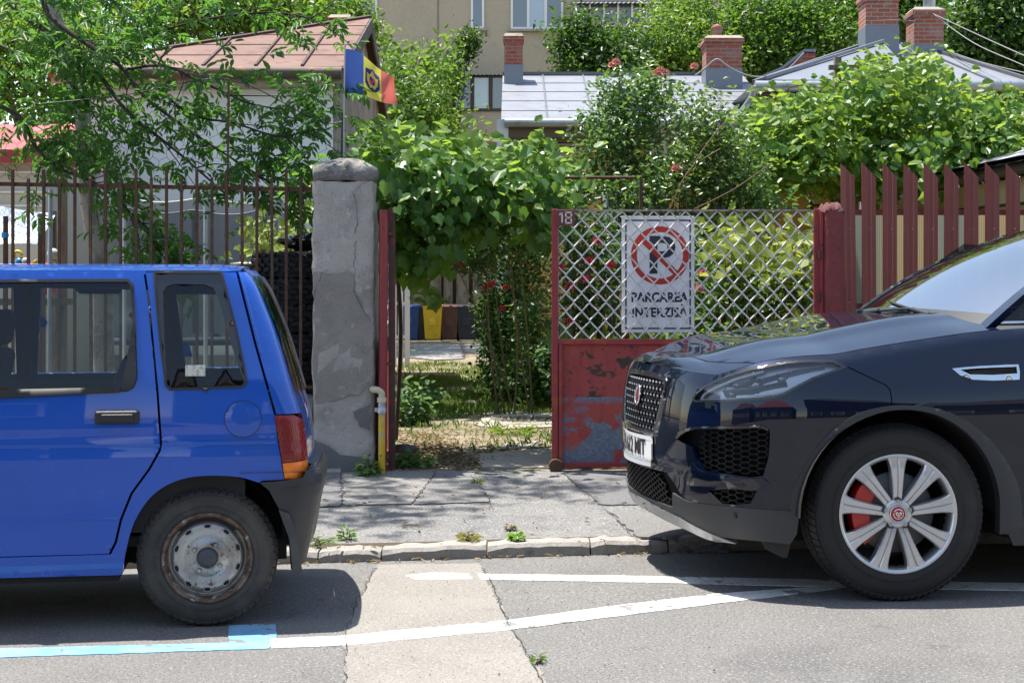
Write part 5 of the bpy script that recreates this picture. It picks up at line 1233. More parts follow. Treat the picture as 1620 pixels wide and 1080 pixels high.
m1 = N.new('ShaderNodeMix'); m1.data_type = 'RGBA'; m1.inputs['A'].default_value = (.88, .80, .60, 1); m1.inputs['B'].default_value = (.66, .70, .64, 1); Lk.new(rp.outputs[0], m1.inputs['Factor'])
m2 = N.new('ShaderNodeMix'); m2.data_type = 'RGBA'; m2.blend_type = 'MULTIPLY'; m2.inputs['Factor'].default_value = .25; Lk.new(m1.outputs['Result'], m2.inputs['A']); Lk.new(wv.outputs['Color'], m2.inputs['B']); Lk.new(m2.outputs['Result'], P.inputs['Base Color'])
tr = N.new('ShaderNodeBsdfTranslucent'); Lk.new(m2.outputs['Result'], tr.inputs[0]); ms = N.new('ShaderNodeMixShader'); ms.inputs[0].default_value = .75; Lk.new(P.outputs[0], ms.inputs[1]); Lk.new(tr.outputs[0], ms.inputs[2]); Lk.new(ms.outputs[0], N['Material Output'].inputs[0])
mb = MB(); mb.span((wx(1341, 9.33)-fx1, .034, .08), (wx(1990, 9.33)-fx1, .040, wz(337, 9.33)-.1)); mb.build('screen', scr, t)
# ================================================================ HOUSES
WHITEW = mat('white_render', (.80, .80, .80), .9, var=((1.5, 6, .45, .7, (.74, .74, .745)), (6, 5, .62, .75, (.62, .62, .62))), bump=((30, .2, 4),))
REDROOF = mat('faded_red_tin', (.135, .064, .043), .7, var=((1.3, 6, .42, .62, (.17, .086, .062)), (5, 6, .54, .66, (.09, .03, .018)), (3, 6, .67, .73, (.34, .28, .24))))
TIN = mat('pale_tin', (.215, .228, .255), .5, .25, var=((2, 6, .45, .7, (.19, .20, .23)), (4, 7, .54, .68, (.165, .175, .20)), (9, 5, .60, .70, (.15, .145, .14))))
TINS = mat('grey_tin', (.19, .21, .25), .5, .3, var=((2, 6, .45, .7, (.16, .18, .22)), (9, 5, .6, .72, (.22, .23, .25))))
SEAM = mat('roof_seam', (.13, .135, .15), .5, .4)
GUT = mat('gutter_zinc', (.33, .36, .38), .4, .7, var=((5, 5, .5, .7, (.22, .24, .25)),))
BRICK = brickmat('red_brick', (.34, .085, .05), (.26, .06, .038), (.25, .19, .16), .19, .06)
BRICK2 = brickmat('mixed_brick', (.36, .10, .06), (.26, .075, .05), (.30, .26, .23), .19, .06, stain=(.32, .27, .24))
WOOD = mat('grey_wood', (.20, .16, .125), .85, scale=(1, 1, .15), var=((14, 6, .42, .62, (.12, .09, .07)),))
WGLASS = mat('window_glass', (.10, .13, .16), .05, 0, spec=.8, coat=1)
WFR = mat('window_frame_white', (.72, .72, .72), .45)
def chimney(name, label, px0, px1, ytop, ymid, ybot, Y, dep, brick, metal=True, pot=False):
    X0, X1 = wx(px0, Y), wx(px1, Y); zt, zm, zb = wz(ytop, Y), wz(ymid, Y), wz(ybot, Y); w = X1-X0; cx = (X0+X1)/2
    t = thing(name, label, 'chimney', (cx, Y+dep/2, zb-.4))
    b = zb-.4; hc = (zt-zm)
    mb = MB(); mb.span((-w*.44, -dep*.44, zm-b), (w*.44, dep*.44, zt-b-hc*.30)); mb.span((-w*.47, -dep*.47, zt-b-hc*.30), (w*.47, dep*.47, zt-b-hc*.22)); mb.span((-w*.5, -dep*.5, zt-b-hc*.22), (w*.5, dep*.5, zt-b-.05)); mb.build('stack', brick, t)
    mb = MB(); mb.box((0, 0, zt-b-.025), (w*.98, dep*.98, .05), 0, None, .8); mb.build('chimney_cap', CONC, t)
    mb = MB(); mb.span((-w*.455, -dep*.455, -.6), (w*.455, dep*.455, zm-b)); mb.build('flashing', TINS, t)
    if pot: mb = MB(); mb.lathe([(.07, 0), (.085, .02), (.07, .06), (.09, .14), (.10, .15), (.06, .19), (.0, .22)], n=18, c=(-w*.12, 0, zt-b)); mb.build('chimney_pot', BRICK, t)
    return t
def seams(mb, P00, P10, P01, P11, nu, nv, w=.03, h=.02, jit=0):
    """raised seams on a roof plane given its four corners (u along eave, v up)"""
    P00, P10, P01, P11 = map(Vector, (P00, P10, P01, P11))
    f = lambda u, v: (P00*(1-u)+P10*u)*(1-v)+(P01*(1-u)+P11*u)*v
    nrm = (P10-P00).cross(P01-P00).normalized()
    if nrm.z < 0: nrm = -nrm
    for i in range(1, nu): mb.bar(f(i/nu, 0)+nrm*h*.5, f(i/nu, 1)+nrm*h*.5, w, h, up=nrm)
    for j in range(1, nv): mb.bar(f(0, j/nv)+nrm*.004, f(1, j/nv)+nrm*.004, w*.4, .008, up=nrm)
# --- white house at the left with the rusty tin roof
t = thing('white_house', 'white rendered house under a faded red tin roof behind the railing', 'house', (wx(350, 16), 18.8, .1)); ox = t.location.x; oy = 18.8
X0, X1 = wx(120, 16)-ox, wx(527, 16)-ox; ze = wz(112, 16)-.1; zr = wz(40, 18.8)-.1; ya, yb = 16-oy, 21.7-oy
mb = MB(); mb.span((X0, ya, -.1), (X1, yb, ze)); mb.build('wall', WHITEW, t)
mb = MB(); mb.span((X0, ya-.05, -.1), (X1, ya-.005, .5)); mb.build('plinth', CONC, t)
PEEL = mat('peeling_boards', (.30, .245, .20), .9, scale=(1, 1, .10), var=((9, 7, .40, .62, (.13, .095, .07)), (22, 6, .52, .62, (.42, .36, .31)), (15, 6, .60, .68, (.24, .09, .045))), bump=((30, .9, 5),))
mb = MB(); e = [(ya, -.05), (yb, -.05), (yb, ze), (0, zr-.02), (ya, ze)]; mb.prism(e, lambda y, z: (X1+.004, y, z), lambda y, z: (X1+.04, y, z)); mb.build('gable_boards', PEEL, t)
ov = .14; dz = (zr-ze)/(-ya); 
def roofplane(mb, sg, xa, xb, th=.05):
    yo_ = (ya-.25) if sg < 0 else (yb+.25); ze_ = ze-.25*dz+.10; zr_ = zr+.10
    mb.add([(xa, yo_, ze_), (xb, yo_, ze_), (xb, 0, zr_), (xa, 0, zr_), (xa, yo_, ze_-th), (xb, yo_, ze_-th), (xb, 0, zr_-th), (xa, 0, zr_-th)], [(0, 1, 2, 3), (7, 6, 5, 4), (0, 4, 5, 1), (1, 5, 6, 2), (3, 7, 4, 0)]); return (xa, yo_, ze_), (xb, yo_, ze_), (xa, 0, zr_), (xb, 0, zr_)
za_, zr_ = ze-.25*dz+.10, zr+.10; xa_, xb_ = X0-.2, X1+ov; A_, B_, C_, D_, E_ = (xa_, ya-.25, za_), (xb_, ya-.25, za_), (xb_, 0, zr_), (xb_, yb+.25, za_), (xa_, yb+.25, za_)
lowr = lambda p: (p[0], p[1], p[2]-.05)
mb = MB(); mb.add([A_, B_, C_, D_, E_]+[lowr(p) for p in (A_, B_, C_, D_, E_)], [(0, 1, 2), (2, 3, 4), (0, 2, 4), (0, 5, 6, 1), (1, 6, 7, 2), (2, 7, 8, 3), (5, 7, 6), (7, 9, 8), (5, 9, 7)]); rf = mb.build('roof', REDROOF, t)
mb = MB(); nrm = (Vector(B_)-Vector(A_)).cross(Vector(C_)-Vector(A_)).normalized()
for u in (.16, .34, .52, .70, .86): p = Vector(A_).lerp(Vector(B_), u); q_ = p+(Vector(C_)-Vector(B_))*u; mb.bar(p+nrm*.012, q_+nrm*.012, .028, .024, up=nrm)
mb.bar(Vector(A_)+nrm*.015, Vector(C_)+nrm*.015, .06, .03, up=nrm); mb.build('roof_seam', mat('dark_seam', (.06, .03, .024), .8), rf)
mb = MB()
for v in (.2, .4, .6, .8): p = Vector(A_).lerp(Vector(C_), v); q_ = Vector(B_).lerp(Vector(C_), v); mb.bar(p+nrm*.004, q_+nrm*.004, .018, .008, up=nrm)
mb.build('sheet_joint', mat('sheet_edge', (.085, .036, .026), .8), rf)
mb = MB(); 
for sg in (-1, 1): mb.bar((X1+ov+.012, (ya-.25) if sg < 0 else yb+.25, ze-.25*dz+.0), (X1+ov+.012, 0, zr+.0), .024, .17, up=(0, 0, 1))
mb.build('verge_board', mat('dark_verge', (.07, .055, .048), .85, scale=(1, 1, .3), var=((8, 6, .45, .6, (.14, .12, .11)),)), t)
mb = MB(); mb.span((X0-.2, ya-.25, ze-.18), (X1+ov, ya-.22, ze-.02)); mb.build('fascia', mat('fascia_beige', (.40, .34, .27), .7, var=((4, 6, .5, .7, (.26, .2, .15)),)), t)
mb = MB(); mb.tube([(X0-.2, ya-.33, ze-.06), (X1+ov, ya-.33, ze-.08)], .07, 10); mb.build('gutter', mat('rusty_gutter', (.11, .085, .07), .7, .3, var=((3, 6, .5, .62, (.28, .12, .06)),)), t)
for yy in (130, 145): mb = MB(); z = wz(yy, 16)-.1; mb.span((X0, ya-.03, z-.02), (X1-.4, ya-.003, z+.02)); mb.build('wall_moulding', WHITEW, t)
chimney('chimney', 'short brick chimney at the ridge of the white house behind the flag', 518, 557, 22, 50, 56, 19.0, .5, BRICK)
# --- small red-roofed house, far left
t = thing('cream_cottage', 'low cream cottage with a bright red tin roof at the left edge', 'house', (wx(-60, 14), 15.5, .1)); ox = t.location.x; oy = 15.5
xa, xb = wx(-260, 14)-ox, wx(66, 14)-ox; ze = wz(246, 14)-.1; zr = wz(200, 15.2)-.1
mb = MB(); mb.span((xa, -1.3, -.1), (xb-.05, 1.3, ze)); mb.build('wall', mat('cream_render', (.55, .50, .42), .9, var=((2, 6, .45, .7, (.48, .43, .36)),)), t)
mb = MB(); mb.prism([(-1.5, ze), (-1.5, ze+.06), (0, zr+.06), (1.5, ze+.06), (1.5, ze)], lambda y, z: (xa, y, z), lambda y, z: (xb, y, z)); rf = mb.build('roof', mat('red_tin', (.36, .05, .045), .5, var=((2, 6, .5, .7, (.42, .14, .13)),)), t)
mb = MB(); mb.span((xa, -1.54, ze-.07), (xb, -1.5, ze+.05)); mb.build('fascia', mat('red_fascia', (.33, .03, .03), .5), t)
mb = MB()
for py in (268, 300, 322): mb.span((xa, -1.32, wz(py, 14)-.12), (xb-.06, -1.305, wz(py, 14)-.10))
mb.build('wall_moulding', WHITEW, t)
# --- middle house with the pale tin roof
t = thing('yellow_house', 'yellow house under a pale shiny tin roof behind the rose bush', 'house', (wx(990, 20), 22, .1)); ox = t.location.x; oy = 22
X0, X1 = wx(793, 20)-ox, wx(1230, 20)-ox; ze = wz(194, 20)-.1; zr = wz(119, 23)-.1
YW = mat('ochre_render', (.50, .31, .10), .9, var=((2, 6, .45, .7, (.44, .27, .09)),)); MOULD = mat('moulding_grey_green', (.33, .33, .25), .8, var=((4, 6, .5, .68, (.24, .21, .14)),))
mb = MB(); mb.span((X0+.12, 20.2-oy, -.1), (X1, 26-oy, ze-.05)); mb.build('wall', YW, t)
mb = MB()
for (a_, b_, d_) in ((197, 204, .10), (204, 214, .16), (218, 226, .13), (228, 231, .17)): mb.span((X0+.12, 20.2-oy-d_, wz(b_, 20.1)-.1), (X1, 20.2-oy+.0, wz(a_, 20.1)-.1))
mb.build('cornice', MOULD, t)
mb = MB(); k = 0; x = X0+.15
while x < X1: mb.box((x, 20.2-oy-.02, wz(238, 20.1)-.1), (.03, .03, .07), 0, Matrix.Rotation(R(28 if k % 2 else -28), 3, 'Y')); x += .05; k += 1
mb.build('lace_trim', mat('lace_trim', (.5, .5, .46), .7), t)
mb = MB(); zl = zr+.03
mb.add([(X0, 19.85-oy, ze), (X1, 19.85-oy, ze), (X1, 23-oy, zr), (X0, 23-oy, zr), (X0, 26.2-oy, ze), (X1, 26.2-oy, ze), (X0, 19.85-oy, ze-.04), (X1, 19.85-oy, ze-.04), (X1, 23-oy, zr-.04), (X0, 23-oy, zr-.04), (X0, 26.2-oy, ze-.04), (X1, 26.2-oy, ze-.04)],
       [(0, 1, 2, 3), (3, 2, 5, 4), (0, 6, 7, 1), (0, 3, 9, 6), (3, 4, 10, 9), (1, 7, 8, 2), (2, 8, 11, 5), (6, 9, 8, 7), (9, 10, 11, 8)]); rf = mb.build('roof', TIN, t)
mb = MB(); seams(mb, (X0, 19.85-oy, ze), (X1, 19.85-oy, ze), (X0, 23-oy, zr), (X1, 23-oy, zr), 6, 5, .022, .02); mb.build('roof_seam', SEAM, rf)
mb = MB(); mb.bar((X0, 23-oy, zr+.02), (X1, 23-oy, zr+.02), .1, .05); mb.build('ridge_cap', SEAM, rf)
mb = MB(); mb.span((X0-.06, 19.8-oy, -.1), (X0+.10, 19.95-oy, ze+.02)); mb.span((X0-.06, 19.95-oy, ze-1.0), (X0+.02, 26-oy, ze)); mb.build('corner_board', mat('white_board', (.62, .63, .64), .6), t)
mb = MB(); mb.tube([(X0+.05, 19.76-oy, ze-.03), (X1, 19.76-oy, ze-.05)], .065, 12); mb.build('gutter', GUT, t)
mb = MB(); mb.span((X0+.05, 19.86-oy, ze-.22), (X1, 19.9-oy, ze-.045)); mb.build('fascia', mat('dark_soffit', (.13, .10, .075), .8), t)
mb = MB(); P_ = W(1043, 195, 19.6); mb.tube([(P_.x-ox, 19.7-oy, wz(190, 19.6)-.1), (P_.x-ox, 19.7-oy, wz(200, 19.6)-.1), (wx(1055, 19.6)-ox, 19.9-oy, wz(222, 19.6)-.1), (wx(1057, 19.6)-ox, 20.05-oy, wz(260, 19.6)-.1), (wx(1057, 19.6)-ox, 20.1-oy, .1)], .06, 10); mb.build('downpipe', GUT, t)
mb = MB(); mb.box((wx(1005, 20)-ox, 20.18-oy, 2.0), (.9, .08, 1.3)); w_ = mb.build('window', WFR, t); mb = MB(); mb.box((wx(1005, 20)-ox, 20.14-oy, 2.0), (.78, .02, 1.16)); mb.build('pane', WGLASS, w_)
chimney('chimney', 'slim brick chimney at the left end of the pale tin roof', 796, 829, 52, 102, 130, 22.3, .38, BRICK)
chimney('chimney', 'stout brick chimney with a clay pot behind the rose bush', 1114, 1178, 55, 108, 128, 22.0, .55, BRICK, pot=True)
# --- right house with hipped grey roof
t = thing('hipped_house', 'house with a hipped grey tin roof and zinc gutters behind the right vine', 'house', (wx(1400, 19), 22, .1)); ox = t.location.x; oy = 22
X0, X1 = wx(1193, 19)-ox, wx(1640, 19)-ox; ze = wz(132, 19)-.1; yf, yb = 19-oy, 25-oy
A0, A1 = (wx(1385, 22)-ox, 0, wz(66, 22)-.1), (wx(1440, 22)-ox, 0, wz(70, 22)-.1)
mb = MB(); mb.add([(X0, yf, ze), (X1, yf, ze), (X1, yb, ze), (X0, yb, ze), A0, A1, (X0+.1, yf+.1, ze-.04), (X1-.1, yf+.1, ze-.04), (X1-.1, yb-.1, ze-.04), (X0+.1, yb-.1, ze-.04)], [(0, 1, 5, 4), (1, 2, 5), (2, 3, 4, 5), (3, 0, 4), (0, 6, 7, 1), (1, 7, 8, 2), (2, 8, 9, 3), (3, 9, 6, 0), (6, 9, 8, 7)]); rf = mb.build('roof', TIN, t)
mb = MB()
for p, q in (((X0, yf, ze), A0), ((X1, yf, ze), A1), (A0, A1)): mb.bar(Vector(p)+Vector((0, 0, .02)), Vector(q)+Vector((0, 0, .02)), .06, .05)
for k in range(1, 7):
    u = k/7; p = Vector((X0+(X1-X0)*u, yf, ze+.012)); q = Vector(A0)*(1-u)+Vector(A1)*u+Vector((0, 0, .012)); mb.bar(p, q, .025, .02)
mb.build('roof_seam', SEAM, rf)
mb = MB(); mb.tube([(X0, yf-.07, ze-.05), (X1, yf-.07, ze-.05)], .075, 12); mb.tube([(X0, yf-.07, ze-.05), (X0-.03, yf-.03, ze-.2), (X0-.2, yf+.15, ze-.45), (X0-.25, yf+.2, ze-.55)], .05, 8); mb.build('gutter', GUT, t)
mb = MB(); mb.span((X0+.05, yf+.0, ze-.25), (X1, yf+.04, ze-.06)); mb.build('fascia', mat('dark_fascia', (.07, .05, .04), .8), t)
mb = MB(); mb.span((X0+.3, yf+.25, -.1), (X1-.3, yb-.3, ze-.05)); mb.build('wall', mat('pale_render', (.50, .47, .40), .9, var=((2, 6, .45, .7, (.42, .39, .33)),)), t)
mb = MB(); mb.span((X0-.1, yf-.35, ze-.62), (X0+1.5, yf+.3, ze-.50)); mb.build('porch_slab', mat('porch_grey', (.36, .37, .35), .8), t)
mb = MB(); mb.box((wx(1420, 19)-ox, yf+.23, 2.2), (1.0, .06, 1.4)); w_ = mb.build('window', WFR, t); mb = MB(); mb.box((wx(1420, 19)-ox, yf+.19, 2.2), (.86, .02, 1.25)); mb.build('pane', WGLASS, w_)
chimney('chimney', 'tall brick chimney with a grey metal skirt on the hipped roof', 1367, 1426, -14, 40, 92, 21.0, .5, BRICK2)
chimney('chimney', 'weathered brick chimney carrying a steel flue on the hipped roof', 1444, 1497, 10, 70, 96, 21.2, .5, BRICK2)
mb = MB(); c = W(1470, 10, 21.4); mb.lathe([(.09, -.1), (.09, .55), (.10, .56), (.10, .6), (.0, .62)], n=18, c=c); o = mb.build('steel_flue', GUT); o.parent = [x for x in COL.objects if x.get('label', '').startswith('weathered brick')][0]; o.matrix_parent_inverse = Matrix.Translation(-o.parent.location)
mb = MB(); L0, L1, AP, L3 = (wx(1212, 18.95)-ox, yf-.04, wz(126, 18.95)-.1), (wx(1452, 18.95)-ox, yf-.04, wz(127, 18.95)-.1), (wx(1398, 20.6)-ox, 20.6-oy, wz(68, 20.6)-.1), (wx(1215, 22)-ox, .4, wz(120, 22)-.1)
mb.add([L0, L1, AP, L3, (L0[0], L0[1], L0[2]-.05), (L1[0], L1[1], L1[2]-.05)], [(0, 1, 2), (0, 2, 3), (0, 4, 5, 1)]); mb.bar(Vector(L0)+Vector((0, 0, .03)), Vector(AP)+Vector((0, 0, .03)), .05, .04); mb.build('roof_wing', TINS, t)  # darker tin on this slope stands in for its shade
t = thing('firewall', 'sloping brick firewall topped with tin left of the hipped roof', 'wall', (wx(1250, 21), 21.6, 4))
mb = MB(); pts = [(1198, 128), (1236, 112), (1272, 84), (1290, 84), (1290, 130)]; mb.prism([(wx(a, 21.6)-t.location.x, wz(b, 21.6)-4) for a, b in pts], lambda x, z: (x, 0, z), lambda x, z: (x, .3, z)); mb.build('brickwork', BRICK, t)
mb = MB(); 
for (a, b), (c_, d_) in zip(pts[:3], pts[1:4]): mb.bar((wx(a, 21.6)-t.location.x, .15, wz(b, 21.6)-4+.03), (wx(c_, 21.6)-t.location.x, .15, wz(d_, 21.6)-4+.03), .4, .04)
mb.build('coping', TINS, t)
# --- tan shed under the vine at the right, gutter climbing to the right
t = thing('tan_outbuilding', 'tan rendered outbuilding with a dark sloping gutter behind the picket fence', 'outbuilding', (wx(1520, 11.5), 11.8, .1)); ox, oy = t.location.x, 11.8
ga, gb = W(1352, 312, 14.0), W(1760, 238, 9.95)
mb = MB(); n = (gb-ga); pa, pb = ga+Vector((.10, .15, -.06)), gb+Vector((.10, .12, -.06))
mb.add([(pa.x-ox, pa.y-oy, -.1), (pb.x-ox, pb.y-oy, -.1), (pb.x-ox, pb.y-oy, pb.z-.1), (pa.x-ox, pa.y-oy, pa.z-.1), (pa.x-ox+3, pa.y-oy+2, -.1), (pb.x-ox+2, pb.y-oy+2, -.1), (pb.x-ox+2, pb.y-oy+2, pb.z-.1), (pa.x-ox+3, pa.y-oy+2, pa.z-.1)], [(0, 1, 2, 3), (1, 5, 6, 2), (5, 4, 7, 6), (4, 0, 3, 7), (3, 2, 6, 7)]); mb.build('wall', mat('tan_render', (.50, .40, .24), .85, var=((2, 6, .45, .7, (.44, .34, .20)),)), t)
lo = Vector((ox, oy, .1))
mb = MB(); mb.tube([ga-lo, gb-lo], .055, 12); mb.build('gutter', mat('dark_gutter', (.06, .05, .048), .5, .3), t)
mb = MB()
for k in range(6): p = ga+(gb-ga)*(k+.5)/6-lo; mb.tube([p+Vector((math.cos(q)*.0, math.cos(q)*.064, math.sin(q)*.064)) for q in np.linspace(0, 5, 9)], .006, 5)
mb.build('gutter_bracket', BLACK, t)
mb = MB(); mb.add([ga-lo+Vector((-.1, -.05, .07)), gb-lo+Vector((-.1, -.05, .07)), gb-lo+Vector((2, 2.0, .8)), ga-lo+Vector((3, 2.5, .8))], [(0, 1, 2, 3)]); mb.add([p+Vector((0, 0, -.04)) for p in (ga-lo+Vector((-.1, -.05, .07)), gb-lo+Vector((-.1, -.05, .07)), gb-lo+Vector((2, 2.0, .8)), ga-lo+Vector((3, 2.5, .8)))], [(3, 2, 1, 0)]); mb.build('roof', mat('bitumen_roof', (.05, .055, .07), .6, var=((4, 6, .5, .6, (.35, .38, .44)),)), t)
mb = MB(); q0, q1 = ga-lo+Vector((.06, .10, -.22)), gb-lo+Vector((.06, .07, -.30)); mb.bar(q0, q1, .03, .025); mb.build('cable_strip', BLACK, t)
# --- porch roof edge under the vine
t = thing('porch', 'dark porch with a pale gutter and ochre wall under the right vine', 'porch', (wx(1260, 14.5), 14.8, .1)); ox, oy = t.location.x, 14.8
mb = MB(); mb.span((wx(1140, 15.2)-ox, .4, -.1), (wx(1360, 15.2)-ox, .6, wz(290, 15)-.1)); mb.build('wall', YW, t)
mb = MB(); mb.span((wx(1216, 14.5)-ox, -.35, wz(283, 14.5)-.1), (wx(1285, 14.5)-ox, -.2, wz(270, 14.5)-.1)); mb.build('gutter', GUT, t)
mb = MB(); mb.span((wx(1140, 14.6)-ox, -.2, wz(286, 14.6)-.1), (wx(1360, 14.6)-ox, .6, wz(281, 14.6)-.1)); mb.build('roof', mat('porch_roof_brown', (.08, .06, .05), .8), t)
for px in (1216, 1350): mb = MB(); x = wx(px, 14.5)-ox; mb.span((x-.05, -.3, -.1), (x+.05, -.2, wz(284, 14.5)-.1)); mb.build('porch_post', WOOD, t)
t = thing('ladder', 'narrow dark wooden ladder leaning by the porch', 'ladder', (wx(1290, 13.5), 13.5, .1)); 
mb = MB()
for s_ in (-1, 1): mb.bar((s_*.10, -.5, 0), (s_*.10+.08, .1, wz(282, 13.5)-.1), .03, .045)
for k in range(9): z = .2+k*.26; mb.bar((-.10+.08*z/2.4, -.5+.6*z/2.4, z), (.10+.08*z/2.4, -.5+.6*z/2.4, z), .025)
mb.build('ladder_frame', mat('ladder_wood', (.10, .045, .035), .8), t)
# --- apartment block
AY = 46; t = thing('apartment_block', 'beige rendered apartment block with white windows rising behind the houses', 'building', (wx(900, AY), AY+6, .1)); ox, oy = t.location.x, AY+6
FACADE = mat('beige_render', (.43, .365, .275), .92, var=((.5, 6, .42, .65, (.39, .33, .25)), (2, 6, .58, .72, (.36, .31, .24)), (12, 4, .5, .7, (.46, .39, .30))), bump=((14, .5, 5),))
mb = MB(); mb.span((wx(545, AY)-ox, -6, -.1), (wx(1500, AY)-ox, 6, 16)); mb.build('wall', FACADE, t)
def awin(x0, x1, y0, y1, n, frame=WFR, sill=True, blind=False):
    a, b = wx(x0, AY)-ox, wx(x1, AY)-ox; zt_, zb_ = wz(y0, AY)-.1, wz(y1, AY)-.1; yy = AY-oy
    mb = MB(); fw_ = .07
    mb.span((a, yy-.06, zb_), (a+fw_, yy-.004, zt_)); mb.span((b-fw_, yy-.06, zb_), (b, yy-.004, zt_)); mb.span((a+fw_, yy-.06, zb_), (b-fw_, yy-.004, zb_+fw_)); mb.span((a+fw_, yy-.06, zt_-fw_), (b-fw_, yy-.004, zt_))
    for k in range(1, n): x = a+(b-a)*k/n; mb.span((x-fw_*.6, yy-.06, zb_+fw_), (x+fw_*.6, yy-.004, zt_-fw_))
    w_ = mb.build('window', frame, t)
    for k in range(n):
        mb = MB(); xx0, xx1 = a+(b-a)*k/n+fw_*.6, a+(b-a)*(k+1)/n-fw_*.6
        mb.span((xx0, yy-.03, zb_+fw_), (xx1, yy-.012, zt_-fw_)); mb.build('pane', WGLASS if (k+n) % 2 else mat('curtained_glass', (.33, .40, .48), .08, spec=.8, coat=1), w_)
    if sill: mb = MB(); mb.span((a-.1, yy-.16, zb_-.08), (b+.1, yy-.005, zb_-.01)); mb.build('sill', CONC, w_)
awin(566, 597, -60, 38, 1); awin(745, 766, -40, 46, 1); awin(808, 891, -60, 47, 3); awin(1090, 1130, -50, 40, 2); awin(1200, 1280, -50, 40, 2)
t2 = t
mb = MB(); mb.box((wx(693, AY)-ox, AY-oy-.01, 9), (.03, .02, 14)); mb.build('facade_joint', mat('joint_dark', (.2, .17, .13), .9), t2)
# glazed balcony on the block, further right: dark with strip awning
mb = MB(); a, b = wx(909, AY)-ox, wx(1040, AY)-ox; mb.span((a, AY-oy-.9, wz(90, AY)-.1), (b, AY-oy-.004, wz(44, AY)-.1)); lg = mb.build('loggia', FACADE, t2)
mb = MB(); mb.span((a, AY-oy-.85, wz(44, AY)-.1), (b, AY-oy-.8, wz(14, AY)-.1)); mb.build('loggia_glass', mat('loggia_glass', (.10, .11, .14), .08, spec=.7, coat=.6), lg)
mb = MB()
for k in range(7): mb = MB(); x = a+(b-a)*k/6; mb.span((x-.03, AY-oy-.93, wz(44, AY)-.1), (x+.03, AY-oy-.86, wz(14, AY)-.1)); mb.build('loggia_mullion', WFR, lg)
mb = MB(); n = 40
P = [(a-.1+(b-a+.2)*i/n, AY-oy-1.2+dy, wz(18, AY)-.1+dz_+.03*(i % 2)) for i in range(n+1) for dy, dz_ in ((0, 0), (1.2, .30))]; mb.add(P, [(2*i, 2*i+2, 2*i+3, 2*i+1) for i in range(n)]); mb.build('awning', TINS, lg)
# boxed balcony low on the block
BY = 44.6; mb = MB(); a, b = wx(714, BY)-ox, wx(800, BY)-ox; mb.span((a, BY-oy, wz(224, BY)-.1), (b, AY-oy-.003, wz(176, BY)-.1)); bx = mb.build('balcony', FACADE, t2)
BRN = mat('brown_frame', (.045, .028, .024), .5); zt_, zb_ = wz(123, BY)-.1, wz(172, BY)-.1
mb = MB()
for px in (718, 747, 776, 799): x = wx(px, BY)-ox; mb.span((x-.06, BY-oy-.02, zb_), (x+.06, BY-oy+.06, zt_))
mb.span((a, BY-oy-.05, zb_-.09), (b, AY-oy-.01, zb_)); mb.span((a, BY-oy-.02, zt_), (b, AY-oy-.01, zt_+.06)); mb.build('balcony_frame', BRN, bx)
for k, (p0, p1) in enumerate(((720, 746), (749, 775), (778, 798))): mb = MB(); mb.span((wx(p0, BY)-ox+.03, BY-oy+.02, zb_), (wx(p1, BY)-ox-.03, BY-oy+.04, zt_)); mb.build('balcony_pane', WGLASS if k != 1 else mat('bright_glass', (.40, .50, .58), .06, spec=.8, coat=1), bx)
mb = MB(); n = 30; P = [(a-.1+(b-a+.2)*i/n, BY-oy-.2+dy, wz(121, BY)-.1+dz_+.03*(i % 2)) for i in range(n+1) for dy, dz_ in ((0, 0), (1.6, .22))]; mb.add(P, [(2*i, 2*i+2, 2*i+3, 2*i+1) for i in range(n)]); mb.build('balcony_roof', TINS, bx)
# --- shed at the end of the yard
t = thing('garden_shed', 'dark wooden shed with old glazed panels at the far end of the yard', 'shed', (wx(700, 38), 39, .1)); ox, oy = t.location.x, 39
mb = MB(); mb.span((wx(560, 38)-ox, -1, -.1), (wx(900, 38)-ox, 3, wz(395, 38)-.1)); mb.build('wall', mat('shed_boards', (.035, .029, .024), .9, scale=(1, 1, .1), var=((20, 5, .45, .6, (.022, .018, .015)),)), t)  # board colour darkened in place of shade falling on the wall
for k, (a, b) in enumerate(((648, 672), (676, 698), (702, 716), (722, 742), (748, 766), (770, 800))):
    mb = MB(); X0, X1 = wx(a, 38)-ox, wx(b, 38)-ox; z0, z1 = wz(485, 38)-.1, wz(432, 38)-.1
    mb.span((X0, -1.05, z0), (X0+.05, -1.003, z1)); mb.span((X1-.05, -1.05, z0), (X1, -1.003, z1)); mb.span((X0+.05, -1.05, z1-.05), (X1-.05, -1.003, z1)); w_ = mb.build('window', WOOD, t)
    mb = MB(); mb.span((X0+.05, -1.03, z0), (X1-.05, -1.01, z1-.05)); mb.build('pane', mat('dusty_pane', (.20, .19, .16), .25, var=((3, 5, .45, .6, (.07, .08, .06)),)), w_)
mb = MB(); mb.span((wx(560, 37.5)-ox, -1.5, wz(395, 37.5)-.1), (wx(900, 37.5)-ox, 3.2, wz(388, 37.5)-.1)); mb.build('roof', mat('shed_roof', (.10, .09, .085), .8), t)
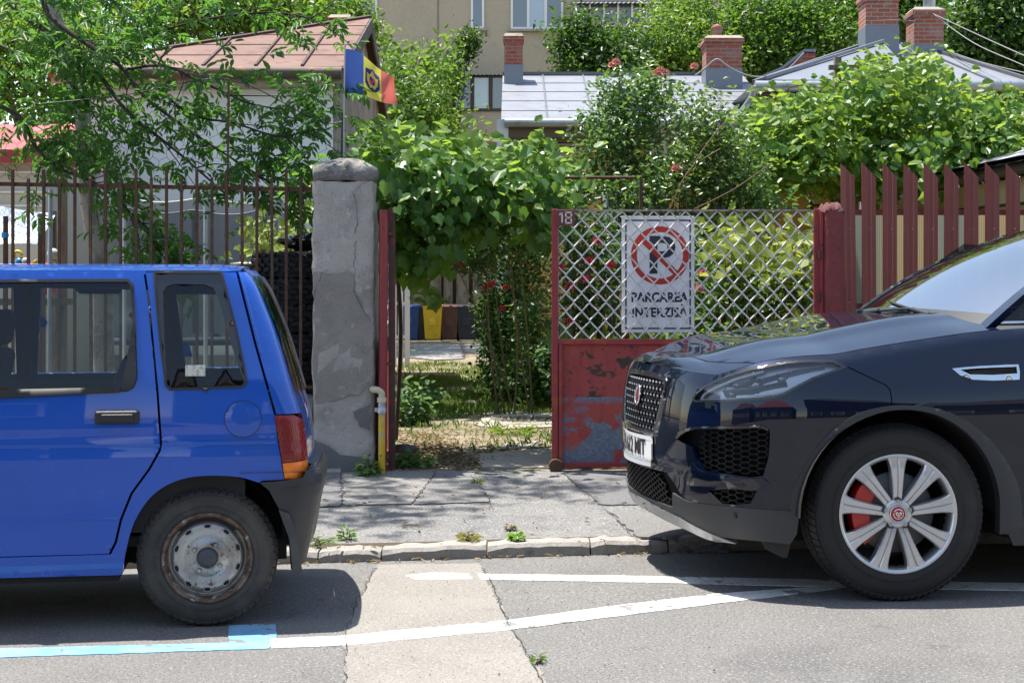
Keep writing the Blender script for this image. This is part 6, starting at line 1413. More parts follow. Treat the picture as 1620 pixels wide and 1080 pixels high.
# --- houses across the street, seen only mirrored in the cars
def opposite(name, label, x, y, w, d, h, rh, wallc, roofm, nw):
    t = thing(name, label, 'house', (x, y, -.02))
    mb = MB(); mb.span((-w/2, -d, 0), (w/2, 0, h)); mb.build('wall', wallc, t)
    mb = MB(); mb.add([(-w/2-.3, .4, h), (w/2+.3, .4, h), (w/2+.3, -d-.4, h), (-w/2-.3, -d-.4, h), (-w/2+w*.2, -d/2, h+rh), (w/2-w*.2, -d/2, h+rh)], [(0, 1, 5, 4), (1, 2, 5), (2, 3, 4, 5), (3, 0, 4), (3, 2, 1, 0)]); mb.build('roof', roofm, t)
    for k in range(nw):
        X = -w/2+w*(k+.5)/nw; mb = MB(); mb.span((X-.6, .002, 1.1), (X+.6, .06, 2.7)); w_ = mb.build('window', WFR, t); mb = MB(); mb.span((X-.5, .062, 1.2), (X+.5, .07, 2.6)); mb.build('pane', WGLASS, w_)
DW = mat('grey_street_render', (.10, .10, .10), .9)
opposite('street_house', 'grey house with a red hipped roof mirrored in the dark car nose', -5.5, -9.5, 9, 7, 4.4, 2.4, DW, mat('red_tiles', (.32, .07, .045), .8), 4)
opposite('street_house', 'dim taller house across the street mirrored in the blue car flank', 6.5, -10, 11, 8, 6.2, 2.2, mat('dim_render', (.07, .07, .075), .9), mat('slate_roof', (.06, .06, .07), .6), 5)
opposite('street_house', 'low brown house across the street at the left end', -19, -10, 13, 8, 4.8, 2.5, mat('brown_render', (.10, .075, .06), .9), mat('brown_tiles', (.15, .06, .045), .8), 6)
opposite('street_house', 'pale house across the street at the right end', 20, -10, 13, 8, 5.2, 2.5, mat('pale_street_render', (.14, .135, .12), .9), mat('grey_tiles', (.10, .09, .09), .8), 6)
# ================================================================ PLANTS
ng = np.random.default_rng(7)
def leaf_obj(name, pts, nrm, size, shape, m, parent=None, fold=.25, tint=None, up=None, loc=None, aspect=1.0):
    """many folded leaves as one mesh; shape = right half outline from stem (0,0) to tip (0,1)"""
    N = len(pts); pts = np.asarray(pts, float); nrm = np.asarray(nrm, float); nrm /= np.maximum(np.linalg.norm(nrm, axis=1), 1e-9)[:, None]
    if up is None: up = ng.normal(size=(N, 3))
    t = up-nrm*(up*nrm).sum(1)[:, None]; t /= np.maximum(np.linalg.norm(t, axis=1), 1e-9)[:, None]; b = np.cross(t, nrm)
    size = np.broadcast_to(np.asarray(size, float), (N,))
    sh = np.array(shape, float); k = len(sh); mid0, tip = sh[0], sh[-1]
    inner = sh[1:-1]; q = len(inner)
    loc_ = np.vstack([[0, mid0[1], 0], np.c_[inner[:, 0], inner[:, 1], np.abs(inner[:, 0])*fold], [0, tip[1], -.20], np.c_[-inner[::-1, 0], inner[::-1, 1], np.abs(inner[::-1, 0])*fold]])
    nv = len(loc_)
    V = pts[:, None]+size[:, None, None]*(loc_[None, :, 0:1]*b[:, None]*aspect+loc_[None, :, 1:2]*t[:, None]+loc_[None, :, 2:3]*nrm[:, None])
    f1 = list(range(0, q+2)); f2 = [0]+list(range(q+1, nv))
    L = np.array(f1+f2); nl = len(L)
    loops = (np.arange(N)[:, None]*nv+L[None]).ravel(); starts = (np.arange(N)[:, None]*nl+np.array([0, len(f1)])[None]).ravel()
    me = bpy.data.meshes.new(name); me.vertices.add(N*nv); me.vertices.foreach_set('co', V.ravel())
    me.loops.add(len(loops)); me.loops.foreach_set('vertex_index', loops.astype(np.int32))
    me.polygons.add(len(starts)); me.polygons.foreach_set('loop_start', starts.astype(np.int32))
    me.update(calc_edges=True)
    at = me.attributes.new('tint', 'FLOAT', 'FACE')
    if tint is None: tint = ng.random(N)
    at.data.foreach_set('value', np.repeat(np.asarray(tint, np.float32), 2))
    me.materials.append(m); o = bpy.data.objects.new(name, me); COL.objects.link(o)
    if parent is not None: o.parent = parent; o.matrix_parent_inverse = Matrix.Translation(-parent.location)
    return o
GRAPE = [(0, .06), (.16, -.10), (.38, -.04), (.47, .16), (.43, .30), (.52, .44), (.37, .62), (.25, .70), (.13, .88), (0, 1)]
OVAL = [(0, 0), (.24, .30), (.26, .58), (0, 1)]
LANCE = [(0, 0), (.13, .25), (.15, .5), (.08, .78), (0, 1)]
ROUND = [(0, 0), (.34, .18), (.42, .5), (.26, .84), (0, 1)]
BLADE = [(0, 0), (.035, .3), (.03, .6), (0, 1)]
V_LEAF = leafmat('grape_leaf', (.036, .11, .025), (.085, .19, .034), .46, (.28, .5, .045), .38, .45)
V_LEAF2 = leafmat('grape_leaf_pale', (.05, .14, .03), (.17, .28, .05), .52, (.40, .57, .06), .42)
ROSE_L = leafmat('rose_leaf', (.042, .105, .028), (.10, .19, .04), .38, (.22, .38, .04), .33, .5)
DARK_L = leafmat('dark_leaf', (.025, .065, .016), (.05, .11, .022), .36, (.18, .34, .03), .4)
TREE_L = leafmat('tree_leaf', (.045, .11, .022), (.10, .19, .035), .45, (.22, .42, .03), .4)
TREE_L2 = leafmat('light_tree_leaf', (.065, .145, .025), (.15, .24, .04), .46, (.30, .48, .04), .4)
ASH_L = leafmat('ash_leaf', (.028, .085, .025), (.055, .135, .032), .48, (.18, .44, .035), .4, .25)
GRASS_L = leafmat('grass_blade', (.06, .14, .022), (.15, .20, .05), .4, (.3, .45, .06), .6)
BARK = mat('brown_bark', (.085, .065, .05), .95, var=((10, 6, .45, .65, (.05, .04, .03)),), bump=((30, .7, 5),))
PALEB = mat('pale_bark', (.33, .31, .275), .9, var=((8, 6, .48, .62, (.20, .185, .165)), (26, 5, .60, .68, (.09, .08, .07))), bump=((26, .6, 5),))
TWIG = mat('green_twig', (.10, .085, .04), .8)
def nrmbias(N, bias=(0, -.35, .8), spread=.75):
    n = ng.normal(size=(N, 3)); n /= np.linalg.norm(n, axis=1)[:, None]; return n*spread+np.array(bias)
def in_px(poly, N, Y0, Y1, clumps=None, cs=(.16, .25), ypow=1.0):
    """points inside a photo outline given real depth Y0..Y1, gathered in clumps"""
    poly = np.array(poly, float); lo, hi = poly.min(0), poly.max(0); out = []
    def draw(n):
        r = np.zeros((0, 2))
        while len(r) < n:
            c = lo+ng.random((n*2, 2))*(hi-lo); r = np.vstack([r, c[inside([poly], c)]])
        return r[:n]
    if clumps:
        c = draw(clumps); cy = Y0+(Y1-Y0)*ng.random(clumps)**ypow
        i = ng.integers(0, clumps, N); Y = cy[i]
        P = np.c_[(c[i, 0]-HX)/F*Y, Y, CZ-(c[i, 1]-HY)/F*Y]+ng.normal(size=(N, 3))*np.array([cs[0], cs[1], cs[0]])
    else:
        c = draw(N); Y = Y0+(Y1-Y0)*ng.random(N)**ypow
        P = np.c_[(c[:, 0]-HX)/F*Y, Y, CZ-(c[:, 1]-HY)/F*Y]
    return P
def ball(centers, radii, N, nclump, cs):
    """points in a few overlapping ellipsoids, gathered in clumps near their skins"""
    centers = np.array(centers, float); radii = np.array(radii, float); vol = radii.prod(1)**(2/3); pr_ = vol/vol.sum()
    j = ng.choice(len(centers), nclump, p=pr_); d = ng.normal(size=(nclump, 3)); d /= np.linalg.norm(d, axis=1)[:, None]
    c = centers[j]+d*radii[j]*(ng.random(nclump)**.45)[:, None]
    i = ng.integers(0, nclump, N); return c[i]+ng.normal(size=(N, 3))*np.array(cs), c, d[:, :]
def stems(mb, roots, pts, r0=.012, r1=.003, sag=.1, n=6):
    for root, p in zip(roots, pts):
        a, b = Vector(root), Vector(p); mid = (a+b)/2+Vector((ng.normal()*sag, ng.normal()*sag, abs(ng.normal())*sag))
        P = [(a*(1-t)**2+mid*2*t*(1-t)+b*t*t) for t in np.linspace(0, 1, n)]
        mb.tube(P, list(np.linspace(r0, r1, n)), 5, caps=False)
def local(o, parent):
    o.parent = parent; o.matrix_parent_inverse = Matrix.Translation(-parent.location); return o

# --- grape vine over the gateway
t = thing('grape_vine', 'bright grape vine hanging over the open gateway beside the pillar', 'vine', (wx(640, 10.6), 10.6, .12))
top = [(578, 250), (588, 215), (610, 200), (640, 215), (680, 232), (740, 240), (800, 236), (860, 238), (890, 262), (905, 300), (880, 330), (800, 318), (700, 312), (640, 300), (590, 300)]
drape = [(592, 250), (700, 260), (800, 265), (875, 280), (868, 380), (820, 345), (770, 355), (740, 375), (716, 385), (700, 405), (685, 435), (668, 445), (650, 425), (634, 415), (628, 390), (626, 325), (600, 315)]
P1 = in_px(top, 1350, 9.7, 10.9, 110, (.085, .25)); P2 = in_px(drape, 1600, 9.75, 10.5, 100, (.075, .2))
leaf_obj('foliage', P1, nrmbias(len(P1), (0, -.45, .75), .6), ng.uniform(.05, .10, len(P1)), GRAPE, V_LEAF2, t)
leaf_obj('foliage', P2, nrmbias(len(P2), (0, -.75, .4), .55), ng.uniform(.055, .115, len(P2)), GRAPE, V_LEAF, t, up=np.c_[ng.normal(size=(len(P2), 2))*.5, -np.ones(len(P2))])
n_ = 2300; PC = np.c_[ng.uniform(-2.3, .15, n_), 13.4+5.6*ng.random(n_), 2.42+.14*ng.normal(size=n_)]; PC = PC[np.sin(PC[:, 0]*3.3+PC[:, 1])*np.sin(PC[:, 1]*2.1-PC[:, 0]) > -.55]  # leaf canopy over the drive, added to shade the path below
leaf_obj('foliage', PC, nrmbias(len(PC), (0, -.2, .9), .5), ng.uniform(.09, .15, len(PC)), GRAPE, V_LEAF, t)
P3 = np.vstack([in_px(q, 14, 9.7, 10.0) for q in ([(570, 195), (610, 185), (625, 210), (590, 250)], [(650, 460), (690, 455), (700, 490), (660, 480)], [(722, 215), (760, 220), (770, 240), (720, 245)], [(840, 210), (862, 212), (850, 240)])])
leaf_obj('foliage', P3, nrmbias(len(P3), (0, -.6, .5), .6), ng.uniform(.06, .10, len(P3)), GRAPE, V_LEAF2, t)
mb = MB(); root = (wx(626, 11.2), 11.2, .1)
mb.tube(curve2([root, (wx(634, 11), 11, 1.0), (wx(625, 10.8), 10.8, 1.9), (wx(660, 10.8), 10.8, 2.2), (wx(760, 10.8), 10.8, 2.2), (wx(880, 10.8), 10.8, 2.15)], 6), .017, 6)
tips = P2[::30]; stems(mb, [(wx(px, 10.6), 10.6, 2.15) for px in np.linspace(610, 870, len(tips))], tips, .008, .003, .08)
mb.tube(curve2([W(596, 215, 9.7), W(575, 192, 9.7), W(556, 196, 9.65)], 5), .003, 5); mb.tube(curve2([W(740, 245, 9.9), W(762, 222, 9.9), W(770, 205, 9.9)], 5), .003, 5)
local(mb.build('stem', BARK), t)
t = thing('trellis', 'rusty iron bar trellis carrying the gateway vine', 'trellis', (wx(760, 10.7), 10.7, .1))
for px in (618, 1014): mb = MB(); mb.tube([(wx(px, 10.7), 10.7, 0), (wx(px, 10.7), 10.7, wz(281, 10.7))], .014, 8); local(mb.build('upright', RUST), t)
for px in (620, 990): mb = MB(); mb.tube([(wx(px, 11.9), 11.9, 0), (wx(px, 11.9), 11.9, wz(285, 11.9))], .014, 8); local(mb.build('upright', RUST), t)
for py, Y in ((281, 10.7), (285, 11.9)): mb = MB(); mb.tube([(wx(620, Y), Y, wz(py, Y)), (wx(1005, Y), Y, wz(py, Y))], .012, 8); local(mb.build('cross_bar', RUST), t)
# --- tall rose bushes behind the right gate leaf
def blooms(parent, pts, col, r=.032, name='rose_bloom'):
    for p in pts:
        mb = MB(); c = Vector(p)
        for k in range(11):
            a = k*2.4; q = .25+.75*k/10; d = Vector((math.cos(a)*q, math.sin(a)*q, .9-.8*q)).normalized(); u = d.orthogonal().normalized(); v = d.cross(u)
            o_ = c+d*r*.45*q; h = r*(.5+.35*q)
            mb.add([o_+u*h*x+v*h*y+d*h*.45*(x*x+y*y) for x, y in ((-1, -.6), (0, -1), (1, -.6), (1, .6), (0, 1), (-1, .6))]+[o_], [(i, (i+1) % 6, 6) for i in range(6)], 0, True)
        local(mb.build(name, col), parent)
PINK = mat('pink_petal', (.70, .27, .20), .6); CRIM = mat('crimson_petal', (.40, .012, .03), .6)
def rose(name, label, cent, rad, N, ncl, lsz, root, m, blo=(), col=PINK, cs=(.08, .08, .07), nst=26, group=None, bias=(0, -.35, .75)):
    t = thing(name, label, 'rose bush' if 'rose' in name else 'shrub', tuple(root)); t.location.z = .1
    P, c, _ = ball(cent, rad, N, ncl, cs)
    leaf_obj('foliage', P, nrmbias(N, bias, .7), ng.uniform(lsz*.7, lsz*1.25, N), OVAL, m, t, aspect=1.15)
    mb = MB(); rt = [(root[0]+ng.normal()*.10, root[1]+ng.normal()*.1, .1) for _ in range(nst)]; stems(mb, rt, c[:nst], .011, .003, .15)
    local(mb.build('stem', TWIG), t)
    blooms(t, blo, col); return t
def C(px, py, Y, rx, rz, ry=None): return tuple(W(px, py, Y)), (rx*Y/F, ry or min(rx, rz)*Y/F, rz*Y/F)
def CR(*L): q = [C(*a) for a in L]; return [x[0] for x in q], [x[1] for x in q]
ce, ra = CR((1000, 165, 11.6, 62, 58), (965, 225, 11.4, 55, 60), (1040, 150, 11.8, 40, 30), (1010, 265, 11.4, 70, 55), (930, 280, 11.3, 45, 40))
rose('rose_bush', 'tall climbing rose with coral blooms in front of the pale tin roof', ce, ra, 4300, 210, .050, (wx(1010, 11.3), 11.3, .1), ROSE_L, [W(974, 99, 11.4), W(1044, 112, 11.4), W(1052, 116, 11.5), W(1037, 117, 11.4), W(1098, 106, 11.6), W(968, 104, 11.5), W(1068, 268, 10.9), W(1075, 265, 10.9)])
ce, ra = CR((1110, 215, 11.2, 55, 62), (1150, 265, 11.2, 60, 60), (1080, 280, 11.0, 55, 50), (1120, 165, 11.4, 28, 22))
rose('rose_bush', 'loose bare stemmed rose bush right of the tall coral rose', ce, ra, 2900, 170, .048, (wx(1090, 11), 11, .1), leafmat('rose_leaf_light', (.05, .11, .025), (.10, .18, .035), .38, (.28, .42, .05), .35, .5), nst=34)
mb = MB(); t = thing('rose_cane', 'long bare rose canes arching over the gate lattice', 'canes', (wx(1070, 10.2), 10.2, .1))
for L in ([(1050, 420), (1070, 320), (1110, 240), (1150, 190)], [(1060, 330), (1090, 270), (1140, 235)], [(1100, 330), (1160, 300), (1215, 262)]):
    mb.tube(curve2([W(a, b, 10.3) for a, b in L], 5), .004, 6)
local(mb.build('canes', mat('cane_brown', (.17, .11, .06), .8)), t)
# --- vine over the right-hand pergola
t = thing('grape_vine', 'broad sunlit grape vine covering the pergola above the maroon fence', 'vine', (wx(1400, 13), 13, .12))
R1_ = [(1178, 190), (1235, 168), (1275, 160), (1312, 146), (1335, 130), (1358, 104), (1372, 106), (1395, 126), (1425, 116), (1455, 112), (1484, 132), (1494, 152), (1530, 156), (1560, 170), (1610, 170), (1660, 172), (1720, 180), (1720, 262), (1560, 262), (1480, 285), (1330, 275), (1190, 270)]
P1 = in_px(R1_, 8200, 12.0, 15.0, 480, (.10, .3)); leaf_obj('foliage', P1, nrmbias(len(P1), (0, -.5, .7), .62), ng.uniform(.045, .10, len(P1)), GRAPE, leafmat('vine_leaf_mid', (.065, .15, .022), (.16, .26, .035), .5, (.42, .56, .05), .4), t)
PD = in_px(R1_, 1500, 11.9, 13.0, 90, (.09, .2)); leaf_obj('foliage', PD, nrmbias(len(PD), (0, -.7, .5), .6), ng.uniform(.045, .095, len(PD)), GRAPE, V_LEAF, t)
for q, n_ in (([(1165, 190), (1235, 168), (1305, 160), (1305, 290), (1215, 300), (1190, 330), (1165, 330)], 1500), ([(1500, 160), (1560, 172), (1620, 170), (1700, 172), (1700, 262), (1520, 268)], 1900), ([(1340, 130), (1362, 78), (1376, 90), (1395, 115), (1425, 95), (1465, 88), (1484, 120), (1480, 140)], 130)):
    PX = in_px(q, n_, 11.8, 13.2, n_//14, (.08, .25)); leaf_obj('foliage', PX, nrmbias(len(PX), (0, -.5, .7), .62), ng.uniform(.035, .09, len(PX)), GRAPE, V_LEAF2, t)
R2_ = [(1190, 240), (1700, 240), (1700, 268), (1545, 272), (1470, 300), (1335, 290), (1300, 300), (1260, 268), (1215, 290), (1200, 330), (1180, 330)]
P2 = in_px(R2_, 1700, 11.8, 13.5, 120, (.09, .25)); leaf_obj('foliage', P2, nrmbias(len(P2), (0, -.8, .35), .55), ng.uniform(.055, .10, len(P2)), GRAPE, V_LEAF, t)
P3 = in_px([(1455, 255), (1475, 255), (1472, 320), (1458, 320)], 26, 11.3, 11.5); leaf_obj('foliage', P3, nrmbias(len(P3), (0, -.7, .4), .5), ng.uniform(.07, .11, len(P3)), GRAPE, V_LEAF2, t)
mb = MB(); stems(mb, [(wx(1210, 13), 13, .1)]*3+[(wx(1450, 13), 13, 2.4)]*20+[(wx(1300, 13), 13, 2.3)]*20, list(P1[:3])+list(P1[::115][:40]), .016, .004, .2, 8); local(mb.build('stem', BARK), t)
t = thing('pergola', 'grey wooden pergola frame poking out of the right vine', 'pergola', (wx(1340, 13.2), 13.2, .1))
mb = MB()
for px, ztop in ((1325, 97), (1210, 250), (1500, 200), (1690, 230)): X = wx(px, 13.2); mb.bar((X, 13.2, 0), (X, 13.2, wz(ztop-6, 13.2)), .06, .06, up=(0, 1, 0))
mb.bar((wx(1311, 13.15), 13.15, wz(107, 13.15)), (wx(1372, 13.15), 13.15, wz(107, 13.15)), .05, .04); mb.bar((wx(1330, 13.1), 13.1, wz(135, 13.1)), (wx(1362, 13.1), 13.1, wz(100, 13.1)), .02, .02)
mb.bar((wx(1190, 13.2), 13.26, wz(245, 13.2)), (wx(1700, 13.2), 13.26, wz(240, 13.2)), .06, .09); local(mb.build('frame', WOOD), t)
# --- garden planting seen through the lattice
ce, ra = CR((925, 430, 10.3, 50, 85), (905, 360, 10.6, 40, 45), (960, 400, 10.6, 55, 70), (930, 500, 10.2, 50, 45))
rose('rose_bush', 'shaded rose bush with small red blooms behind the left of the lattice', ce, ra, 2400, 150, .045, (wx(930, 10.4), 10.4, .1), DARK_L, [W(x, y, 9.95) for x, y in ((932, 414), (903, 453), (925, 441), (903, 508), (884, 424), (944, 382), (965, 420))], CRIM, nst=40)
t = thing('grape_vine', 'low yellow green vine growing behind the right of the lattice', 'vine', (wx(1190, 10.6), 10.6, .1))
GV = [(1095, 370), (1130, 345), (1180, 352), (1230, 360), (1300, 355), (1300, 470), (1240, 450), (1180, 460), (1120, 440)]
P1 = in_px(GV, 520, 10.0, 11.2, 60, (.09, .2)); leaf_obj('foliage', P1, nrmbias(len(P1), (0, -.55, .6), .6), ng.uniform(.07, .12, len(P1)), GRAPE, leafmat('yellow_vine_leaf', (.14, .22, .035), (.30, .34, .06), .5, (.55, .6, .08), .45), t)
mb = MB(); stems(mb, [(wx(1190, 10.6)+ng.normal()*.2, 10.6, .1) for _ in range(20)], P1[::26][:20], .008, .003, .1); local(mb.build('stem', TWIG), t)
ce, ra = CR((1180, 470, 10.2, 90, 55), (1260, 470, 10.2, 50, 60), (1120, 500, 10.0, 60, 50), (1150, 545, 9.9, 140, 30), (1080, 420, 10.5, 60, 60))
rose('garden_shrub', 'leafy green shrub low behind the middle of the lattice', ce, ra, 3000, 190, .055, (wx(1160, 10.3), 10.3, .1), leafmat('garden_leaf', (.05, .12, .03), (.12, .20, .05), .42, (.3, .46, .06), .4), [W(1112, 433, 9.9), W(1106, 457, 9.9), W(1088, 504, 9.9)], mat('pink_bloom', (.6, .2, .22), .6), nst=40)
ce, ra = CR((1010, 300, 11.0, 110, 26), (1180, 318, 11.2, 110, 22), (900, 300, 11.2, 40, 30), (1060, 370, 11.5, 160, 40))
rose('garden_shrub', 'dark green hedge plants filling the gap above the lattice', ce, ra, 3000, 180, .055, (wx(1060, 11.4), 11.4, .1), ROSE_L, nst=30)
t = thing('garden_plant', 'long bladed green garden plant at the foot of the lattice', 'plant', (wx(1050, 9.8), 9.8, .12)); P = []
n_ = 500; X = ng.uniform(wx(885, 9.8), wx(1290, 9.8), n_); Y = ng.uniform(9.5, 10.2, n_); up = np.c_[ng.normal(size=(n_, 2))*.35, np.ones(n_)]
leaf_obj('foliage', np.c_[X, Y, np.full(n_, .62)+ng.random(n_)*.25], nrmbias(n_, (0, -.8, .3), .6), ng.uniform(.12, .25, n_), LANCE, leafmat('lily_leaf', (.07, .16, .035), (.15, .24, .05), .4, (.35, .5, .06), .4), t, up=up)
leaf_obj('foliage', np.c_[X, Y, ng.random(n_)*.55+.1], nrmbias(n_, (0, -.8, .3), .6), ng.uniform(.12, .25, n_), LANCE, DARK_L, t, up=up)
# --- shrubs along the right of the driveway
ce, ra = CR((815, 470, 16.4, 52, 70), (805, 545, 16.2, 46, 52), (840, 400, 16.4, 45, 45), (850, 520, 15.4, 40, 70), (785, 500, 16.6, 30, 50), (825, 585, 15.6, 48, 34), (795, 575, 16.0, 34, 36))
rose('rose_bush', 'dark rose bush with crimson blooms lining the driveway', ce, ra, 8600, 400, .055, (wx(830, 16.6), 16.6, .12), DARK_L, [W(x, y, 15.2) for x, y in ((718, 408), (727, 417), (731, 421), (744, 428), (763, 420), (768, 455), (774, 452), (779, 449), (795, 488), (800, 455))], CRIM, nst=10)
ce, ra = CR((830, 605, 15.0, 44, 26), (800, 598, 15.8, 30, 22), (860, 590, 14.4, 24, 44))
rose('garden_shrub', 'low dark undergrowth shrub at the foot of the driveway roses', ce, ra, 2600, 130, .075, (wx(830, 15.4), 15.4, .12), DARK_L, nst=20)
ce, ra = CR((748, 395, 13.6, 40, 30), (790, 370, 13.2, 60, 40), (700, 385, 13.8, 30, 30))
rose('rose_bush', 'shaded climbing rose hanging behind the gateway vine', ce, ra, 2600, 120, .055, (wx(820, 13.8), 13.8, .12), DARK_L, nst=8)
# --- weeds at the left of the driveway
def weed(label, px, py, Y, rx, rz, N, lsz, shape, m, group=None, name='weed'):
    x, z0 = wx(px, Y), ground_z(wx(px, Y), Y); t = thing(name, label, 'weed', (x, Y, z0), group=group)
    ang = ng.uniform(0, 2*math.pi, N); rr = np.sqrt(ng.random(N)); zz = ng.random(N)
    P = np.c_[x+np.cos(ang)*rr*rx*(.5+.5*zz), Y+np.sin(ang)*rr*rx*.7, z0+zz*rz*(1-.6*rr)+.01]
    up = np.c_[np.cos(ang)*rr, np.sin(ang)*rr, np.full(N, .55)]
    leaf_obj('foliage', P, nrmbias(N, (0, -.2, .9), .5), ng.uniform(lsz*.6, lsz*1.2, N), shape, m, t, up=up)
    mb = MB(); stems(mb, [(x+ng.normal()*rx*.1, Y+ng.normal()*rx*.1, z0) for _ in range(min(14, N//6))], P[:min(14, N//6)], .004, .002, .02, 4); local(mb.build('stem', TWIG), t)
WEED = leafmat('weed_leaf', (.055, .14, .03), (.13, .24, .05), .4, (.3, .5, .06), .45)
weed('broad leafy weeds beside the driveway behind the open gate leaf', 642, 650, 12.6, .24, .42, 220, .09, ROUND, leafmat('mallow_leaf', (.05, .12, .05), (.09, .17, .06), .4, (.25, .42, .08), .5))
weed('taller leafy weeds with yellow flowers by the white boards', 660, 620, 14.5, .30, .36, 180, .09, OVAL, leafmat('weed_leaf_grey', (.06, .13, .05), (.11, .19, .06), .4, (.28, .44, .08), .5))
weed('low green weeds at the foot of the open gate leaf', 652, 738, 9.45, .17, .10, 130, .045, ROUND, WEED)
weed('small weed tuft between the gas pipe and the pillar', 584, 742, 9.05, .07, .13, 70, .05, OVAL, WEED)
weed('bright green leafy weed on the kerb edge right of centre', 817, 862, 7.2, .038, .04, 55, .028, ROUND, leafmat('bright_weed', (.12, .26, .03), (.2, .34, .05), .4, (.4, .6, .05), .45))
weed('green spiky weed growing from the kerb near the blue car', 549, 862, 7.2, .035, .07, 45, .038, LANCE, WEED)
weed('low grass sprouts at the kerb behind the blue bumper', 503, 860, 7.08, .10, .035, 90, .035, BLADE, WEED)
weed('yellowish dry grass tuft at the middle of the kerb', 741, 862, 7.2, .05, .04, 110, .042, BLADE, leafmat('dry_tuft', (.22, .22, .05), (.34, .28, .10), .4, (.5, .5, .1), .6))
weed('tiny reddish weed above the green kerb weed', 806, 838, 7.45, .03, .03, 26, .03, OVAL, leafmat('reddish_weed', (.14, .12, .04), (.2, .13, .05), .3, (.4, .3, .06), .6))
weed('grass tuft in the pavement crack near the gate', 755, 768, 8.78, .025, .04, 50, .04, BLADE, WEED)
weed('small grass tuft on the cracked road strip', 851, 1052, 4.86, .018, .025, 40, .03, BLADE, WEED)
weed('grass tuft by the concrete slab in the driveway', 812, 680, 11.6, .18, .07, 160, .08, BLADE, leafmat('driveway_grass', (.14, .24, .04), (.22, .32, .06), .4, (.4, .55, .08), .5))
# --- grass and leaf litter on the yard
def scatter_yard(poly_px, N, dens=None):
    L = [G(*p) for p in poly_px]; L = np.array(L); lo, hi = L.min(0), L.max(0); c = lo+ng.random((N*3, 2))*(hi-lo); c = c[inside([L], c)]
    return c[:N]
gp_ = np.vstack([scatter_yard([(628, 665), (880, 655), (880, 622), (760, 600), (640, 600)], 16000), scatter_yard([(628, 605), (770, 605), (770, 575), (628, 575)], 2500), scatter_yard([(660, 720), (880, 715), (880, 660), (630, 668)], 700)])
k = np.sin(gp_[:, 0]*3.1+gp_[:, 1]*1.3)*np.sin(gp_[:, 0]*1.7-gp_[:, 1]*2.2)+ng.normal(size=len(gp_))*.5 > -.25; gp_ = gp_[k]
n_ = len(gp_); z = np.array([yard_z(*p) for p in gp_]); hgt = ng.uniform(.03, .09, n_)*(1+.4*np.sin(gp_[:, 0]*4)*np.sin(gp_[:, 1]*3))
o = leaf_obj('grass', np.c_[gp_, z-.005], nrmbias(n_, (0, -.9, .1), .8), hgt, BLADE, GRASS_L, up=np.c_[ng.normal(size=(n_, 2))*.5, np.ones(n_)], aspect=2.2, tint=np.clip(.5+.4*np.sin(gp_[:, 0]*2.7)*np.cos(gp_[:, 1]*1.9)+ng.normal(size=n_)*.25, 0, 1)); tag(o, kind='stuff')
lt = np.vstack([scatter_yard([(626, 745), (770, 744), (700, 690), (630, 680)], 1300), scatter_yard([(700, 740), (880, 715), (880, 670), (640, 675)], 700)])
n_ = len(lt); kl = [(X, KY(X)+y) for X, y in zip(ng.uniform(-1.4, 1.3, 170), np.r_[ng.normal(-.03, .03, 90), ng.uniform(.2, 2.0, 80)])]; lt = np.vstack([lt, kl]); n_ = len(lt); o = leaf_obj('leaf_litter', np.c_[lt, np.array([ground_z(*p) for p in lt])+.012], nrmbias(n_, (0, 0, 1), .35), ng.uniform(.02, .05, n_), LANCE, leafmat('dry_leaf', (.16, .10, .055), (.36, .28, .17), .15, (.4, .3, .1), .8)); tag(o, kind='stuff')
# --- vine and weeds behind the railing, beside the tyres
t = thing('grape_vine', 'young pale vine climbing behind the railing next to the tyres', 'vine', (wx(450, 10.6), 10.6, .12))
P1 = in_px([(390, 420), (400, 380), (430, 350), (470, 335), (492, 330), (492, 400), (440, 405), (410, 430)], 230, 10.3, 11.2, 30, (.08, .15)); leaf_obj('foliage', P1, nrmbias(len(P1), (0, -.6, .55), .55), ng.uniform(.05, .085, len(P1)), GRAPE, leafmat('pale_vine_leaf', (.12, .21, .04), (.28, .34, .09), .5, (.6, .65, .12), .45), t)
mb = MB(); stems(mb, [(wx(450, 10.6)+ng.normal()*.15, 10.6, .1) for _ in range(14)], P1[::16][:14], .007, .003, .1); local(mb.build('stem', TWIG), t)

# --- trees
def tree(name, label, base, th, cent, rad, N, ncl, lsz, m, cs, tr=.16, shape=OVAL, bark=BARK, group=None, bias=(0, -.3, .7), nl=14, cat='tree'):
    t = thing(name, label, cat, (base[0], base[1], .1), group=group)
    N = int(N*1.9); P, c, _ = ball(cent, rad, N, int(ncl*1.25), cs); leaf_obj('crown', P, nrmbias(N, bias, .8), ng.uniform(lsz*.42, lsz*.9, N), shape, m, t)
    mb = MB(); b = Vector((base[0], base[1], .0)); tp = Vector((base[0]+ng.normal()*.2, base[1], th)); mb.tube(curve2([b, (b+tp)/2+Vector((ng.normal()*.1, 0, 0)), tp], 5), list(np.linspace(tr, tr*.6, 11)), 10)
    for q in c[:nl]: mid = tp*.5+Vector(q)*.5+Vector((0, 0, .3)); mb.tube([tp, (tp+mid)/2+Vector((0, 0, .1)), mid, Vector(q)], [tr*.55, tr*.4, tr*.25, tr*.08], 6, caps=False)
    local(mb.build('trunk', bark), t); return t
def crown(Y, *L):
    ce = [tuple(W(px, py, Y+dy)) for px, py, rx, rz, dy in L]; ra = [(rx*Y/F, min(rx, rz)*Y/F*1.1, rz*Y/F) for px, py, rx, rz, dy in L]; return ce, ra
BK = 'leafy trees standing behind the roofs'
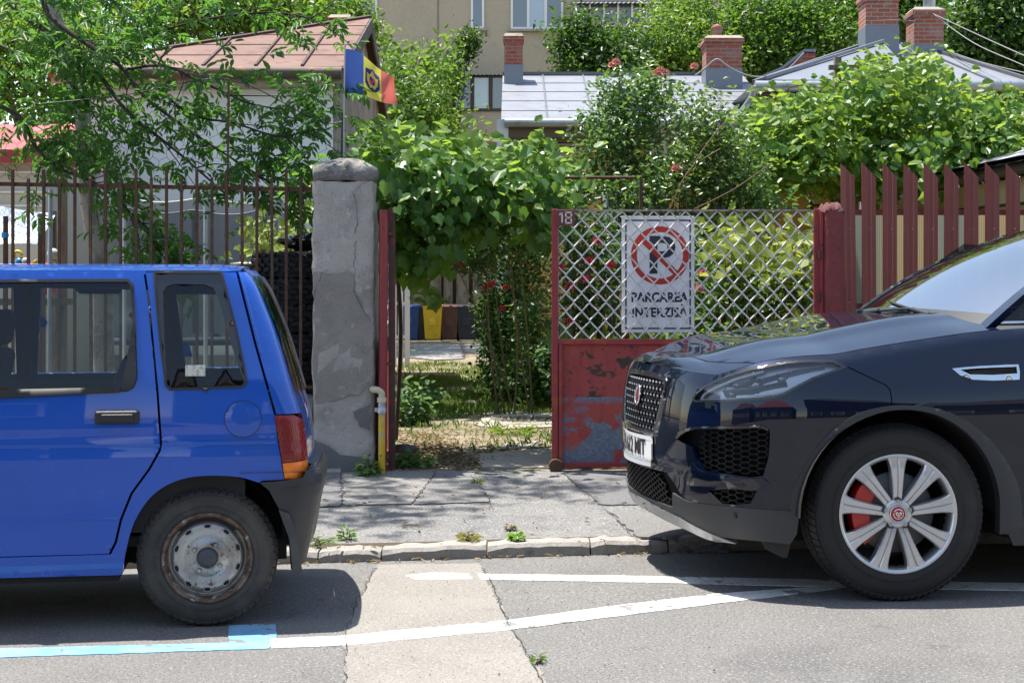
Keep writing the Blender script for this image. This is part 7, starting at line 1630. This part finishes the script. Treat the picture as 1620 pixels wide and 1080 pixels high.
ce, ra = crown(30, (650, 165, 52, 65, 0), (690, 110, 36, 45, 1), (625, 110, 32, 45, 1), (690, 205, 50, 45, 0), (612, 190, 34, 50, 3), (605, 150, 25, 50, 1)); ce.append((-3.5, 32.5, 5.0)); ra.append((2.2, 4.6, 1.1)); tree('walnut_tree', 'bright walnut tree between the flag and the boxed balcony', (wx(600, 30), 30), 2.5, ce, ra, 7000, 300, .20, TREE_L2, (.26, .26, .2), group=BK)  # last crown ball is added to throw shade on the yard slab
ce, ra = [(-3.0, 28.6, 5.2), (-3.1, 33.0, 5.4), (-2.3, 36.0, 5.3)], [(1.45, 2.4, .8), (1.6, 2.5, .8), (1.3, 1.6, .7)]; tree('broadleaf_tree', 'dark slender tree added to shade the bins, mostly hidden behind the gable and flag', (-3.6, 31), 3.2, ce, ra, 2600, 130, .17, DARK_L, (.24, .26, .18), tr=.09, group=BK)  # made-up tree, put in only to shade the slab by the bins
ce, ra = crown(44, (736, 80, 12, 16, 0), (712, 120, 12, 26, 0), (698, 170, 12, 40, 0), (690, 215, 22, 30, 0), (745, 62, 10, 8, 0)); tree('ivy', 'dark ivy climbing the apartment wall beside the boxed balcony', (wx(705, 44), 45.5), 2.0, ce, ra, 2600, 150, .19, DARK_L, (.16, .2, .2), tr=.06, cat='ivy')
ce, ra = crown(31, (925, 80, 46, 50, 0), (905, 60, 25, 35, 0), (950, 100, 60, 35, 0), (985, 85, 40, 40, 1)); tree('broadleaf_tree', 'dark tree behind the left half of the pale tin roof', (wx(935, 31), 31), 2.2, ce, ra, 4600, 220, .17, DARK_L, (.22, .22, .18), group=BK)
ce, ra = crown(33, (1060, 70, 62, 62, 0), (1085, 20, 50, 40, 1), (1040, 105, 55, 40, 0), (1120, 90, 50, 50, 1)); tree('broadleaf_tree', 'light green tree behind the stout clay potted chimney', (wx(1070, 33), 33), 2.5, ce, ra, 5600, 260, .18, TREE_L2, (.25, .25, .2), group=BK)
ce, ra = crown(35, (1200, 50, 75, 80, 0), (1250, 10, 70, 60, 1), (1290, 70, 75, 70, 0), (1340, 20, 60, 70, 1), (1180, 110, 60, 40, 0)); tree('broadleaf_tree', 'large tree filling the gap between the stout chimney and the hipped roof', (wx(1250, 35), 35), 3, ce, ra, 7800, 330, .20, TREE_L, (.28, .28, .22), group=BK)
ce, ra = crown(34, (1440, 20, 60, 60, 0), (1490, 60, 40, 60, 1), (1400, -20, 60, 40, 0)); tree('broadleaf_tree', 'tree crown between and behind the two hipped roof chimneys', (wx(1450, 34), 34), 3, ce, ra, 4600, 220, .19, TREE_L, (.26, .26, .2), group=BK)
ce, ra = crown(27, (1570, 40, 65, 60, 0), (1620, 80, 60, 55, 0), (1540, 90, 40, 40, 0), (1660, 20, 70, 60, 1), (1600, -10, 60, 40, 0)); tree('broadleaf_tree', 'dense dark tree at the top right corner behind the cables', (wx(1590, 27), 27), 3, ce, ra, 6600, 280, .19, DARK_L, (.24, .24, .18), group=BK)
ce, ra = crown(36, (560, 60, 40, 60, 0), (530, 20, 40, 40, 0)); tree('broadleaf_tree', 'small pale tree right of the white house chimney', (wx(555, 36), 36), 3, ce, ra, 1800, 90, .20, TREE_L2, (.26, .26, .2), group=BK)
ce, ra = crown(27, (60, 80, 130, 90, 0), (180, 40, 110, 70, 1), (-60, 120, 100, 90, 0), (110, 150, 90, 60, 0), (20, 10, 120, 60, 2)); tree('broadleaf_tree', 'big tree behind the red cottage roof at the far left', (wx(60, 27), 27), 3, ce, ra, 6800, 300, .20, TREE_L2, (.3, .3, .24), group=BK)
ce, ra = crown(28, (330, 20, 110, 45, 0), (430, 30, 90, 40, 0), (480, 0, 60, 40, 1), (300, -30, 130, 40, 1)); tree('broadleaf_tree', 'tree rising behind the ridge of the white house', (wx(380, 28), 28), 3, ce, ra, 5400, 240, .20, TREE_L2, (.28, .28, .2), group=BK)
# --- the ash at the left: pale trunk, dark arching boughs, hanging compound leaves; its crown also shades the pavement
ASHT = thing('ash_tree', 'ash tree with dark drooping boughs arching over the railing', 'tree', (wx(60, 10.8), 10.8, .1))
mb = MB(); Yt = 10.9
mb.tube(curve2([(wx(168, 10.9), 10.9, 0), W(160, 430, Yt), W(148, 360, Yt), W(135, 270, Yt), W(128, 170, Yt), W(95, 60, Yt), W(60, -80, Yt), (wx(20, 10.5), 10.5, 4.6)], 6), list(np.linspace(.085, .05, 43)), 12)
mb.tube(curve2([(wx(-30, 10.5), 10.5, 0), W(-44, 400, 10.4), W(-38, 200, 10.3), W(-30, 60, 10.4), W(-58, -70, 10.4), (wx(-60, 10.2), 10.2, 5.2)], 6), list(np.linspace(.08, .04, 31)), 12); local(mb.build('trunk', PALEB), ASHT)
BOW = mat('dark_bough_bark', (.035, .028, .024), .95, bump=((40, .6, 4),))
mb = MB(); brs = []
def bough(L, Y0, Y1, r0, r1):
    n = len(L); P = [W(a, b, Y0+(Y1-Y0)*i/(n-1)) for i, (a, b) in enumerate(L)]; Q = curve2([tuple(p) for p in P], 6)
    mb.tube(Q, list(np.linspace(r0*.68, r1*.7, len(Q))), 8); brs.append(np.array(Q))
bough([(-60, -70), (20, 10), (80, 55), (150, 110), (200, 175), (280, 240), (360, 310)], 10.4, 9.6, .040, .008)
bough([(62, -80), (66, -20), (78, 24), (130, 65), (190, 105), (225, 150), (290, 200), (350, 240), (430, 290)], 10.2, 9.5, .036, .007)
bough([(-40, 150), (30, 185), (55, 230), (90, 265), (150, 290), (200, 330), (250, 390)], 10.2, 9.7, .026, .006)
bough([(200, 110), (260, 105), (330, 135), (400, 165), (470, 175)], 10.0, 9.6, .018, .005)
bough([(240, 130), (300, 180), (370, 195), (440, 215), (500, 205)], 9.9, 9.5, .016, .005)
bough([(150, 110), (230, 60), (330, 30), (430, 20), (500, 30)], 10.6, 10.0, .020, .005)
bough([(-30, 60), (60, 100), (120, 140), (160, 200)], 10.6, 10.2, .018, .005)
bough([(190, 320), (230, 360), (260, 410)], 9.9, 9.7, .010, .004)
bough([(70, -40), (160, -10), (280, -20), (420, -40)], 10.4, 9.6, .022, .006)
bough([(58, -85), (62, -200), (100, -420), (60, -700)], 10.0, 9.4, .05, .02)
bough([(90, -380), (200, -600), (300, -800)], 9.6, 9.2, .03, .01)
# twigs
tw = []
for b in brs:
    for _ in range(int(len(b)*.34)):
        i = ng.integers(len(b)//5, len(b)); p = b[i]; d = b[min(i+1, len(b)-1)]-b[max(i-1, 0)]; d /= max(1e-6, np.linalg.norm(d))
        e = d*.5+ng.normal(size=3)*np.array([.45, .4, .35])+np.array([.10, 0, -.12]); e = p+e/np.linalg.norm(e)*ng.uniform(.2, .55)
        stems(mb, [p], [e], .005, .002, .05, 5); tw.append((p, e))
local(mb.build('bough', BOW), ASHT)
def compound(P0, D, L, npair=3):
    """pinnate leaves: start points, directions, lengths -> leaflet arrays"""
    N = len(P0); D = D/np.linalg.norm(D, axis=1)[:, None]; n = nrmbias(N, (0, -.35, .8), .45); n = n-D*(n*D).sum(1)[:, None]; n /= np.linalg.norm(n, axis=1)[:, None]; s = np.cross(D, n)
    pts, up, nn, sz, ti = [], [], [], [], []; tint = ng.random(N)
    for k in range(npair):
        q = .35+.55*k/npair
        for sg in (-1, 1):
            pts.append(P0+D*(L*q)[:, None]+np.array([0, 0, -.02])*q); up.append(s*sg*.9+D*.55+np.array([0, 0, -.18])); nn.append(n+s*sg*.25+ng.normal(size=(N, 3))*.18); sz.append(L*.42*ng.uniform(.85, 1.15, N)); ti.append(tint)
    pts.append(P0+D*(L*.92)[:, None]); up.append(D+np.array([0, 0, -.2])); nn.append(n); sz.append(L*.46); ti.append(tint)
    return map(np.concatenate, (pts, up, nn, sz, ti))
P0, D = [], []
for (p, e) in tw:
    for _ in range(6): q = ng.uniform(.25, 1); P0.append(p+(e-p)*q+ng.normal(size=3)*.02); D.append((e-p)/np.linalg.norm(e-p)*.5+ng.normal(size=3)*np.array([.6, .5, .45])+np.array([.1, -.1, -.15]))
zones = [([(-40, -40), (380, -40), (330, 60), (250, 120), (200, 220), (120, 260), (-40, 250)], 420, 9.7, 11.0, .55), ([(260, 100), (420, 120), (520, 110), (525, 260), (470, 310), (380, 270), (280, 220)], 130, 9.5, 10.2, .4), ([(60, 200), (200, 200), (300, 250), (350, 320), (300, 380), (330, 420), (220, 420), (240, 300), (80, 280)], 70, 9.6, 10.2, .4), ([(480, 120), (530, 110), (528, 160), (490, 200)], 35, 9.5, 9.8, .3), ([(200, 380), (330, 370), (330, 425), (200, 425)], 40, 9.6, 9.9, .3)]
for poly, n_, a, b, _ in zones:
    q = in_px(poly, n_, a, b, max(10, n_//7), (.10, .15)); P0 += list(q); d = ng.normal(size=(n_, 3))*np.array([.7, .6, .4])+np.array([.25, -.1, -.3]); D += list(d)
# crown overhead, out of the picture, casting the dappled shade on the pavement
q, _, _ = ball([(-3.3, 9.1, 6.3), (-2.5, 9.0, 6.6), (-3.9, 8.4, 6.2), (-3.0, 9.9, 6.4), (-1.9, 9.5, 6.8)], [(.8, .6, .5), (.6, .45, .4), (.9, .7, .6), (.9, .5, .6), (.5, .35, .3)], 950, 46, (.13, .13, .12)); P0 += list(q); D += list(ng.normal(size=(950, 3))*np.array([.7, .7, .3])+np.array([.1, 0, -.3]))
P0 = np.array(P0); D = np.array(D); Ls = ng.uniform(.11, .20, len(P0))
pts, up, nn, sz, ti = compound(P0, D, Ls)
leaf_obj('crown', pts, nn, sz, LANCE, ASH_L, ASHT, up=up, tint=ti, aspect=1.25)
# ================================================================ SMALL THINGS
# --- flag on its pole beside the pillar
t = thing('flag', 'blue yellow and red flag with a coat of arms on a thin pole', 'flag', tuple(W(544, 250, 9.5)))
l0 = t.location.copy()
def fl(px, py, Y=9.5): return W(px, py, Y)-l0
mb = MB(); mb.tube([fl(544, 256), fl(544, 180), fl(546, 74)], .006, 8); mb.lathe([(.006, 0), (.009, .008), (.0, .02)], n=10, c=fl(546, 74)); mb.build('pole', mat('flag_pole', (.35, .36, .38), .4, .6), t)
mb = MB(); mb.tube([fl(542, 255, 9.52), fl(542.5, 178, 9.52)], .011, 8); mb.build('pole_socket', BLACK, t)
TL, TR, BL, BR = (547, 78), (630, 122), (545, 147), (628, 163)
def cloth(u, v):
    """u along the fly, v down the hoist"""
    top = np.array([546.5+80*u, 78+26*u+22*u*u-4*math.sin(u*7)]); bot = np.array([545+84*u, 148+16*u-3*math.sin(u*6)])
    if u > .93: top[0] -= 6*math.sin((u-.93)/.07*1.5)*(1-abs(v-.5))
    p = top*(1-v)+bot*v
    Y = 9.5-.030*math.sin(u*9+v*2.2)*u+.10*u+.012*math.sin(v*5+u*4)*u; return fl(p[0], p[1], Y)
def flagm(n, c):
    m = leafmat(n, c, tuple(k*.93 for k in c), .35, c, .8, .2); N = m.node_tree.nodes; L = m.node_tree.links
    for nd in N:
        if nd.type == 'BSDF_TRANSLUCENT':
            for l in list(nd.inputs[0].links): L.remove(l)
            nd.inputs[0].default_value = (*c, 1)
    return m
def band(nm, u0, u1, m): mb = MB(); mb.sheet(cloth, np.linspace(u0, u1, 14), np.linspace(0, 1, 16)); mb.build(nm, m, t)
band('blue_band', 0, .36, flagm('flag_blue', (.07, .13, .42))); band('yellow_band', .36, .70, flagm('flag_yellow', (.80, .70, .12))); band('red_band', .70, 1.0, flagm('flag_red', (.72, .18, .14)))
def em(pts, m, lift, nm=None):
    mb = MB(); uv, f = tess(pts, (), .03)
    P = []
    for (a, b) in uv:
        p = cloth(a, b); e = 1e-3; n = (cloth(a+e, b)-p).cross(cloth(a, b+e)-p).normalized()
        if n.y > 0: n = -n
        P.append(p+n*lift)
    mb.add(P, f, 0, True); return mb
cu, cv = .53, .50
def E(L, sx=.15, sy=.31): return [(cu+x*sx, cv+y*sy) for x, y in L]
emb = thing('coat_of_arms', None, None); emb.parent = t
NV = mat('arms_navy', (.02, .03, .16), .8); GD = mat('arms_gold', (.62, .40, .05), .7); RD = mat('arms_red', (.5, .05, .05), .8)
em(E([(-.9, -.75), (-.35, -.85), (0, -1), (.35, -.85), (.9, -.75), (.95, .45), (.6, .8), (0, 1), (-.6, .8), (-.95, .45)]), NV, .003).build('shield', NV, emb)
em(E([(-.75, -.45), (-.45, -.35), (-.2, -.55), (-.12, -.8), (.12, -.8), (.2, -.55), (.45, -.35), (.75, -.45), (.7, .2), (.45, .5), (.3, .75), (0, .6), (-.3, .75), (-.45, .5), (-.7, .2)]), GD, .005).build('eagle', GD, emb)
for nm, L, m in (('quarter', [(-.36, -.25), (0, -.25), (0, .08), (-.36, .08)], NV), ('quarter', [(0, -.25), (.36, -.25), (.36, .08), (0, .08)], RD), ('quarter', [(-.36, .08), (0, .08), (0, .42), (-.28, .36)], RD), ('quarter', [(0, .08), (.36, .08), (.28, .36), (0, .42)], NV)): em(E(L), m, .007).build(nm, m, emb)
# --- four wheelie bins in front of the shed
def bin_(label, px, Y, col):
    t = thing('wheelie_bin', label, 'bin', (wx(px, Y), Y, .125), group='wheelie bins at the end of the yard'); m = mat(label.split()[0]+'_bin_plastic', col, .5, var=((6, 4, .5, .7, tuple(k*.8 for k in col)),))
    mb = MB(); P = []
    for (z, w, d) in ((.06, .19, .20), (.5, .215, .24), (.86, .24, .27)): P += [(-w, -d, z), (w, -d, z), (w, d, z), (-w, d, z)]
    mb.add(P, [(3, 2, 1, 0)]+[(4*i+k, 4*i+(k+1) % 4, 4*i+4+(k+1) % 4, 4*i+4+k) for i in range(2) for k in range(4)]); mb.span((-.10, -.262, .40), (.10, -.245, .62)); mb.build('bin_body', m, t, bevel=.015)
    mb = MB(); mb.add([(-.25, -.30, .86), (.25, -.30, .86), (.25, .27, .88), (-.25, .27, .88), (-.24, -.28, .91), (.24, -.28, .91), (.24, .24, .94), (-.24, .24, .94)], [(3, 2, 1, 0), (4, 5, 6, 7), (0, 1, 5, 4), (1, 2, 6, 5), (2, 3, 7, 6), (3, 0, 4, 7)]); mb.build('lid', m, t, bevel=.012)
    for sx in (-.2, .2): mb = MB(); mb.lathe([(0, -.02), (.09, -.02), (.1, 0), (.09, .02), (0, .02)], axis='x', n=18, c=(sx, .24, .10)); mb.build('wheel', BLACK, t)
    mb = MB(); mb.tube([(-.2, .3, .84), (.2, .3, .84)], .015, 8); mb.build('handle', BLACK, t)
    if col[0] > .3 or col[2] > .1:
        mb = MB(); c = Vector((0, -.264, .55))
        for k in range(3): a = 2*math.pi*k/3+.5; mb.bar(c+Vector((math.cos(a)*.05, 0, math.sin(a)*.05)), c+Vector((math.cos(a+1.5)*.05, 0, math.sin(a+1.5)*.05)), .018, .004, up=(0, 1, 0))
        mb.build('recycling_mark', mat('mark_pale', tuple(min(1, k*1.5+.08) for k in col), .6), t)
bin_('blue wheelie bin at the left of the row by the shed', 649, 36.4, (.012, .05, .19)); bin_('yellow wheelie bin in the row by the shed', 685, 36.3, (.62, .40, .012)); bin_('brown wheelie bin between the yellow and black bins', 711, 36.6, (.10, .04, .03)); bin_('black wheelie bin at the right of the row by the shed', 738, 36.6, (.016, .018, .03))
# --- white board fence deep in the yard
t = thing('board_fence', 'white slatted fence boards beside the driveway behind the red pipe', 'fence', (wx(630, 23), 23, .1))
WB = mat('white_plastic_board', (.55, .60, .68), .45)
for k in range(7): mb = MB(); x = -.55+k*.105; mb.span((x, .05*k, 0), (x+.085, .05*k+.02, wz(447+k*.7, 23)-.1)); mb.build('board', WB, t)
for z in (.5, 1.05): mb = MB(); mb.bar((-.58, .04, z), (.15, .34, z), .03, .05); mb.build('rail', WB, t)
# --- tyres stacked behind the railing
TY2 = mat('stored_tyre', (.016, .0165, .018), .75, bump=((80, .2, 3),))
def flat_tyre(label, x, y, z, first=None, rz=0):
    t = thing('stacked_tyre', label, 'tyre', (x, y, z), group='old tyres stacked behind the railing')
    if first is not None:
        for ch in first.children: c = ch.copy(); COL.objects.link(c); c.parent = t
        t.rotation_euler = (0, 0, rz); return t
    s = tyre_mb(.315, .19, .178, 26, (.4, .62), .014); s.v = [(a, c, b) for a, b, c in s.v]; s.f = [f[::-1] for f in s.f]; s.build('tread', TY2, t); return t
names = ['bottom tyre of the stack resting on the soil behind the rubble wall', 'second lowest tyre of the stack behind the rubble wall', 'third tyre from the ground in the stack by the pillar', 'black tyre just above the rubble wall in the stack', 'middle black tyre of the stack seen between the bars', 'tyre under the second from top one in the stack', 'second tyre from the top of the stack', 'topmost tyre of the stack behind the railing']
ft = None
for k, nme in enumerate(names):
    q = flat_tyre(nme, wx(466, 10.0)+pr.uniform(-.03, .03), 10.0+pr.uniform(-.02, .02), .17+k*.186, ft, k*1.3); ft = ft or q
t = thing('black_bag', 'crumpled black plastic bag on top of the tyre stack', 'bag', (wx(480, 10), 10.05, .17+7.5*.186+.03))
mb = MB(); rr_ = np.random.default_rng(3); P = []; nu, nv = 16, 9
for j in range(nv):
    for i in range(nu): a, b = 2*math.pi*i/nu, math.pi*j/(nv-1); q = 1+.22*rr_.normal(); P.append((.15*math.sin(b)*math.cos(a)*q, .13*math.sin(b)*math.sin(a)*q, .045-.055*math.cos(b)*q))
mb.add(P, [(j*nu+i, j*nu+(i+1) % nu, (j+1)*nu+(i+1) % nu, (j+1)*nu+i) for j in range(nv-1) for i in range(nu)]); mb.build('bag_body', mat('black_film', (.012, .012, .014), .2), t)
t = thing('tin_tub', 'dull metal tub with a wooden stake behind the railing', 'tub', (wx(402, 10.2), 10.2, .1)); h = wz(416, 10.2)-.1
mb = MB(); mb.lathe([(0, .9), (.13, .9), (.155, h-.02), (.165, h-.02), (.17, h-.008), (.165, h), (.15, h-.012), (.125, .94), (0, .94)], n=28); mb.build('tub_body', STEEL, t)
mb = MB(); mb.lathe([(0, .0), (.16, .0), (.14, .9), (0, .9)], n=24); mb.build('tub_stand', mat('stand_dark', (.06, .06, .06), .8), t)
t = thing('wooden_stake', 'short wooden stake standing in the metal tub', 'stake', (wx(404, 10.2), 10.22, h-.25))
mb = MB(); mb.bar((0, 0, 0), (.05, .02, wz(372, 10.2)-h+.15), .035, .02, up=(0, 1, 0)); mb.build('stake_body', mat('pale_stake', (.32, .21, .12), .8), t)
# --- garden trampoline with its net
t = thing('trampoline', 'round trampoline enclosed by a dark safety net on grey poles', 'trampoline', (wx(300, 13.2), 13.6, .1)); rT = .98
POLE = mat('trampoline_pole', (.40, .43, .48), .4, .5); zt_ = wz(318, 13.2)-.1
for k in range(8):
    a = 2*math.pi*(k+.35)/8; mb = MB(); mb.tube([(math.cos(a)*rT, math.sin(a)*rT, 0), (math.cos(a)*rT, math.sin(a)*rT, zt_)], .022, 8); mb.build('pole', POLE, t)
net = bpy.data.materials.new('safety_net'); net.use_nodes = True; N = net.node_tree.nodes; L = net.node_tree.links; P = N['Principled BSDF']; P.inputs['Base Color'].default_value = (.07, .08, .10, 1); P.inputs['Roughness'].default_value = .9
tb = N.new('ShaderNodeBsdfTransparent'); ms = N.new('ShaderNodeMixShader'); ms.inputs[0].default_value = .55; L.new(tb.outputs[0], ms.inputs[1]); L.new(P.outputs[0], ms.inputs[2]); L.new(ms.outputs[0], N['Material Output'].inputs[0])
mb = MB(); mb.sheet(lambda u, v: (math.cos(u)*rT*(.97-.03*abs(math.sin(u*4))), math.sin(u)*rT*(.97-.03*abs(math.sin(u*4))), v-(.05*abs(math.sin((u-.27)*4))*(v > 1.5))), np.linspace(0, 2*math.pi, 65), np.linspace(.75, zt_, 8)); mb.build('safety_net', net, t)
mb = MB(); Q = [(math.cos(u)*rT*.97, math.sin(u)*rT*.97, zt_-.05*abs(math.sin((u-.27)*4))) for u in np.linspace(0, 2*math.pi, 65)]; mb.tube(Q, .009, 6); mb.build('net_cord', mat('cord_pale', (.5, .5, .5), .7), t)
mb = MB(); mb.lathe([(0, .75), (rT*.85, .75), (rT*.85, .78), (rT, .78), (rT, .72), (0, .72)], n=40); mb.build('bed', mat('jump_bed', (.02, .03, .05), .7), t)
# --- posts, tarpaulin and toys at the far left
for lab, px, y0 in (('thin rusty post with a blue tie at the left edge', 8, 342), ('short brown post between the railing bars near the toys', 63, 338)):
    t = thing('garden_post', lab, 'post', (wx(px, 10.3), 10.3, .1)); mb = MB(); mb.bar((0, 0, 0), (.005, 0, wz(y0, 10.3)-.1), .028, .028, up=(0, 1, 0)); mb.build('post_body', RUST, t)
    if px == 8: mb = MB(); mb.lathe([(.024, -.02), (.028, 0), (.024, .02)], n=10, c=(0, 0, wz(372, 10.3)-.1)); mb.build('tie', mat('blue_tie', (.05, .25, .6), .6), t)
t = thing('garden_post', 'slim grey metal tube standing left of the pale trunk', 'post', (wx(76, 10.6), 10.6, .1)); mb = MB(); mb.tube([(0, 0, 0), (.02, 0, wz(300, 10.6)-.1)], .018, 10); mb.build('post_body', POLE, t)
t = thing('garden_post', 'thick weathered grey post beside the pale ash trunk', 'post', (wx(101, 11.2), 11.2, .1)); mb = MB(); mb.bar((0, 0, 0), (0, 0, wz(268, 11.2)-.1), .045, .045, up=(0, 1, 0)); mb.build('post_body', WOOD, t)
t = thing('tarpaulin', 'silvery blue tarpaulin sheet slung behind the railing at the left edge', 'tarpaulin', (wx(10, 12), 12, .1))
TARP = mat('silver_tarp', (.17, .215, .28), .4, .1, var=((5, 6, .45, .7, (.12, .16, .22)),), bump=((7, .8, 4),))
mb = MB(); mb.sheet(lambda u, v: (u, -.5*(1-v)+.04*math.sin(u*7), wz(392, 12)-.1+(wz(332, 12.3)-wz(392, 12))*v+.03*math.sin(u*5+v*3)-.10*(u+.0)*.3), np.linspace(-1.6, .42, 30), np.linspace(0, 1, 10)); mb.build('sheet', TARP, t)
mb = MB()
for x in (-1.5, .40): mb = MB(); mb.bar((x, .0, 0), (x, .0, wz(334, 12)-.1), .04, .04, up=(0, 1, 0)); mb.build('tarp_post', WOOD, t)
t = thing('toy_bin', 'red plastic toy box among colourful toys behind the railing', 'toy box', (wx(62, 10.9), 10.9, 1.25)); z0 = 1.25
mb = MB(); mb.box((0, 0, .14), (.19, .2, .24), 0, None, 1.15); mb.lathe([(.10, .25), (.112, .26), (.10, .27)], n=20); mb.build('box_body', mat('red_plastic', (.60, .03, .02), .35), t, bevel=.02)
TOY = {}
def toy(lab, px, py, r, col, kind):
    Y = 10.72; t = thing('toy', lab, 'toy', tuple(W(px, py, Y))); mb = MB()
    if kind == 'ring': mb.tube([(math.cos(a)*r, .0, math.sin(a)*r) for a in np.linspace(0, 2*math.pi, 25)], r*.42, 10)
    elif kind == 'ball': mb.lathe([(r*math.sin(a), -r*math.cos(a)) for a in np.linspace(0, math.pi, 12)], n=20)
    else: mb.lathe([(0, 0), (r*.8, 0), (r, r*1.6), (r*.75, r*1.9), (r*.4, r*2.2), (0, r*2.2)], n=18)
    mb.build('toy_body', mat(lab.split()[0]+'_toy', col, .35), t)
toy('yellow plastic ring toy hanging left of the red box', 28, 404, .030, (.75, .5, .02), 'ring'); toy('yellow ring toy low in front of the red box', 60, 420, .034, (.75, .5, .02), 'ring'); toy('yellow round toy right of the red box', 83, 418, .03, (.75, .48, .02), 'ball'); toy('blue toy skittle left of the red box', 31, 424, .036, (.03, .22, .5), 'skittle'); toy('white fluffy ball above the red box', 84, 402, .045, (.55, .5, .47), 'ball'); toy('beige skittle toy between the bars at the left', 41, 424, .036, (.45, .4, .34), 'skittle')
t = thing('toy_shelf', 'plank shelf on legs holding the toys behind the railing', 'shelf', (wx(45, 10.9), 10.9, .1))
mb = MB(); mb.span((-.35, -.3, 1.09), (.30, .2, 1.14)); mb.build('shelf_board', WOOD, t)
for sx in (-.3, .25): mb = MB(); mb.bar((sx, 0, 0), (sx, 0, 1.09), .05, .05, up=(0, 1, 0)); mb.build('leg', WOOD, t)
# --- stones by the gate
for lab, px, py, s in (('dark flat stone lying at the foot of the open gate leaf', 643, 714, (.10, .09, .06)), ('small pale stone behind the dark flat stone', 664, 716, (.03, .03, .02)), ('round stone beside the driveway grass', 750, 640, (.10, .08, .05))):
    X, Y = G(px, py); t = thing('stone', lab, 'stone', (X, Y, ground_z(X, Y))); bm = bmesh.new(); bmesh.ops.create_icosphere(bm, subdivisions=3, radius=1); rr_ = random.Random(px)
    for v in bm.verts: k = 1+.12*math.sin(v.co.x*4+px)+.1*math.sin(v.co.y*5+v.co.z*3)+rr_.uniform(-.04, .04); v.co = Vector((v.co.x*s[0]*k, v.co.y*s[1]*k, max(-.3, min(.8, v.co.z))*s[2]*k))
    mb = MB(); mb.add([v.co for v in bm.verts], [[v.index for v in f.verts] for f in bm.faces], 0, True); bm.free(); mb.build('stone_body', mat('field_stone', (.11, .105, .10), .9, var=((8, 5, .5, .7, (.2, .19, .18)),), bump=((25, .6, 5),)), t)
# --- cables from the hipped roof chimney
def cable(lab, L, Y0, Y1, r=.007, sag=.0):
    a = [W(x, y, Y0+(Y1-Y0)*i/(len(L)-1)) for i, (x, y) in enumerate(L)]; t = thing('cable', lab, 'cable', tuple(a[0]), group='cables tied to the chimneys')
    mb = MB(); mb.tube(curve2([p-a[0] for p in a], 6), r, 6); mb.build('wire', mat('cable_grey', (.20, .20, .20), .6) if r > .005 else BLACK, t)
cable('upper cable running right from the flue chimney', [(1476, 22), (1540, 52), (1620, 88), (1720, 130)], 21.2, 16)
cable('lower cable running right from the flue chimney', [(1478, 24), (1540, 68), (1620, 104), (1720, 150)], 21.2, 16)
cable('thin cable sagging low at the right of the hipped roof', [(1497, 80), (1550, 98), (1620, 115), (1720, 135)], 21.2, 17)
cable('white cord looped around the stout chimney', [(1100, 120), (1116, 108), (1134, 94), (1150, 104), (1172, 116), (1200, 122), (1236, 118), (1272, 84)], 21.65, 21.3, .014)
cable('wire strung between the two hipped roof chimneys', [(1390, 33), (1420, 32), (1448, 34)], 20.9, 21.0)
cable('sagging wire crossing above the railing netting', [(60, 165), (200, 150), (360, 126), (500, 190), (545, 192)], 9.45, 9.5, .004)
